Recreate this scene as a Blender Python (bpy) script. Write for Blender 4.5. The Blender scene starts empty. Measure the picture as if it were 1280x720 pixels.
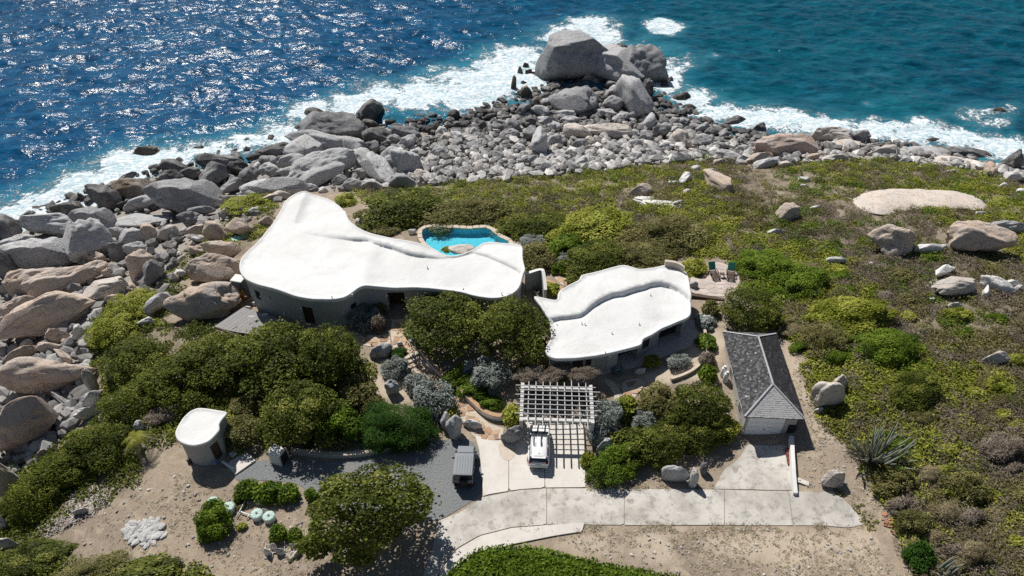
import bpy, bmesh, math, random
import numpy as np
from mathutils import Vector, Matrix, noise
from mathutils.geometry import delaunay_2d_cdt

# ------------------------------------------------------------------ camera, sky, sun, exposure
SC = bpy.context.scene
COL = SC.collection
PITCH = math.radians(40.0)
FPX = 871.0                      # focal length in photo pixels (1280 wide)
CAM_H = 49.0
SEA = -10.0
cam = bpy.data.cameras.new('camera')
cam.sensor_width = 36.0
cam.lens = FPX * 36.0 / 1280.0
cam.clip_start = 1.0
cam.clip_end = 9000.0
camo = bpy.data.objects.new('camera', cam)
COL.objects.link(camo)
camo.location = (0, 0, CAM_H)
camo.rotation_euler = (math.pi / 2 - PITCH, 0, 0)
SC.camera = camo

SUN_DIR = Vector((-0.42, 0.66, 1.0)).normalized()       # towards the sun
SUN_EL = math.asin(SUN_DIR.z)
SUN_AZ = math.atan2(SUN_DIR.x, SUN_DIR.y)
w = bpy.data.worlds.new('World')
SC.world = w
w.use_nodes = True
nt = w.node_tree
for n in list(nt.nodes):
    nt.nodes.remove(n)
sky = nt.nodes.new('ShaderNodeTexSky')
sky.sky_type = 'NISHITA'
sky.sun_disc = False
sky.sun_elevation = SUN_EL
sky.sun_rotation = SUN_AZ
sky.air_density = 1.0
sky.dust_density = 0.6
sky.ozone_density = 1.5
bg = nt.nodes.new('ShaderNodeBackground')
bg.inputs['Strength'].default_value = 0.048
wo = nt.nodes.new('ShaderNodeOutputWorld')
nt.links.new(sky.outputs[0], bg.inputs[0])
nt.links.new(bg.outputs[0], wo.inputs[0])
sl = bpy.data.lights.new('sun', 'SUN')
sl.energy = 5.0
sl.angle = math.radians(0.5)
sl.color = (1.0, 0.965, 0.91)
slo = bpy.data.objects.new('sun', sl)
COL.objects.link(slo)
slo.rotation_euler = (-SUN_DIR).to_track_quat('-Z', 'Y').to_euler()
slo.location = (0, 60, 120)
SC.view_settings.view_transform = 'Standard'
SC.view_settings.look = 'None'
SC.view_settings.exposure = 0.1
SC.view_settings.gamma = 1.0
SC.cycles.use_denoising = False
SC.cycles.max_bounces = 6
SC.cycles.transparent_max_bounces = 8

# ------------------------------------------------------------------ finding places on the ground
CP, SP = math.cos(PITCH), math.sin(PITCH)

def ray(px, py):
    a = (px - 640.0) / FPX
    b = (360.0 - py) / FPX
    return np.array([a, CP + b * SP, -SP + b * CP])

def unproj(px, py, z):
    d = ray(px, py)
    t = (z - CAM_H) / d[2]
    return np.array([d[0] * t, d[1] * t, z])

def project(x, y, z):
    """world -> photo pixels (vectorised)"""
    dz = np.asarray(z) - CAM_H
    zc = y * CP - dz * SP
    yc = y * SP + dz * CP
    zc = np.where(np.abs(zc) < 1e-3, 1e-3, zc)
    px = 640 + FPX * np.asarray(x) / zc
    py = 360 - FPX * yc / zc
    return np.where(zc > 1, px, -9999), np.where(zc > 1, py, -9999)

def scale_at(p):
    """pixels per metre at a world point, and sine / cosine of the view angle below the horizon"""
    zc = p[1] * CP + (CAM_H - p[2]) * SP
    s = FPX / zc
    al = math.atan2(CAM_H - p[2], math.hypot(p[0] * 0.0, p[1]))
    return s, math.sin(al), math.cos(al)

CTRL = """560 665 0|700 640 0|900 640 0|1060 645 0.1|600 560 0|740 560 0|690 510 0.05|450 565 0.05|320 585 -0.1|560 590 0
640 712 -0.25|800 700 -0.3|1000 705 -0.1|150 690 -0.5|20 715 -1.8|250 630 0|400 700 -0.2|300 690 -0.3|250 575 0.25|165 545 0.1|200 480 -0.2|130 410 -1.8
390 408 1.2|490 398 1.3|440 420 1.1|330 385 0.9|510 415 1.2|510 440 1.15|528 470 0.55|560 500 0.3|612 536 0.05|740 465 1.3|850 432 1.3|700 455 1.2|660 420 1.3|600 450 0.9|600 480 0.6
520 530 0.3|450 500 0.5|350 480 0.3|560 300 0.8|640 300 0.8|500 290 0.8|720 340 1.2|800 330 1.1|890 350 1.4|850 372 1.2|870 440 1.2|890 480 0.8|860 580 0.1|800 560 0.1|900 560 0.1
960 562 0|1000 555 0.7|1025 530 1.1|1000 480 1.6|940 405 1.8|1050 450 1.9|1200 500 1.6|1250 700 1.2|1150 620 1.3|1050 620 0.5|1090 640 0.5|1100 540 1.4|1000 605 0.2
700 245 -1.0|900 245 -1.5|1100 260 -0.5|1260 310 0|1000 310 0.5|1150 380 1.2|960 340 1.0
540 228 -4|700 212 -4.8|850 200 -5.6|1000 205 -5.6|1150 202 -6|1250 215 -6.4|480 255 -1
560 180 -8|700 172 -8|640 145 -9.5|780 165 -8.4|850 160 -9|500 190 -8.2
0 280 -10.4|60 258 -10.4|120 232 -10.4|180 208 -10.4|260 186 -10.4|330 182 -10.4|385 160 -10.4|440 145 -10.4|500 147 -10.4|570 145 -10.4|640 122 -10.4|690 105 -10.2|720 92 -10.2|800 96 -10.2|830 118 -10.4|880 150 -10.4|960 168 -10.4|1060 168 -10.4|1160 182 -10.4|1230 195 -10.4|1290 205 -10.4
0 215 -13.5|120 180 -13.5|300 140 -13.5|450 105 -13.5|560 100 -12.5|650 50 -13.5|760 30 -13.5|860 60 -13.5|920 120 -13|1000 135 -13.5|1150 145 -13.5|1280 160 -13.5|100 60 -15|640 -40 -15|1200 40 -15
60 340 -7.5|40 450 -5|30 560 -3.6|150 300 -7.5|230 300 -5.2|265 350 -2.5|330 255 -4.5|400 225 -7|480 215 -6.8|200 250 -9|300 225 -8.8|190 360 -3|60 620 -2|100 640 -1|90 520 -2.6|120 470 -2|300 300 -2|250 400 -0.5"""
_C = []
for ln in CTRL.split('\n'):
    for it in ln.split('|'):
        a, b, c = map(float, it.split())
        _C.append(unproj(a, b, c))
for x, y, z in ((-160, 20, -9), (-160, 60, -14), (-220, 120, -16), (-200, 200, -16), (0, 230, -16), (200, 220, -16), (220, 130, -16), (150, 70, 0), (140, 20, 2), (0, 0, 0.5),
                (-60, 0, -3), (60, 0, 1), (0, -60, 3), (-120, -60, -6), (140, -60, 5), (0, 400, -18), (300, 400, -18), (-300, 400, -18)):
    _C.append(np.array([x, y, z], float))
_C = np.array(_C)
_n = len(_C)
_K = np.sqrt(((_C[:, None, :2] - _C[None, :, :2]) ** 2).sum(2) + 1.0)
_A = np.zeros((_n + 1, _n + 1))
_A[:_n, :_n] = -_K + 0.35 * np.eye(_n)
_A[:_n, _n] = 1
_A[_n, :_n] = 1
_W = np.linalg.solve(_A, np.concatenate([_C[:, 2], [0]]))

def T(x, y):
    """height of the land (vectorised)"""
    x = np.asarray(x, float)
    y = np.asarray(y, float)
    sh = x.shape
    P = np.stack([x.ravel(), y.ravel()], 1)
    out = np.empty(len(P))
    for i in range(0, len(P), 20000):
        q = P[i:i + 20000]
        d = np.sqrt(((q[:, None, :] - _C[None, :, :2]) ** 2).sum(2) + 1.0)
        out[i:i + 20000] = -(d @ _W[:_n]) + _W[_n]
    return np.clip(out, -18, 6).reshape(sh)

def Tz(x, y):
    return float(T(np.array([x]), np.array([y]))[0])

_TS = np.linspace(30, 300, 541)
def ground(px, py, dz=0.0):
    """the point above the land by dz that shows at this pixel of the photo"""
    d = ray(px, py)
    d = d / np.linalg.norm(d)
    q = np.array([0, 0, CAM_H]) + _TS[:, None] * d
    g = q[:, 2] - np.maximum(T(q[:, 0], q[:, 1]), SEA - 1.0) - dz
    k = np.argmax(g < 0)
    if k == 0:
        k = len(_TS) - 1
    a, b = g[k - 1], g[k]
    t = _TS[k - 1] + (a / (a - b + 1e-9)) * (_TS[k] - _TS[k - 1])
    p = np.array([0, 0, CAM_H]) + t * d
    return p

def gxy(pts):
    return [tuple(ground(a, b)[:2]) for a, b in pts]

# ------------------------------------------------------------------ small helpers
def link(o):
    COL.objects.link(o)
    return o

def tag(o, label=None, cat=None, group=None, kind=None):
    if label: o['label'] = label
    if cat: o['category'] = cat
    if group: o['group'] = group
    if kind: o['kind'] = kind
    return o

def empty(name, loc, rz=0.0):
    o = bpy.data.objects.new(name, None)
    o.empty_display_size = 0.3
    o.location = loc
    o.rotation_euler = (0, 0, rz)
    return link(o)

def obj(name, me, mat=None, parent=None, loc=None):
    o = bpy.data.objects.new(name, me)
    if mat is not None and len(me.materials) == 0:
        me.materials.append(mat)
    if parent is not None:
        o.parent = parent
    if loc is not None:
        o.location = loc
    return link(o)

def np_mesh(name, V, F, tint=None, smooth=False, extra=None):
    V = np.asarray(V, np.float32)
    F = np.asarray(F, np.int32)
    me = bpy.data.meshes.new(name)
    me.vertices.add(len(V))
    me.vertices.foreach_set('co', V.ravel())
    k = F.shape[1]
    me.loops.add(F.size)
    me.loops.foreach_set('vertex_index', F.ravel())
    me.polygons.add(len(F))
    me.polygons.foreach_set('loop_start', np.arange(0, F.size, k, dtype=np.int32))
    me.polygons.foreach_set('use_smooth', np.full(len(F), smooth))
    if tint is not None:
        a = me.attributes.new('tint', 'FLOAT', 'FACE')
        a.data.foreach_set('value', np.asarray(tint, np.float32))
    if extra:
        for nm, arr in extra.items():
            a = me.attributes.new(nm, 'FLOAT', 'POINT')
            a.data.foreach_set('value', np.asarray(arr, np.float32))
    me.update(calc_edges=True)
    return me

class MB:
    """collects shapes into one bmesh"""
    def __init__(self):
        self.bm = bmesh.new()
    def box(self, c, s, rz=0.0, bevel=0.0, rot=None, seg=1):
        m = Matrix.Translation(c) @ (rot.to_4x4() if rot is not None else Matrix.Rotation(rz, 4, 'Z')) @ Matrix.Diagonal((s[0], s[1], s[2], 1))
        r = bmesh.ops.create_cube(self.bm, size=1.0, matrix=m)
        if bevel > 0:
            es = list({e for v in r['verts'] for e in v.link_edges})
            bmesh.ops.bevel(self.bm, geom=es, offset=bevel, segments=seg, profile=0.6, affect='EDGES')
        return self
    def bar(self, a, b, wd, ht, bevel=0.0):
        a, b = Vector(a), Vector(b)
        d = b - a
        x = d.normalized()
        z = Vector((0, 0, 1))
        if abs(x.z) > 0.95: z = Vector((0, 1, 0))
        y = z.cross(x).normalized()
        z = x.cross(y)
        return self.box((a + b) / 2, (d.length, wd, ht), rot=Matrix((x, y, z)).transposed(), bevel=bevel)
    def cyl(self, c, r, h, n=16, r2=None, rot=None, caps=True):
        m = Matrix.Translation(c) @ (rot.to_4x4() if rot is not None else Matrix.Identity(4))
        bmesh.ops.create_cone(self.bm, cap_ends=caps, segments=n, radius1=r, radius2=r if r2 is None else r2, depth=h, matrix=m)
        return self
    def ball(self, c, s, sub=2, rz=0.0):
        m = Matrix.Translation(c) @ Matrix.Rotation(rz, 4, 'Z') @ Matrix.Diagonal((s[0], s[1], s[2], 1))
        bmesh.ops.create_icosphere(self.bm, subdivisions=sub, radius=1.0, matrix=m)
        return self
    def tube(self, pts, rads, n=8):
        pts = [Vector(p) for p in pts]
        rings = []
        for i, p in enumerate(pts):
            d = (pts[min(i + 1, len(pts) - 1)] - pts[max(i - 1, 0)]).normalized()
            u = d.cross(Vector((0, 0, 1)))
            if u.length < 0.05: u = d.cross(Vector((1, 0, 0)))
            u.normalize()
            v = d.cross(u)
            r = rads[i] if hasattr(rads, '__len__') else rads
            rings.append([self.bm.verts.new(p + r * (math.cos(2 * math.pi * k / n) * u + math.sin(2 * math.pi * k / n) * v)) for k in range(n)])
        for a, b in zip(rings, rings[1:]):
            for k in range(n):
                self.bm.faces.new((a[k], a[(k + 1) % n], b[(k + 1) % n], b[k]))
        self.bm.faces.new(list(reversed(rings[0])))
        self.bm.faces.new(rings[-1])
        return self
    def prism(self, poly, z0, z1):
        """flat polygon [(x,y)] between two heights"""
        a = [self.bm.verts.new((x, y, z0)) for x, y in poly]
        b = [self.bm.verts.new((x, y, z1)) for x, y in poly]
        n = len(poly)
        self.bm.faces.new(list(reversed(a)))
        self.bm.faces.new(b)
        for k in range(n):
            self.bm.faces.new((a[k], a[(k + 1) % n], b[(k + 1) % n], b[k]))
        return self
    def loft(self, rings, cap=True):
        rr = [[self.bm.verts.new(p) for p in r] for r in rings]
        n = len(rr[0])
        for a, b in zip(rr, rr[1:]):
            for k in range(n):
                self.bm.faces.new((a[k], a[(k + 1) % n], b[(k + 1) % n], b[k]))
        if cap:
            self.bm.faces.new(list(reversed(rr[0])))
            self.bm.faces.new(rr[-1])
        return self
    def mesh(self, name, smooth=False):
        bmesh.ops.recalc_face_normals(self.bm, faces=self.bm.faces)
        me = bpy.data.meshes.new(name)
        self.bm.to_mesh(me)
        self.bm.free()
        if smooth:
            me.polygons.foreach_set('use_smooth', np.ones(len(me.polygons), bool))
        return me
    def build(self, name, mat, parent=None, smooth=False, loc=None):
        return obj(name, self.mesh(name, smooth), mat, parent, loc)

def resample(pts, step, closed=True, smooth=2):
    P = np.array(pts, float)
    Q = np.vstack([P, P[:1]]) if closed else P
    seg = np.linalg.norm(np.diff(Q, axis=0), axis=1)
    s = np.concatenate([[0], np.cumsum(seg)])
    n = max(int(s[-1] / step), 3)
    u = np.linspace(0, s[-1], n + (0 if closed else 1), endpoint=not closed)
    R = np.stack([np.interp(u, s, Q[:, k]) for k in range(Q.shape[1])], 1)
    for _ in range(smooth):
        if closed:
            R = 0.5 * R + 0.25 * (np.roll(R, 1, 0) + np.roll(R, -1, 0))
        else:
            R[1:-1] = 0.5 * R[1:-1] + 0.25 * (R[:-2] + R[2:])
    return R

def inside(poly, X, Y):
    """point in polygon, vectorised"""
    X = np.asarray(X); Y = np.asarray(Y)
    r = np.zeros(X.shape, bool)
    n = len(poly)
    j = n - 1
    for i in range(n):
        xi, yi = poly[i]; xj, yj = poly[j]
        c = ((yi > Y) != (yj > Y)) & (X < (xj - xi) * (Y - yi) / (yj - yi + 1e-12) + xi)
        r ^= c
        j = i
    return r

def seg_dist(P, L):
    """distance, signed side and arc fraction of points P (n,2) to polyline L (m,2)"""
    P = np.asarray(P, float); L = np.asarray(L, float)
    best = np.full(len(P), 1e9); side = np.zeros(len(P)); fr = np.zeros(len(P))
    seg = np.linalg.norm(np.diff(L, axis=0), axis=1)
    acc = np.concatenate([[0], np.cumsum(seg)])
    for i in range(len(L) - 1):
        a, b = L[i], L[i + 1]
        ab = b - a
        tt = ((P - a) @ ab) / (ab @ ab + 1e-12)
        lo = (-50.0 if i == 0 else 0.0)
        hi = 50.0 if i == len(L) - 2 else 1.0
        tc = np.clip(tt, lo, hi)
        q = a + tc[:, None] * ab
        d = np.linalg.norm(P - q, axis=1)
        cr = ab[0] * (P[:, 1] - a[1]) - ab[1] * (P[:, 0] - a[0])
        m = d < best
        best[m] = d[m]; side[m] = np.sign(cr[m]); fr[m] = (acc[i] + np.clip(tt[m], 0, 1) * seg[i]) / acc[-1]
    return best, side, fr

def cdt_fill(outline, step, rng, margin=0.5, lines=()):
    """triangulated sheet inside an outline: list of verts (x,y), tris; first len(outline) verts are the outline"""
    O = np.asarray(outline, float)
    x0, y0 = O.min(0); x1, y1 = O.max(0)
    gx, gy = np.meshgrid(np.arange(x0 + step / 2, x1, step), np.arange(y0 + step / 2, y1, step))
    gx = gx.ravel() + rng.uniform(-.15, .15, gx.size) * step
    gy = gy.ravel() + rng.uniform(-.15, .15, gy.size) * step
    m = inside(O, gx, gy)
    G = np.stack([gx[m], gy[m]], 1)
    d, _, _ = seg_dist(G, np.vstack([O, O[:1]]))
    G = G[d > step * margin]
    if lines:
        for L in lines:
            dd, _, _ = seg_dist(G, L)
            G = G[dd > .12]
        K = np.vstack(list(lines))
        K = K[inside(O, K[:, 0], K[:, 1])]
        dk, _, _ = seg_dist(K, np.vstack([O, O[:1]]))
        G = np.vstack([G, K[dk > .08]])
    vs = [Vector(p) for p in O] + [Vector(p) for p in G]
    n = len(O)
    r = delaunay_2d_cdt(vs, [(i, (i + 1) % n) for i in range(n)], [], 1, 1e-5)
    return np.array([(v.x, v.y) for v in r[0]]), np.array([f for f in r[2] if len(f) == 3]), r

def smoothstep(a, b, x):
    t = np.clip((x - a) / (b - a), 0, 1)
    return t * t * (3 - 2 * t)

def vnoise(x, y, s, seed=0):
    """cheap smooth value noise, vectorised, 0..1"""
    x = np.asarray(x) / s + 137.3 * seed; y = np.asarray(y) / s - 71.7 * seed
    xi = np.floor(x).astype(np.int64); yi = np.floor(y).astype(np.int64)
    fx = x - xi; fy = y - yi
    fx = fx * fx * (3 - 2 * fx); fy = fy * fy * (3 - 2 * fy)
    def h(a, b):
        v = np.sin(a * 127.1 + b * 311.7 + seed * 17.3) * 43758.5453
        return v - np.floor(v)
    return (h(xi, yi) * (1 - fx) + h(xi + 1, yi) * fx) * (1 - fy) + (h(xi, yi + 1) * (1 - fx) + h(xi + 1, yi + 1) * fx) * fy

def fnoise(x, y, s, seed=0, oct=4):
    v = 0; a = 1; t = 0
    for o in range(oct):
        v = v + a * vnoise(x, y, s / 2 ** o, seed + o * 7); t += a; a *= .55
    return v / t

# ------------------------------------------------------------------ materials
def newmat(name):
    m = bpy.data.materials.new(name)
    m.use_nodes = True
    t = m.node_tree
    for n in list(t.nodes): t.nodes.remove(n)
    out = t.nodes.new('ShaderNodeOutputMaterial')
    p = t.nodes.new('ShaderNodeBsdfPrincipled')
    t.links.new(p.outputs[0], out.inputs[0])
    return m, t, p, out

class NT:
    """short hand for node building"""
    def __init__(s, t): s.t = t
    def n(s, typ, **kw):
        nd = s.t.nodes.new(typ)
        for k, v in kw.items(): setattr(nd, k, v)
        return nd
    def l(s, a, b): s.t.links.new(a, b)
    def val(s, sock, v):
        if hasattr(v, 'is_linked') or isinstance(v, bpy.types.NodeSocket): s.l(v, sock)
        else: sock.default_value = v
    def math(s, op, a, b=0.0, c=0.0, clamp=False):
        nd = s.n('ShaderNodeMath', operation=op, use_clamp=clamp)
        s.val(nd.inputs[0], a); s.val(nd.inputs[1], b); s.val(nd.inputs[2], c)
        return nd.outputs[0]
    def mix(s, f, a, b, blend='MIX'):
        nd = s.n('ShaderNodeMix', data_type='RGBA', blend_type=blend)
        s.val(nd.inputs[0], f)
        for k, v in ((6, a), (7, b)):
            if isinstance(v, tuple): nd.inputs[k].default_value = (*v, 1) if len(v) == 3 else v
            else: s.l(v, nd.inputs[k])
        return nd.outputs[2]
    def noise(s, vec, scale, detail=4, rough=0.55, dist=0.0, dims='3D'):
        nd = s.n('ShaderNodeTexNoise', noise_dimensions=dims)
        if vec is not None: s.l(vec, nd.inputs['Vector'])
        nd.inputs['Scale'].default_value = scale; nd.inputs['Detail'].default_value = detail
        nd.inputs['Roughness'].default_value = rough; nd.inputs['Distortion'].default_value = dist
        return nd.outputs[0]
    def voro(s, vec, scale, feature='F1', rnd=1.0):
        nd = s.n('ShaderNodeTexVoronoi', feature=feature)
        if vec is not None: s.l(vec, nd.inputs['Vector'])
        nd.inputs['Scale'].default_value = scale; nd.inputs['Randomness'].default_value = rnd
        return nd
    def pos(s): return s.n('ShaderNodeNewGeometry').outputs['Position']
    def attr(s, name, typ='GEOMETRY'): return s.n('ShaderNodeAttribute', attribute_name=name, attribute_type=typ).outputs['Fac']
    def ramp(s, f, stops):
        nd = s.n('ShaderNodeValToRGB')
        e = nd.color_ramp.elements
        while len(e) < len(stops): e.new(0.5)
        for i, (p, c) in enumerate(stops):
            e[i].position = p; e[i].color = (*c, 1) if len(c) == 3 else c
        s.l(f, nd.inputs[0])
        return nd.outputs[0]
    def sstep(s, x, a, b):
        nd = s.n('ShaderNodeMapRange', interpolation_type='SMOOTHSTEP')
        s.val(nd.inputs[0], x); s.val(nd.inputs[1], a); s.val(nd.inputs[2], b)
        return nd.outputs[0]
    def scalev(s, vec, sc):
        nd = s.n('ShaderNodeVectorMath', operation='MULTIPLY')
        s.l(vec, nd.inputs[0]); nd.inputs[1].default_value = sc
        return nd.outputs[0]
    def bump(s, h, strength, dist, p):
        nd = s.n('ShaderNodeBump')
        nd.inputs['Strength'].default_value = strength; nd.inputs['Distance'].default_value = dist
        s.l(h, nd.inputs['Height']); s.l(nd.outputs[0], p.inputs['Normal'])
        return nd

def simple(name, col, rough=0.6, metal=0.0, var=0.12, scale=3.0, bump=0.0, spec=0.25, coat=0.0):
    m, t, p, _ = newmat(name)
    N = NT(t)
    f = N.noise(N.pos(), scale, 5, 0.6)
    c = N.mix(f, tuple(max(0, x * (1 - var * 1.6)) for x in col), tuple(min(1, x * (1 + var * 1.2)) for x in col))
    N.l(c, p.inputs['Base Color'])
    p.inputs['Roughness'].default_value = rough; p.inputs['Metallic'].default_value = metal
    p.inputs['Specular IOR Level'].default_value = spec
    p.inputs['Coat Weight'].default_value = coat
    if bump > 0: N.bump(N.noise(N.pos(), scale * 4, 4), bump, 0.05, p)
    return m

M = {}
def build_materials():
    # leaves: tint attribute per leaf, a little per plant
    def leafmat(name, stops, trans=0.35, rough=0.5, tcol=(0.30, 0.42, 0.05)):
        m, t, p, out = newmat(name)
        N = NT(t)
        oi = N.n('ShaderNodeObjectInfo')
        f = N.math('ADD', N.attr('tint'), N.math('MULTIPLY', N.math('SUBTRACT', oi.outputs['Random'], 0.5), 0.18), clamp=True)
        c = N.ramp(f, stops)
        N.l(c, p.inputs['Base Color'])
        p.inputs['Roughness'].default_value = rough
        p.inputs['Specular IOR Level'].default_value = 0.08
        tr = N.n('ShaderNodeBsdfTranslucent')
        tc = N.mix(0.5, c, tcol)
        N.l(tc, tr.inputs[0])
        mx = N.n('ShaderNodeMixShader')
        mx.inputs[0].default_value = trans
        N.l(p.outputs[0], mx.inputs[1]); N.l(tr.outputs[0], mx.inputs[2]); N.l(mx.outputs[0], out.inputs[0])
        return m
    M['grape'] = leafmat('sea_grape_leaf', [(0, (.032, .043, .008)), (.4, (.088, .108, .018)), (.75, (.175, .19, .034)), (1, (.31, .295, .075))], .22, .5)
    M['bright'] = leafmat('bright_leaf', [(0, (.04, .075, .008)), (.5, (.11, .175, .016)), (1, (.25, .33, .045))], .25)
    M['lime'] = leafmat('lime_leaf', [(0, (.11, .13, .016)), (.45, (.275, .29, .038)), (1, (.50, .50, .12))], .28)
    M['leafy'] = leafmat('leafy_green', [(0, (.04, .052, .009)), (.45, (.115, .135, .02)), (.8, (.20, .22, .035)), (1, (.33, .32, .08))], .24)
    M['juniper'] = leafmat('juniper_leaf', [(0, (.02, .05, .008)), (.5, (.04, .10, .014)), (1, (.075, .16, .028))], .15)
    M['silver'] = leafmat('silver_leaf', [(0, (.14, .16, .14)), (.5, (.26, .29, .26)), (1, (.42, .44, .41))], .15, .6, (.4, .42, .35))
    M['dry'] = leafmat('dry_twig', [(0, (.10, .08, .06)), (.5, (.22, .18, .14)), (1, (.36, .31, .25))], .1, .7, (.3, .25, .15))
    M['olive'] = leafmat('olive_leaf', [(0, (.075, .07, .027)), (.5, (.18, .165, .06)), (1, (.33, .295, .125))], .2, .55)
    M['straw'] = leafmat('straw_leaf', [(0, (.16, .13, .07)), (.5, (.27, .225, .13)), (1, (.42, .36, .22))], .15, .7, (.4, .35, .2))
    M['hay'] = leafmat('hay_blade', [(0, (.26, .22, .14)), (.5, (.44, .38, .27)), (1, (.60, .54, .41))], .1, .8, (.5, .45, .3))
    M['bark'] = simple('bark', (.16, .13, .10), .9, var=.3, scale=8, bump=.4)
    M['cactus'] = simple('cactus_skin', (.20, .22, .17), .6, var=.3, scale=4, bump=.2)

    # granite: colour and wetness come from the object
    m, t, p, _ = newmat('granite')
    N = NT(t)
    oi = N.n('ShaderNodeObjectInfo')
    P = N.pos()
    big = N.noise(P, 0.35, 5, .6, .6)
    med = N.noise(P, 1.9, 8, .72, .3)
    fine = N.noise(P, 11, 5, .75)
    c = N.mix(N.sstep(big, .35, .68), oi.outputs['Color'], N.mix(0.45, oi.outputs['Color'], (.50, .49, .48)))
    c = N.mix(N.math('MULTIPLY', N.sstep(med, .54, .70), .7), c, N.mix(.6, oi.outputs['Color'], (.03, .028, .026), 'MULTIPLY'))
    c = N.mix(N.math('MULTIPLY', N.sstep(med, .46, .28), .45), c, N.mix(.55, oi.outputs['Color'], (.74, .72, .70)))
    c = N.mix(N.math('MULTIPLY', N.sstep(fine, .35, .7), .30), c, N.mix(.7, c, (.1, .09, .085)))
    streak = N.noise(N.scalev(P, (2.2, 2.2, 0.22)), 1.0, 5, .6, .4)
    c = N.mix(N.math('MULTIPLY', N.sstep(streak, .57, .70), .38), c, N.mix(.7, c, (.03, .03, .032)))
    # dark wet tide band near the water
    zz = N.n('ShaderNodeSeparateXYZ'); N.l(P, zz.inputs[0])
    tide = N.sstep(N.math('ADD', zz.outputs[2], N.math('MULTIPLY', N.math('SUBTRACT', big, .5), 3.0)), SEA + 2.1, SEA + 0.6)
    c = N.mix(N.math('MULTIPLY', tide, .8), c, N.mix(.85, c, (.045, .038, .028)))
    ckv = N.n('ShaderNodeVectorMath', operation='ADD'); N.l(N.scalev(P, (.17, .17, .40)), ckv.inputs[0]); ckn = N.n('ShaderNodeTexNoise'); ckn.inputs['Scale'].default_value = .5; ckn.inputs['Detail'].default_value = 4; N.l(P, ckn.inputs['Vector']); N.l(N.scalev(ckn.outputs['Color'], (1.1, 1.1, 1.1)), ckv.inputs[1])
    ck = N.voro(ckv.outputs[0], 1.0, 'DISTANCE_TO_EDGE').outputs['Distance']
    c = N.mix(N.math('MULTIPLY', N.math('MULTIPLY', N.sstep(ck, .016, 0.0), N.sstep(big, .50, .58)), .45), c, (.06, .055, .05))
    N.l(c, p.inputs['Base Color']); p.inputs['Specular IOR Level'].default_value = .3
    N.l(N.math('SUBTRACT', .85, N.math('MULTIPLY', tide, .35)), p.inputs['Roughness'])
    crack = N.math('MULTIPLY', N.sstep(ck, 0.0, .02), .35)
    h = N.math('ADD', N.math('ADD', N.math('MULTIPLY', med, .8), N.math('MULTIPLY', fine, .22)), crack)
    N.bump(h, 0.85, 0.22, p)
    M['rock'] = m

    # ground sheet
    m, t, p, _ = newmat('dry_ground')
    N = NT(t)
    P = N.pos()
    a = N.noise(P, .12, 6, .6, .5); b = N.noise(P, .9, 6, .65, .4); f = N.noise(P, 7, 5, .75)
    dirt = N.mix(N.sstep(a, .35, .65), (.33, .265, .195), (.25, .20, .155))
    dirt = N.mix(N.sstep(b, .48, .72), dirt, (.40, .335, .25))
    dirt = N.mix(N.math('MULTIPLY', N.sstep(f, .5, .68), .55), dirt, (.12, .095, .07))
    dirt = N.mix(N.math('MULTIPLY', N.sstep(f, .44, .3), .55), dirt, (.48, .42, .34))
    humus = N.mix(N.sstep(b, .4, .65), (.17, .14, .10), (.29, .245, .185))
    c = N.mix(N.attr('scrub'), dirt, humus)
    sandc = N.mix(N.sstep(f, .4, .6), (.36, .33, .29), (.20, .185, .165))  # sand, darkened to put the shade of the stone gaps into its colour
    c = N.mix(N.attr('sand'), c, sandc)
    c = N.mix(N.attr('pale'), c, N.mix(f, (.50, .41, .31), (.60, .51, .40)))
    N.l(c, p.inputs['Base Color'])
    p.inputs['Roughness'].default_value = .95; p.inputs['Specular IOR Level'].default_value = .2
    N.bump(N.math('ADD', b, N.math('MULTIPLY', f, .4)), .8, .12, p)
    M['ground'] = m

    # sea
    m, t, p, _ = newmat('sea_water')
    N = NT(t)
    P = N.pos()
    Pw = N.scalev(P, (0.55, 1.25, 1.0))
    a = N.noise(P, .035, 4, .55, .3)
    c = N.mix(N.attr('teal'), (.004, .070, .170), (.003, .082, .124))
    c = N.mix(N.math('MULTIPLY', N.sstep(a, .45, .7), .6), c, N.mix(.6, c, (.002, .026, .070)))
    st = N.noise(N.scalev(P, (.20, .52, 1.0)), 1.0, 7, .72, .9)  # light and dark sides of the waves put into the water colour
    c = N.mix(N.math('MULTIPLY', N.sstep(st, .44, .62), .75), c, N.mix(.8, c, (.001, .020, .045)))
    c = N.mix(N.math('MULTIPLY', N.sstep(st, .46, .30), .6), c, (.012, .15, .225))
    sh = N.attr('shallow')
    c = N.mix(sh, c, (.03, .27, .33))
    fo = N.attr('foam')
    w1 = N.noise(P, .20, 9, .72, 1.2)
    w2 = N.noise(P, .75, 8, .74, 1.6)
    ww = N.math('ADD', N.math('MULTIPLY', w1, .6), N.math('MULTIPLY', w2, .4))
    lo = N.math('SUBTRACT', .80, N.math('MULTIPLY', fo, .42))
    fm = N.sstep(N.math('SUBTRACT', ww, lo), -.03, .075)
    fm = N.math('MULTIPLY', fm, N.sstep(fo, .02, .18))
    c2 = N.mix(N.math('MULTIPLY', N.sstep(fo, .15, .9), .42), c, (.07, .28, .35))
    c3 = N.mix(fm, c2, N.mix(N.sstep(w2, .40, .6), (.36, .50, .55), (.76, .78, .79)))
    N.l(c3, p.inputs['Base Color'])
    N.l(N.math('ADD', .19, N.math('MULTIPLY', fm, .6)), p.inputs['Roughness'])
    p.inputs['IOR'].default_value = 1.33; p.inputs['Specular IOR Level'].default_value = .17
    h = N.math('ADD', N.math('MULTIPLY', N.noise(Pw, .55, 3, .55, .6), 0.58), N.math('MULTIPLY', N.noise(Pw, 1.5, 3, .55, .3), .19))
    h = N.math('ADD', h, N.math('MULTIPLY', fm, .25))
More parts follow.
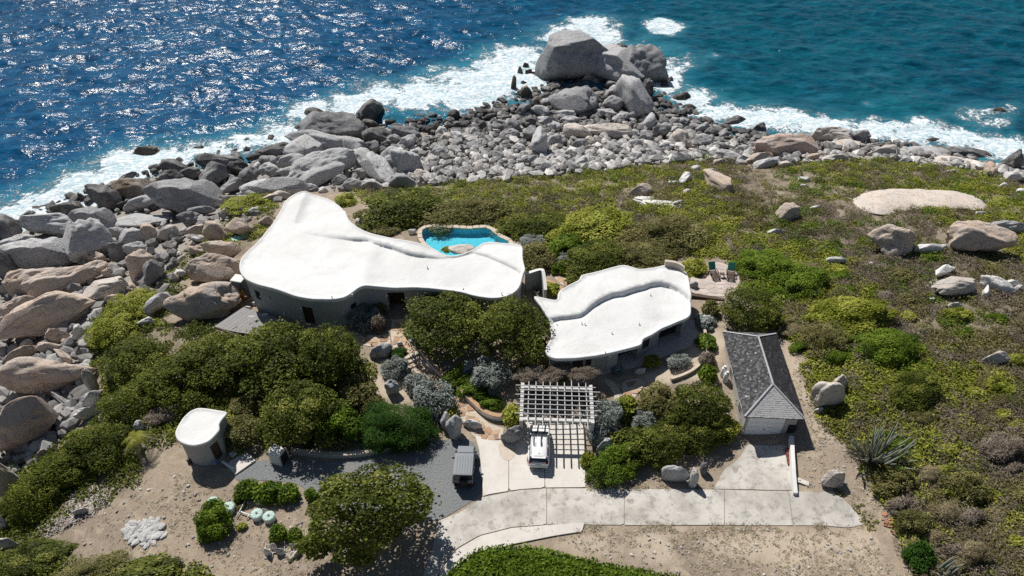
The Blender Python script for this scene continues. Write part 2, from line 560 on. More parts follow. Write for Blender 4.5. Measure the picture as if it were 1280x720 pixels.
    N.bump(h, 1.0, .62, p)
    M['sea'] = m

    # white plaster roofs
    m, t, p, _ = newmat('white_roof_plaster')
    N = NT(t)
    P = N.pos()
    a = N.noise(P, .25, 5, .6, .6); b = N.noise(P, 3.5, 5, .6)
    c = N.mix(N.sstep(a, .4, .75), (.68, .677, .662), (.61, .606, .585))
    c = N.mix(N.math('MULTIPLY', N.sstep(b, .5, .75), .35), c, (.50, .49, .465))
    stn = N.noise(N.scalev(P, (.9, .28, 1.0)), 1.0, 6, .7, .5)
    c = N.mix(N.math('MULTIPLY', N.sstep(stn, .58, .74), .20), c, (.44, .43, .40))
    N.l(c, p.inputs['Base Color']); p.inputs['Roughness'].default_value = .8
    N.bump(N.math('ADD', N.math('MULTIPLY', a, 2.0), N.math('MULTIPLY', b, .25)), .5, .12, p)
    M['roof'] = m

    M['wall'] = simple('painted_render', (.36, .365, .355), .85, var=.06, scale=1.2, bump=.15)
    M['wall_white'] = simple('white_render', (.72, .71, .68), .8, var=.08, scale=2, bump=.2)
    M['cap'] = simple('terracotta_cap', (.45, .29, .18), .8, var=.25, scale=4, bump=.2)
    M['doorwood'] = simple('dark_timber', (.055, .035, .025), .5, var=.3, scale=6)
    M['dark'] = simple('dark_interior', (.03, .03, .032), .8)
    M['glass'] = simple('window_glass', (.02, .025, .03), .08, var=.1, spec=.8)
    M['whitepaint'] = simple('white_paint', (.78, .78, .76), .5, var=.04)
    M['doorwhite'] = simple('garage_door_paint', (.84, .85, .86), .5, var=.03)
    M['orange'] = simple('orange_enamel', (.55, .25, .03), .45)
    M['green_lid'] = simple('green_plastic_lid', (.42, .56, .50), .6, var=.08)
    M['pvc'] = simple('white_pipe', (.75, .75, .74), .4, var=.05)
    M['cushion'] = simple('green_canvas', (.012, .12, .085), .8, var=.1)
    M['teak'] = simple('weathered_teak', (.10, .07, .05), .7, var=.25, scale=8)
    M['deckwood'] = simple('grey_deck_wood', (.30, .29, .285), .8, var=.2, scale=6, bump=.3)
    M['timber'] = simple('pale_grey_timber', (.44, .435, .43), .7, var=.12, scale=6)
    M['stone'] = simple('flagstone', (.42, .29, .19), .85, var=.3, scale=2.5, bump=.3)
    M['mortar'] = simple('mortar', (.52, .45, .37), .9, var=.12, scale=4, bump=.3)
    M['patio'] = simple('pink_paving', (.52, .45, .40), .85, var=.12, scale=3, bump=.2)
    M['tile'] = simple('pool_tile', (.17, .55, .67), .4, var=.30, scale=2.6)  # ripple light of the water put into the tile colour variation
    M['coping'] = simple('pool_coping', (.55, .47, .38), .8, var=.2, scale=3, bump=.3)
    M['redpaint'] = simple('red_brown_kerb', (.17, .055, .045), .7, var=.2, scale=5)
    M['rubber'] = simple('black_rubber', (.02, .02, .02), .8)
    M['blackplastic'] = simple('black_trim', (.025, .025, .027), .5)
    M['carwhite'] = simple('white_car_paint', (.74, .74, .73), .25, var=.03, coat=.6)
    M['cargrey'] = simple('grey_car_paint', (.20, .215, .235), .35, var=.06, coat=.4)
    M['rim'] = simple('alloy_rim', (.4, .4, .41), .35, .8)
    M['redlight'] = simple('red_lamp', (.35, .012, .012), .2)
    M['clearlight'] = simple('clear_lamp', (.6, .6, .6), .15)
    M['plate'] = simple('number_plate', (.5, .5, .48), .5)
    M['blue'] = simple('blue_plastic', (.25, .32, .45), .5)
    M['turq'] = simple('turquoise_paint', (.28, .52, .46), .6)

    # pool water: tinted, lets light through
    m, t, p, out = newmat('pool_water')
    N = NT(t)
    p.inputs['Base Color'].default_value = (.02, .3, .4, 1); p.inputs['Roughness'].default_value = .05
    h = N.noise(N.pos(), 2.2, 4, .5, .8)
    bp = N.bump(h, .5, .12, p)
    gl = N.n('ShaderNodeBsdfGlossy'); gl.inputs['Roughness'].default_value = .04
    N.l(bp.outputs[0], gl.inputs['Normal'])
    trn = N.n('ShaderNodeBsdfTransparent'); trn.inputs[0].default_value = (.68, .96, .98, 1)
    fr = N.n('ShaderNodeFresnel'); fr.inputs[0].default_value = 1.33
    N.l(bp.outputs[0], fr.inputs['Normal'])
    mx = N.n('ShaderNodeMixShader')
    N.l(fr.outputs[0], mx.inputs[0]); N.l(trn.outputs[0], mx.inputs[1]); N.l(gl.outputs[0], mx.inputs[2])
    N.l(mx.outputs[0], out.inputs[0])
    M['poolwater'] = m

    # concrete, two ages
    def concrete(name, c0, c1, c2, crackw, blotch):
        m, t, p, _ = newmat(name)
        N = NT(t)
        P = N.pos()
        a = N.noise(P, .3, 6, .6, .3); b = N.noise(P, 1.1, 9, .78, .15); f = N.noise(P, 14, 4, .7)
        c = N.mix(N.sstep(a, .38, .66), c0, c1)
        c = N.mix(N.math('MULTIPLY', N.sstep(b, .47, .66), blotch), c, c2)
        c = N.mix(N.math('MULTIPLY', N.sstep(f, .5, .75), .25), c, tuple(x * .5 for x in c0))
        if crackw > 0:
            dn = N.n('ShaderNodeVectorMath', operation='ADD')
            nz = N.n('ShaderNodeTexNoise'); nz.inputs['Scale'].default_value = 1.1; nz.inputs['Detail'].default_value = 5; N.l(P, nz.inputs['Vector'])
            N.l(P, dn.inputs[0]); N.l(N.scalev(nz.outputs['Color'], (1.4, 1.4, 0)), dn.inputs[1])
            e = N.voro(dn.outputs[0], .55, 'DISTANCE_TO_EDGE').outputs['Distance']
            k = N.math('MULTIPLY', N.sstep(e, crackw, 0.0), N.sstep(N.noise(P, .25, 2), .42, .55))
            c = N.mix(N.math('MULTIPLY', k, .22), c, (.2, .18, .155))
        N.l(c, p.inputs['Base Color']); p.inputs['Roughness'].default_value = .88; p.inputs['Specular IOR Level'].default_value = .2
        N.bump(N.math('ADD', b, N.math('MULTIPLY', f, .3)), .35, .04, p)
        return m
    M['newconc'] = concrete('pale_concrete', (.64, .60, .55), (.57, .53, .485), (.42, .38, .33), 0, .35)
    M['oldconc'] = concrete('old_concrete', (.56, .53, .485), (.40, .375, .335), (.23, .215, .19), .018, .85)

    m, t, p, _ = newmat('grey_gravel')
    N = NT(t)
    P = N.pos()
    v = N.voro(P, 9).outputs
    f = N.noise(P, .5, 5, .6, .4)
    c = N.mix(N.math('MULTIPLY', v['Distance'], .9), (.27, .278, .277), (.11, .115, .115))
    bw = N.n('ShaderNodeRGBToBW'); N.l(v['Color'], bw.inputs[0])
    c = N.mix(N.sstep(bw.outputs[0], .3, .8), c, (.19, .20, .205))
    c = N.mix(N.math('MULTIPLY', N.sstep(f, .55, .75), .45), c, (.27, .235, .20))
    N.l(c, p.inputs['Base Color']); p.inputs['Roughness'].default_value = .9; p.inputs['Specular IOR Level'].default_value = .15
    N.bump(N.math('SUBTRACT', 1, v['Distance']), .8, .06, p)
    M['gravel'] = m

    m, t, p, _ = newmat('weathered_shingle')
    N = NT(t)
    f = N.noise(N.pos(), 2.5, 5, .7)
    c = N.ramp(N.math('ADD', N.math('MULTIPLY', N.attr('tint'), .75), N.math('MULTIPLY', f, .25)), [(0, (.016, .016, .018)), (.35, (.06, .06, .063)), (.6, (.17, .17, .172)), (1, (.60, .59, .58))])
    N.l(c, p.inputs['Base Color']); p.inputs['Roughness'].default_value = .9; p.inputs['Specular IOR Level'].default_value = .1
    M['shingle'] = m

    m, t, p, _ = newmat('pebble')
    N = NT(t)
    c = N.ramp(N.attr('tint'), [(0, (.09, .087, .085)), (.35, (.27, .265, .258)), (.75, (.50, .48, .455)), (1, (.70, .67, .63))])
    c = N.mix(N.math('MULTIPLY', N.noise(N.pos(), 4, 4), .4), c, (.25, .235, .22))
    zz = N.n('ShaderNodeSeparateXYZ'); N.l(N.pos(), zz.inputs[0])
    c = N.mix(N.sstep(N.math('ADD', zz.outputs[2], N.noise(N.pos(), .3, 3)), SEA + 2.0, SEA + .8), c, N.mix(.8, c, (.05, .045, .04)))
    N.l(c, p.inputs['Base Color']); p.inputs['Roughness'].default_value = .85
    M['pebble'] = m
build_materials()
# ------------------------------------------------------------------ the land: one sheet
RNG = np.random.default_rng(7)
SCRUB_R = [(520, 238), (560, 228), (640, 224), (700, 218), (760, 212), (850, 203), (930, 196), (960, 206), (1030, 202), (1100, 200), (1180, 208), (1240, 218), (1290, 240), (1300, 730), (1165, 730), (1140, 690), (1120, 640),
           (1100, 610), (1075, 575), (1050, 545), (1030, 520), (1010, 480), (1000, 440), (975, 410), (955, 395), (930, 372), (925, 345), (900, 322), (850, 318), (800, 330), (720, 335), (650, 300), (610, 283), (540, 283), (480, 270), (440, 240)]
SCRUB_L = [(105, 425), (140, 372), (180, 352), (215, 340), (240, 300), (285, 280), (330, 255), (350, 255), (330, 290), (300, 315), (235, 345), (205, 400), (260, 410), (330, 402), (420, 425), (455, 450), (505, 545), (440, 562), (300, 570),
           (225, 545), (165, 555), (175, 600), (110, 640), (60, 672), (-20, 672), (-20, 610), (60, 565), (125, 520), (120, 470)]
SCRUB_B = [(-20, 690), (60, 672), (110, 690), (150, 708), (250, 712), (260, 735), (-20, 735)]
BEACH = [(500, 150), (560, 150), (640, 118), (700, 100), (800, 100), (850, 130), (900, 158), (960, 172), (1060, 172), (1160, 185), (1290, 215), (1290, 232), (1240, 215), (1100, 200), (960, 206), (860, 203), (760, 214), (640, 226), (540, 232), (490, 230), (485, 200)]
ROCKY_L = [(-30, 270), (130, 232), (260, 190), (400, 150), (480, 146), (520, 170), (520, 235), (380, 240), (330, 262), (290, 300), (235, 345), (200, 380), (110, 430), (120, 500), (60, 570), (-30, 640)]
PALE = [(440, 455), (500, 450), (520, 500), (480, 515), (440, 500)]
PALE2 = [(868, 420), (895, 400), (905, 470), (870, 480), (800, 480), (760, 490), (740, 480), (800, 465), (850, 450)]
PALE3 = [(970, 415), (1000, 420), (1030, 540), (1060, 560), (1010, 560), (1005, 520)]
PALE4 = [(690, 670), (800, 660), (1080, 660), (1130, 720), (900, 722), (740, 690)]

def blobmask(px, py, L):
    v = np.zeros(np.shape(px))
    for cx, cy, rx, ry, s in L:
        v = np.maximum(v, s * np.clip(1.25 - np.sqrt(((px - cx) / rx) ** 2 + ((py - cy) / ry) ** 2), 0, 1) / 1.0)
    return v

POOL_PX = [(527, 288), (530, 285), (540, 284.3), (560, 285), (580, 286.5), (595, 286.5), (606, 284.5), (612, 285.5), (616, 291), (622, 296), (631, 300), (639, 304), (637, 309), (622, 313), (604, 314), (590, 317), (575, 322), (560, 321), (548, 317), (540, 312), (532, 305), (527, 297)]

def axis(lo, hi, step, far):
    c = list(np.arange(lo, hi, step))
    s, a, b = step, c[0], c[-1]
    left, right = [], []
    while a > -far:
        s *= 1.35; a -= s; left.append(a)
    s = step
    while b < far:
        s *= 1.35; b += s; right.append(b)
    return np.array(left[::-1] + c + right)

def grid_mesh(gx, gy):
    nx, ny = len(gx), len(gy)
    X, Y = np.meshgrid(gx, gy)
    i = np.arange(nx * ny).reshape(ny, nx)
    F = np.stack([i[:-1, :-1], i[:-1, 1:], i[1:, 1:], i[1:, :-1]], -1).reshape(-1, 4)
    return X.ravel(), Y.ravel(), F

def soft(poly, px, py, jit):
    """polygon mask in which the border is uneven"""
    v = 0
    for dx, dy in ((0, 0), (jit, 0), (-jit, 0), (0, jit * .7), (0, -jit * .7)):
        v = v + inside(poly, px + dx, py + dy)
    return v / 5.0

def make_land():
    gx = axis(-78, 82, .6, 1500); gy = axis(18, 132, .6, 1500)
    X, Y, F = grid_mesh(gx, gy)
    Z = T(X, Y)
    far = np.maximum(np.abs(X) - 100, 0) + np.maximum(Y - 150, 0)
    Z = np.where((far > 0) & (Y > 60), np.minimum(Z, SEA - 4), Z)
    px, py = project(X, Y, Z)
    nzx = px + (fnoise(X, Y, 3, 3) - .5) * 26
    nzy = py + (fnoise(X, Y, 3, 5) - .5) * 20
    scrub = np.maximum.reduce([soft(q, nzx, nzy, 5) for q in (SCRUB_R, SCRUB_L, SCRUB_B)])
    sand = np.maximum(soft(BEACH, nzx, nzy, 5), soft(ROCKY_L, nzx, nzy, 5))
    sand = np.maximum(sand, (Z < -5.2).astype(float))
    pale = np.maximum.reduce([soft(q, nzx, nzy, 8) * k for q, k in ((PALE, .7), (PALE2, .9), (PALE3, .6), (PALE4, .55))])
    pale = pale * smoothstep(.3, .6, fnoise(X, Y, 2.5, 9))
    pool_xy = [tuple(unproj(a, b, 1.1)[:2]) for a, b in POOL_PX]
    inp = inside(pool_xy, X, Y)
    Z = Z + (fnoise(X, Y, 1.6, 11) - .5) * .14 * (scrub * 2.0 + .25)
    Z = np.where(inp, -1.2, Z)
    Z = Z - .30 * np.clip(sand, 0, 1) * (1 - scrub)
    me = np_mesh('ground', np.stack([X, Y, Z], 1), F, smooth=True, extra={'scrub': scrub, 'sand': sand * (1 - scrub), 'pale': pale})
    tag(obj('ground', me, M['ground']), 'dry brown earth of the headland under the scrub and round the houses', 'ground', kind='structure')
make_land()

# ------------------------------------------------------------------ the sea: one sheet with a real swell
FOAM = [(10, 282, 60, 34, 1.1), (60, 258, 60, 34, 1.05), (110, 232, 60, 30, 1.05), (160, 205, 60, 30, 1.0), (60, 265, 50, 20, .8), (110, 240, 50, 22, .8), (160, 212, 50, 24, .95), (210, 198, 50, 22, 1), (260, 188, 55, 17, .95), (310, 180, 50, 16, .9), (350, 170, 40, 18, .9), (345, 188, 40, 12, .7),
        (390, 140, 42, 18, 1), (440, 130, 50, 20, 1), (480, 120, 50, 24, 1), (530, 118, 60, 28, 1.1), (560, 90, 40, 20, .85), (590, 110, 60, 36, 1.15), (630, 90, 55, 36, 1.1), (650, 70, 50, 22, 1), (668, 100, 40, 30, 1.05),
        (700, 45, 45, 18, .9), (735, 32, 40, 16, 1.15), (755, 45, 36, 22, 1), (720, 22, 30, 8, .7), (833, 33, 33, 12, 1.1), (800, 60, 60, 20, .6), (850, 78, 36, 14, .85), (836, 100, 30, 24, 1), (870, 125, 36, 20, 1), (900, 140, 40, 16, .95),
        (885, 68, 24, 8, .6), (940, 148, 50, 20, 1), (985, 150, 50, 18, 1), (1030, 155, 55, 18, 1), (1090, 160, 60, 16, 1), (1150, 165, 60, 20, 1), (1200, 172, 60, 18, 1.05), (1250, 185, 55, 20, 1.05), (1215, 140, 40, 14, .85), (1240, 150, 40, 12, .8),
        (1262, 138, 26, 12, .7), (1095, 91, 40, 5, .5), (1120, 120, 60, 5, .4), (630, 58, 20, 8, .7), (1092, 126, 12, 4, .7), (1010, 128, 50, 8, .4), (290, 175, 60, 8, .6), (150, 100, 26, 5, .35), (185, 52, 40, 5, .38), (345, 16, 30, 3, .3)]
TURQ = [(600, 80, 50, 22, .8), (560, 95, 50, 18, .7), (780, 60, 70, 20, .7), (820, 62, 60, 14, .7), (690, 105, 40, 14, .5), (1240, 185, 50, 20, .9), (1150, 150, 60, 16, .35), (930, 120, 60, 14, .3), (60, 262, 70, 20, .5), (160, 215, 60, 20, .35), (1110, 128, 90, 18, .4), (1040, 65, 50, 12, .3), (640, 100, 60, 30, .8)]

def ocean(n, size, seed, wind, amp, dirx, diry):
    r = np.random.default_rng(seed)
    k = np.fft.fftfreq(n, size / n) * 2 * np.pi
    KX, KY = np.meshgrid(k, k)
    K = np.hypot(KX, KY); K[0, 0] = 1e-6
    Lw = wind ** 2 / 9.81
    ph = np.exp(-1 / (K * Lw) ** 2) / K ** 3.6 * (np.abs((KX * dirx + KY * diry) / K) ** 2.2 + .07) * np.exp(-(K * .22) ** 2)
    ph[0, 0] = 0
    h = np.fft.ifft2((r.normal(size=(n, n)) + 1j * r.normal(size=(n, n))) * np.sqrt(ph))
    h = h.real
    return h / h.std() * amp

def make_sea():
    gx = axis(-150, 150, .5, 4000); gy = axis(64, 206, .5, 6000)
    X, Y, F = grid_mesh(gx, gy)
    n, size = 512, 128.0
    H = ocean(n, size, 5, 5.2, .25, .25, .97)
    ix = (X / size * n) % n; iy = (Y / size * n) % n
    x0 = ix.astype(int) % n; y0 = iy.astype(int) % n; fx = ix - np.floor(ix); fy = iy - np.floor(iy)
    x1 = (x0 + 1) % n; y1 = (y0 + 1) % n
    h = (H[y0, x0] * (1 - fx) + H[y0, x1] * fx) * (1 - fy) + (H[y1, x0] * (1 - fx) + H[y1, x1] * fx) * fy
    edge = np.clip(1 - (np.maximum(np.abs(X) - 145, 0) + np.maximum(64 - Y, 0) + np.maximum(Y - 200, 0)) / 12, 0, 1)
    px, py = project(X, Y, np.full(X.shape, SEA))
    jx = px + (fnoise(X, Y, 5, 21) - .5) * 34; jy = py + (fnoise(X, Y, 5, 23) - .5) * 20
    foam = blobmask(jx, jy, [(a, b, c * 1.22, d * 1.25, e) for a, b, c, d, e in FOAM])
    near = (np.abs(X) < 160) & (Y < 215)
    foam = np.where(near, foam, 0)
    land = T(X[near], Y[near])
    sh = np.zeros(X.shape); sh[near] = smoothstep(-12.6, -10.6, land)
    foam = np.clip(foam + sh * .12, 0, 1.15)
    calm = np.clip(1 - .45 * np.clip(foam, 0, 1), .35, 1)
    Z = SEA + h * edge * calm + np.clip(foam, 0, 1) * .10 * (fnoise(X, Y, 1.2, 31) - .4)
    shallow = np.clip(np.where(near, blobmask(jx, jy, TURQ), 0) * .38 + sh * .2, 0, .6)
    teal = smoothstep(430, 1000, px + (fnoise(X, Y, 20, 41) - .5) * 260)
    keep = np.ones(len(X), bool); keep[near] = land < SEA + 1.2
    F = F[keep[F].any(1)]
    use = np.zeros(len(X), bool); use[F.ravel()] = True
    idx = np.cumsum(use) - 1
    V = np.stack([X, Y, Z], 1)[use]
    me = np_mesh('sea', V, idx[F], smooth=True, extra={'foam': foam[use], 'shallow': shallow[use], 'teal': teal[use]})
    tag(obj('sea', me, M['sea']), 'choppy blue sea breaking white along the rocks', 'sea', kind='structure')
make_sea()

# ------------------------------------------------------------------ granite boulders
def rock_mesh(seed, sub, planes, sharp, rough, cuts=0):
    r = np.random.default_rng(seed)
    bm = bmesh.new()
    bmesh.ops.create_icosphere(bm, subdivisions=sub, radius=1.0)
    D = np.array([v.co[:] for v in bm.verts])
    D /= np.linalg.norm(D, axis=1)[:, None]
    N = r.normal(size=(planes, 3)); N /= np.linalg.norm(N, axis=1)[:, None]
    dist = r.uniform(.70, 1.0, planes)
    c = np.maximum(D @ N.T, 0) / dist
    g = (c ** sharp).sum(1) ** (1 / sharp)
    base = 1.0 / np.maximum(g, .72)
    V = D * base[:, None]
    off = Vector(r.uniform(-50, 50, 3))
    nz = np.array([noise.fractal(Vector(d) * 1.3 + off, 1.0, 2.0, 4) for d in D])
    n2 = np.array([noise.ridged_multi_fractal(Vector(d) * 2.2 + off, 1.0, 2.0, 3, 1.0, 2.0) for d in D]) if sub > 2 else nz
    V = V * (1 + rough * nz * .30 - rough * (.10 if cuts else .05) * (n2 - 1))[:, None]
    for _ in range(cuts):
        q = r.normal(size=3); q[2] = abs(q[2]) * .6; q /= np.linalg.norm(q)
        lim = np.max(V @ q) * r.uniform(.66, .84)
        ex = np.maximum(V @ q - lim, 0)
        V = V - ex[:, None] * q[None] * .94
    lo, hi = V.min(0), V.max(0)
    V = (V - (lo + hi) / 2) / ((hi - lo) / 2)
    for v, p in zip(bm.verts, V): v.co = p
    me = bpy.data.meshes.new('boulder')
    bm.to_mesh(me); bm.free()
    me.polygons.foreach_set('use_smooth', np.ones(len(me.polygons), bool))
    me.materials.append(M['rock'])
    return me
ROCK_BIG = [rock_mesh(100 + i, 5, 13 + i % 6, 8 + 5 * (i % 3), .62, 2 + i % 3) for i in range(12)]
ROCK_MID = [rock_mesh(200 + i, 4, 12 + i % 6, 8 + 5 * (i % 3), .6, i % 3) for i in range(12)]
ROCK_SML = [rock_mesh(300 + i, 3, 10 + i % 4, 14, .6) for i in range(8)]
RCOL = {'W': (.075, .07, .066), 'D': (.155, .155, .16), 'G': (.30, .30, .307), 'P': (.49, .488, .485), 'T': (.57, .45, .355), 'K': (.60, .44, .35), 'B': (.17, .12, .075), 'S': (.76, .74, .71), 'Q': (.64, .56, .48)}
RWORD = {'W': 'dark wet', 'D': 'dark grey', 'G': 'grey', 'P': 'pale grey', 'T': 'tan', 'K': 'pinkish tan', 'B': 'wet brown', 'S': 'whitish', 'Q': 'pale tan'}
_rk = random.Random(11)

def rock(cx, cy, L, W, ang, mat, label=None, group=None, sink=.22, name='boulder', flat=None, cat='boulder'):
    s, sa, ca = scale_at(ground(cx, cy))
    if abs(ang) > 90: ang -= 180 * math.copysign(1, ang)
    a = math.radians(ang)
    ux, uy = math.cos(a), math.sin(a) / sa
    Lm = L / s * math.hypot(ux * 1.0, math.sin(a) / sa) * (0.92 if abs(ang) > 10 else 1)
    Lm = min(Lm, L / s * 1.6)
    Wm = W / s
    dm = min(.8 * (L / s), (.60 if L > 50 else .50) * Wm / sa)
    hz = math.sqrt(max(Wm ** 2 - (dm * sa) ** 2, (.4 * Wm) ** 2)) / max(ca, .45)
    if flat: hz *= flat; dm = Wm * .95 / sa
    big = max(L, W)
    me = (_rk.choice(ROCK_BIG) if big > 44 else _rk.choice(ROCK_MID) if big > 16 else _rk.choice(ROCK_SML))
    if max(L, W) > 24: sink -= .08
    p = ground(cx, cy, dz=hz * (.5 - sink) if hz else 0)
    o = bpy.data.objects.new(name, me)
    o.location = p
    o.rotation_euler = (_rk.uniform(-.12, .12), _rk.uniform(-.12, .12), math.atan2(uy, ux) + (math.pi if _rk.random() < .5 else 0))
    o.scale = (Lm / 2 * 1.0, dm / 2 * 1.0, hz / 2 * 1.14)
    c = RCOL[mat]
    j = _rk.uniform(.88, 1.1)
    o.color = (min(1, c[0] * j), min(1, c[1] * j), min(1, c[2] * j), 1)
    tag(o, label, cat, group)
    return link(o)
ROCKS_L = """8 286 42 34 -30 W|dark wet boulder at the foaming edge on the far left shore
84 262 46 22 0 W|dark wet wedge of rock between two light slabs at the left waterline
62 281 68 30 5 P|pale black-stained slab behind the round left-shore boulder
119 276 50 34 0 G|grey rounded boulder below the dark wet wedge
132 246 50 28 -15 W|black wet boulder with a sharp left edge in the foam
102 246 13 11 0 B
167 236 60 29 0 B|wide brown wet boulder standing in foam at the left bay
160 254 46 9 12 W
185 190 34 16 0 B|lone flat-topped brown rock awash off the left shore
249 186 11 8 0 B
279 203 70 25 -4 W|long black boulder lying against the foam, left bay
337 191 56 17 9 W|dark low rock touching the water beside the long pale slab
217 208 40 18 -12 W|wet brown-black boulder behind the large smooth grey dome
239 217 26 16 0 W
266 220 36 27 20 D|dark grey angular boulder under the long black one
210 226 38 22 20 W|black boulder splashed with white behind the smooth grey dome
232 245 86 44 0 G|large smooth grey dome-shaped boulder on the left shore
334 202 20 14 0 G
311 221 26 21 30 D|dark boulder with a steep face right of the long black one
290 233 30 16 25 G
270 241 26 14 -20 G
178 255 38 17 25 P
343 235 84 28 2 P|long pale boulder with a crack beside the top of the big roof
297 254 54 21 3 Q|broad pale tan boulder above the strip of scrub by the big roof
295 264 34 12 0 Q
178 276 78 21 3 P|long low pale slab under the smooth grey dome
251 264 38 12 0 G
236 274 26 17 0 D
165 297 32 18 12 P
190 290 25 22 0 T
211 292 26 17 15 Q
246 288 23 14 8 T
271 289 36 27 -20 T|rounded tan boulder leaning on its neighbour near the green sheet
298 286 32 24 0 T|egg-shaped tan boulder just above the green sheet
249 299 19 10 0 S
277 311 46 21 0 T|low tan boulder with a flat top left of the big roof
247 314 21 14 0 T
170 312 28 18 15 P
146 313 20 18 0 D
331 278 22 14 0 T
142 292 22 17 0 G
45 319 86 42 8 P|large egg-shaped grey boulder with brown stains on the left
2 330 30 54 0 D|dark grey boulder cut by the left edge of the picture
18 303 52 17 0 P|smooth pale slab at the left edge behind the egg-shaped boulder
112 304 60 50 12 P|tall pale dome of granite with a tan block at its foot
112 322 48 17 -12 T|tan block wedged under the pale dome of granite
147 316 19 27 0 D|upright dark block beside the pale dome
42 352 68 34 12 T|tan slab with a pale top under the egg-shaped boulder
74 353 76 28 22 T|long tan slab leaning up to the right, middle of the left boulder pile
101 346 66 21 26 T|narrow tan slab with a sharp lower edge in the left boulder pile
135 341 15 14 0 T
57 393 120 46 26 T|longest tan boulder slanting up to the right in the left boulder pile
22 388 46 24 42 T|brown pointed boulder beside the longest slanting one
132 365 56 25 25 Q|pale angular block at the border of the scrub on the left
141 375 20 12 0 T
8 361 22 13 0 T
5 405 24 18 0 T
267 338 70 37 5 T|reddish tan boulder left of the round end of the big roof
254 379 94 46 2 T|broad grey-brown boulder in front of the round end of the big house
176 331 27 32 38 T|tan pointed boulder half in the scrub left of the big house
193 340 27 30 22 G|grey-tan boulder beside the pointed one in the scrub
225 344 17 12 0 S
198 381 34 22 36 P|grey slanting boulder alone in the scrub on the left
182 405 21 12 20 S
120 425 9 12 0 P
69 420 27 17 5 T
98 418 15 19 60 S
80 446 40 13 -25 T
56 470 118 48 6 T|widest tan boulder with a dark undercut at the left edge
62 434 36 14 0 T
27 442 38 17 35 T
114 478 13 29 80 Q
116 497 28 16 36 P|leaning pale plate of rock right of the widest tan boulder
79 503 46 12 -25 G
26 532 76 58 34 K|tall pinkish boulder with bright ledges at the left edge
110 516 34 14 20 S
92 516 17 8 0 P
4 602 26 46 80 T|brown boulder cut by the left edge below the pinkish one
10 681 30 15 0 Q|pale boulder at the left edge of the bottom scrub
3 656 16 18 0 P
101 640 20 9 10 Q
395 143 30 16 -5 W|dark wet rock with a white splash in the surf above the grey pile
417 159 92 32 -8 D|dark grey ridge-backed boulder at the surf, top of the pile
405 181 104 30 -6 P|long pale whaleback boulder below the dark ridge-backed one
379 189 54 30 -18 P|pale domed boulder with a rusty top leaning on the whaleback
442 186 34 22 -35 G
404 212 96 35 22 P|cracked tan-grey boulder tilting up to the right above the big roof
455 199 44 25 -32 P|pale boulder with a hollow next to the cracked tilted one
474 217 46 28 -42 P|grey angular boulder sloping down to the right above the dark hedge
498 205 50 36 -8 P|broad flat-faced pale block right end of the grey pile
503 228 32 21 0 G|round grey boulder beside the end of the hedge
452 217 15 14 0 P
465 232 26 16 0 P
441 232 27 16 0 G
364 203 36 18 12 P
336 214 28 18 0 P
337 202 22 13 0 G
363 216 32 14 10 G
322 210 14 13 0 S
463 139 32 26 42 W|black pointed boulder standing in the surf
486 131 12 8 0 W
486 140 19 8 -12 B
463 155 22 11 0 W
471 170 36 20 -5 W
507 166 38 17 -3 D
509 179 24 18 0 P
493 174 20 12 0 G
483 181 13 9 0 D
479 187 13 8 0 D
492 186 15 7 0 G
464 185 22 14 0 D
388 234 19 8 0 P
404 238 13 8 0 S
345 246 36 12 0 Q
375 255 20 10 0 P
425 225 22 12 0 G
360 228 24 10 0 G"""
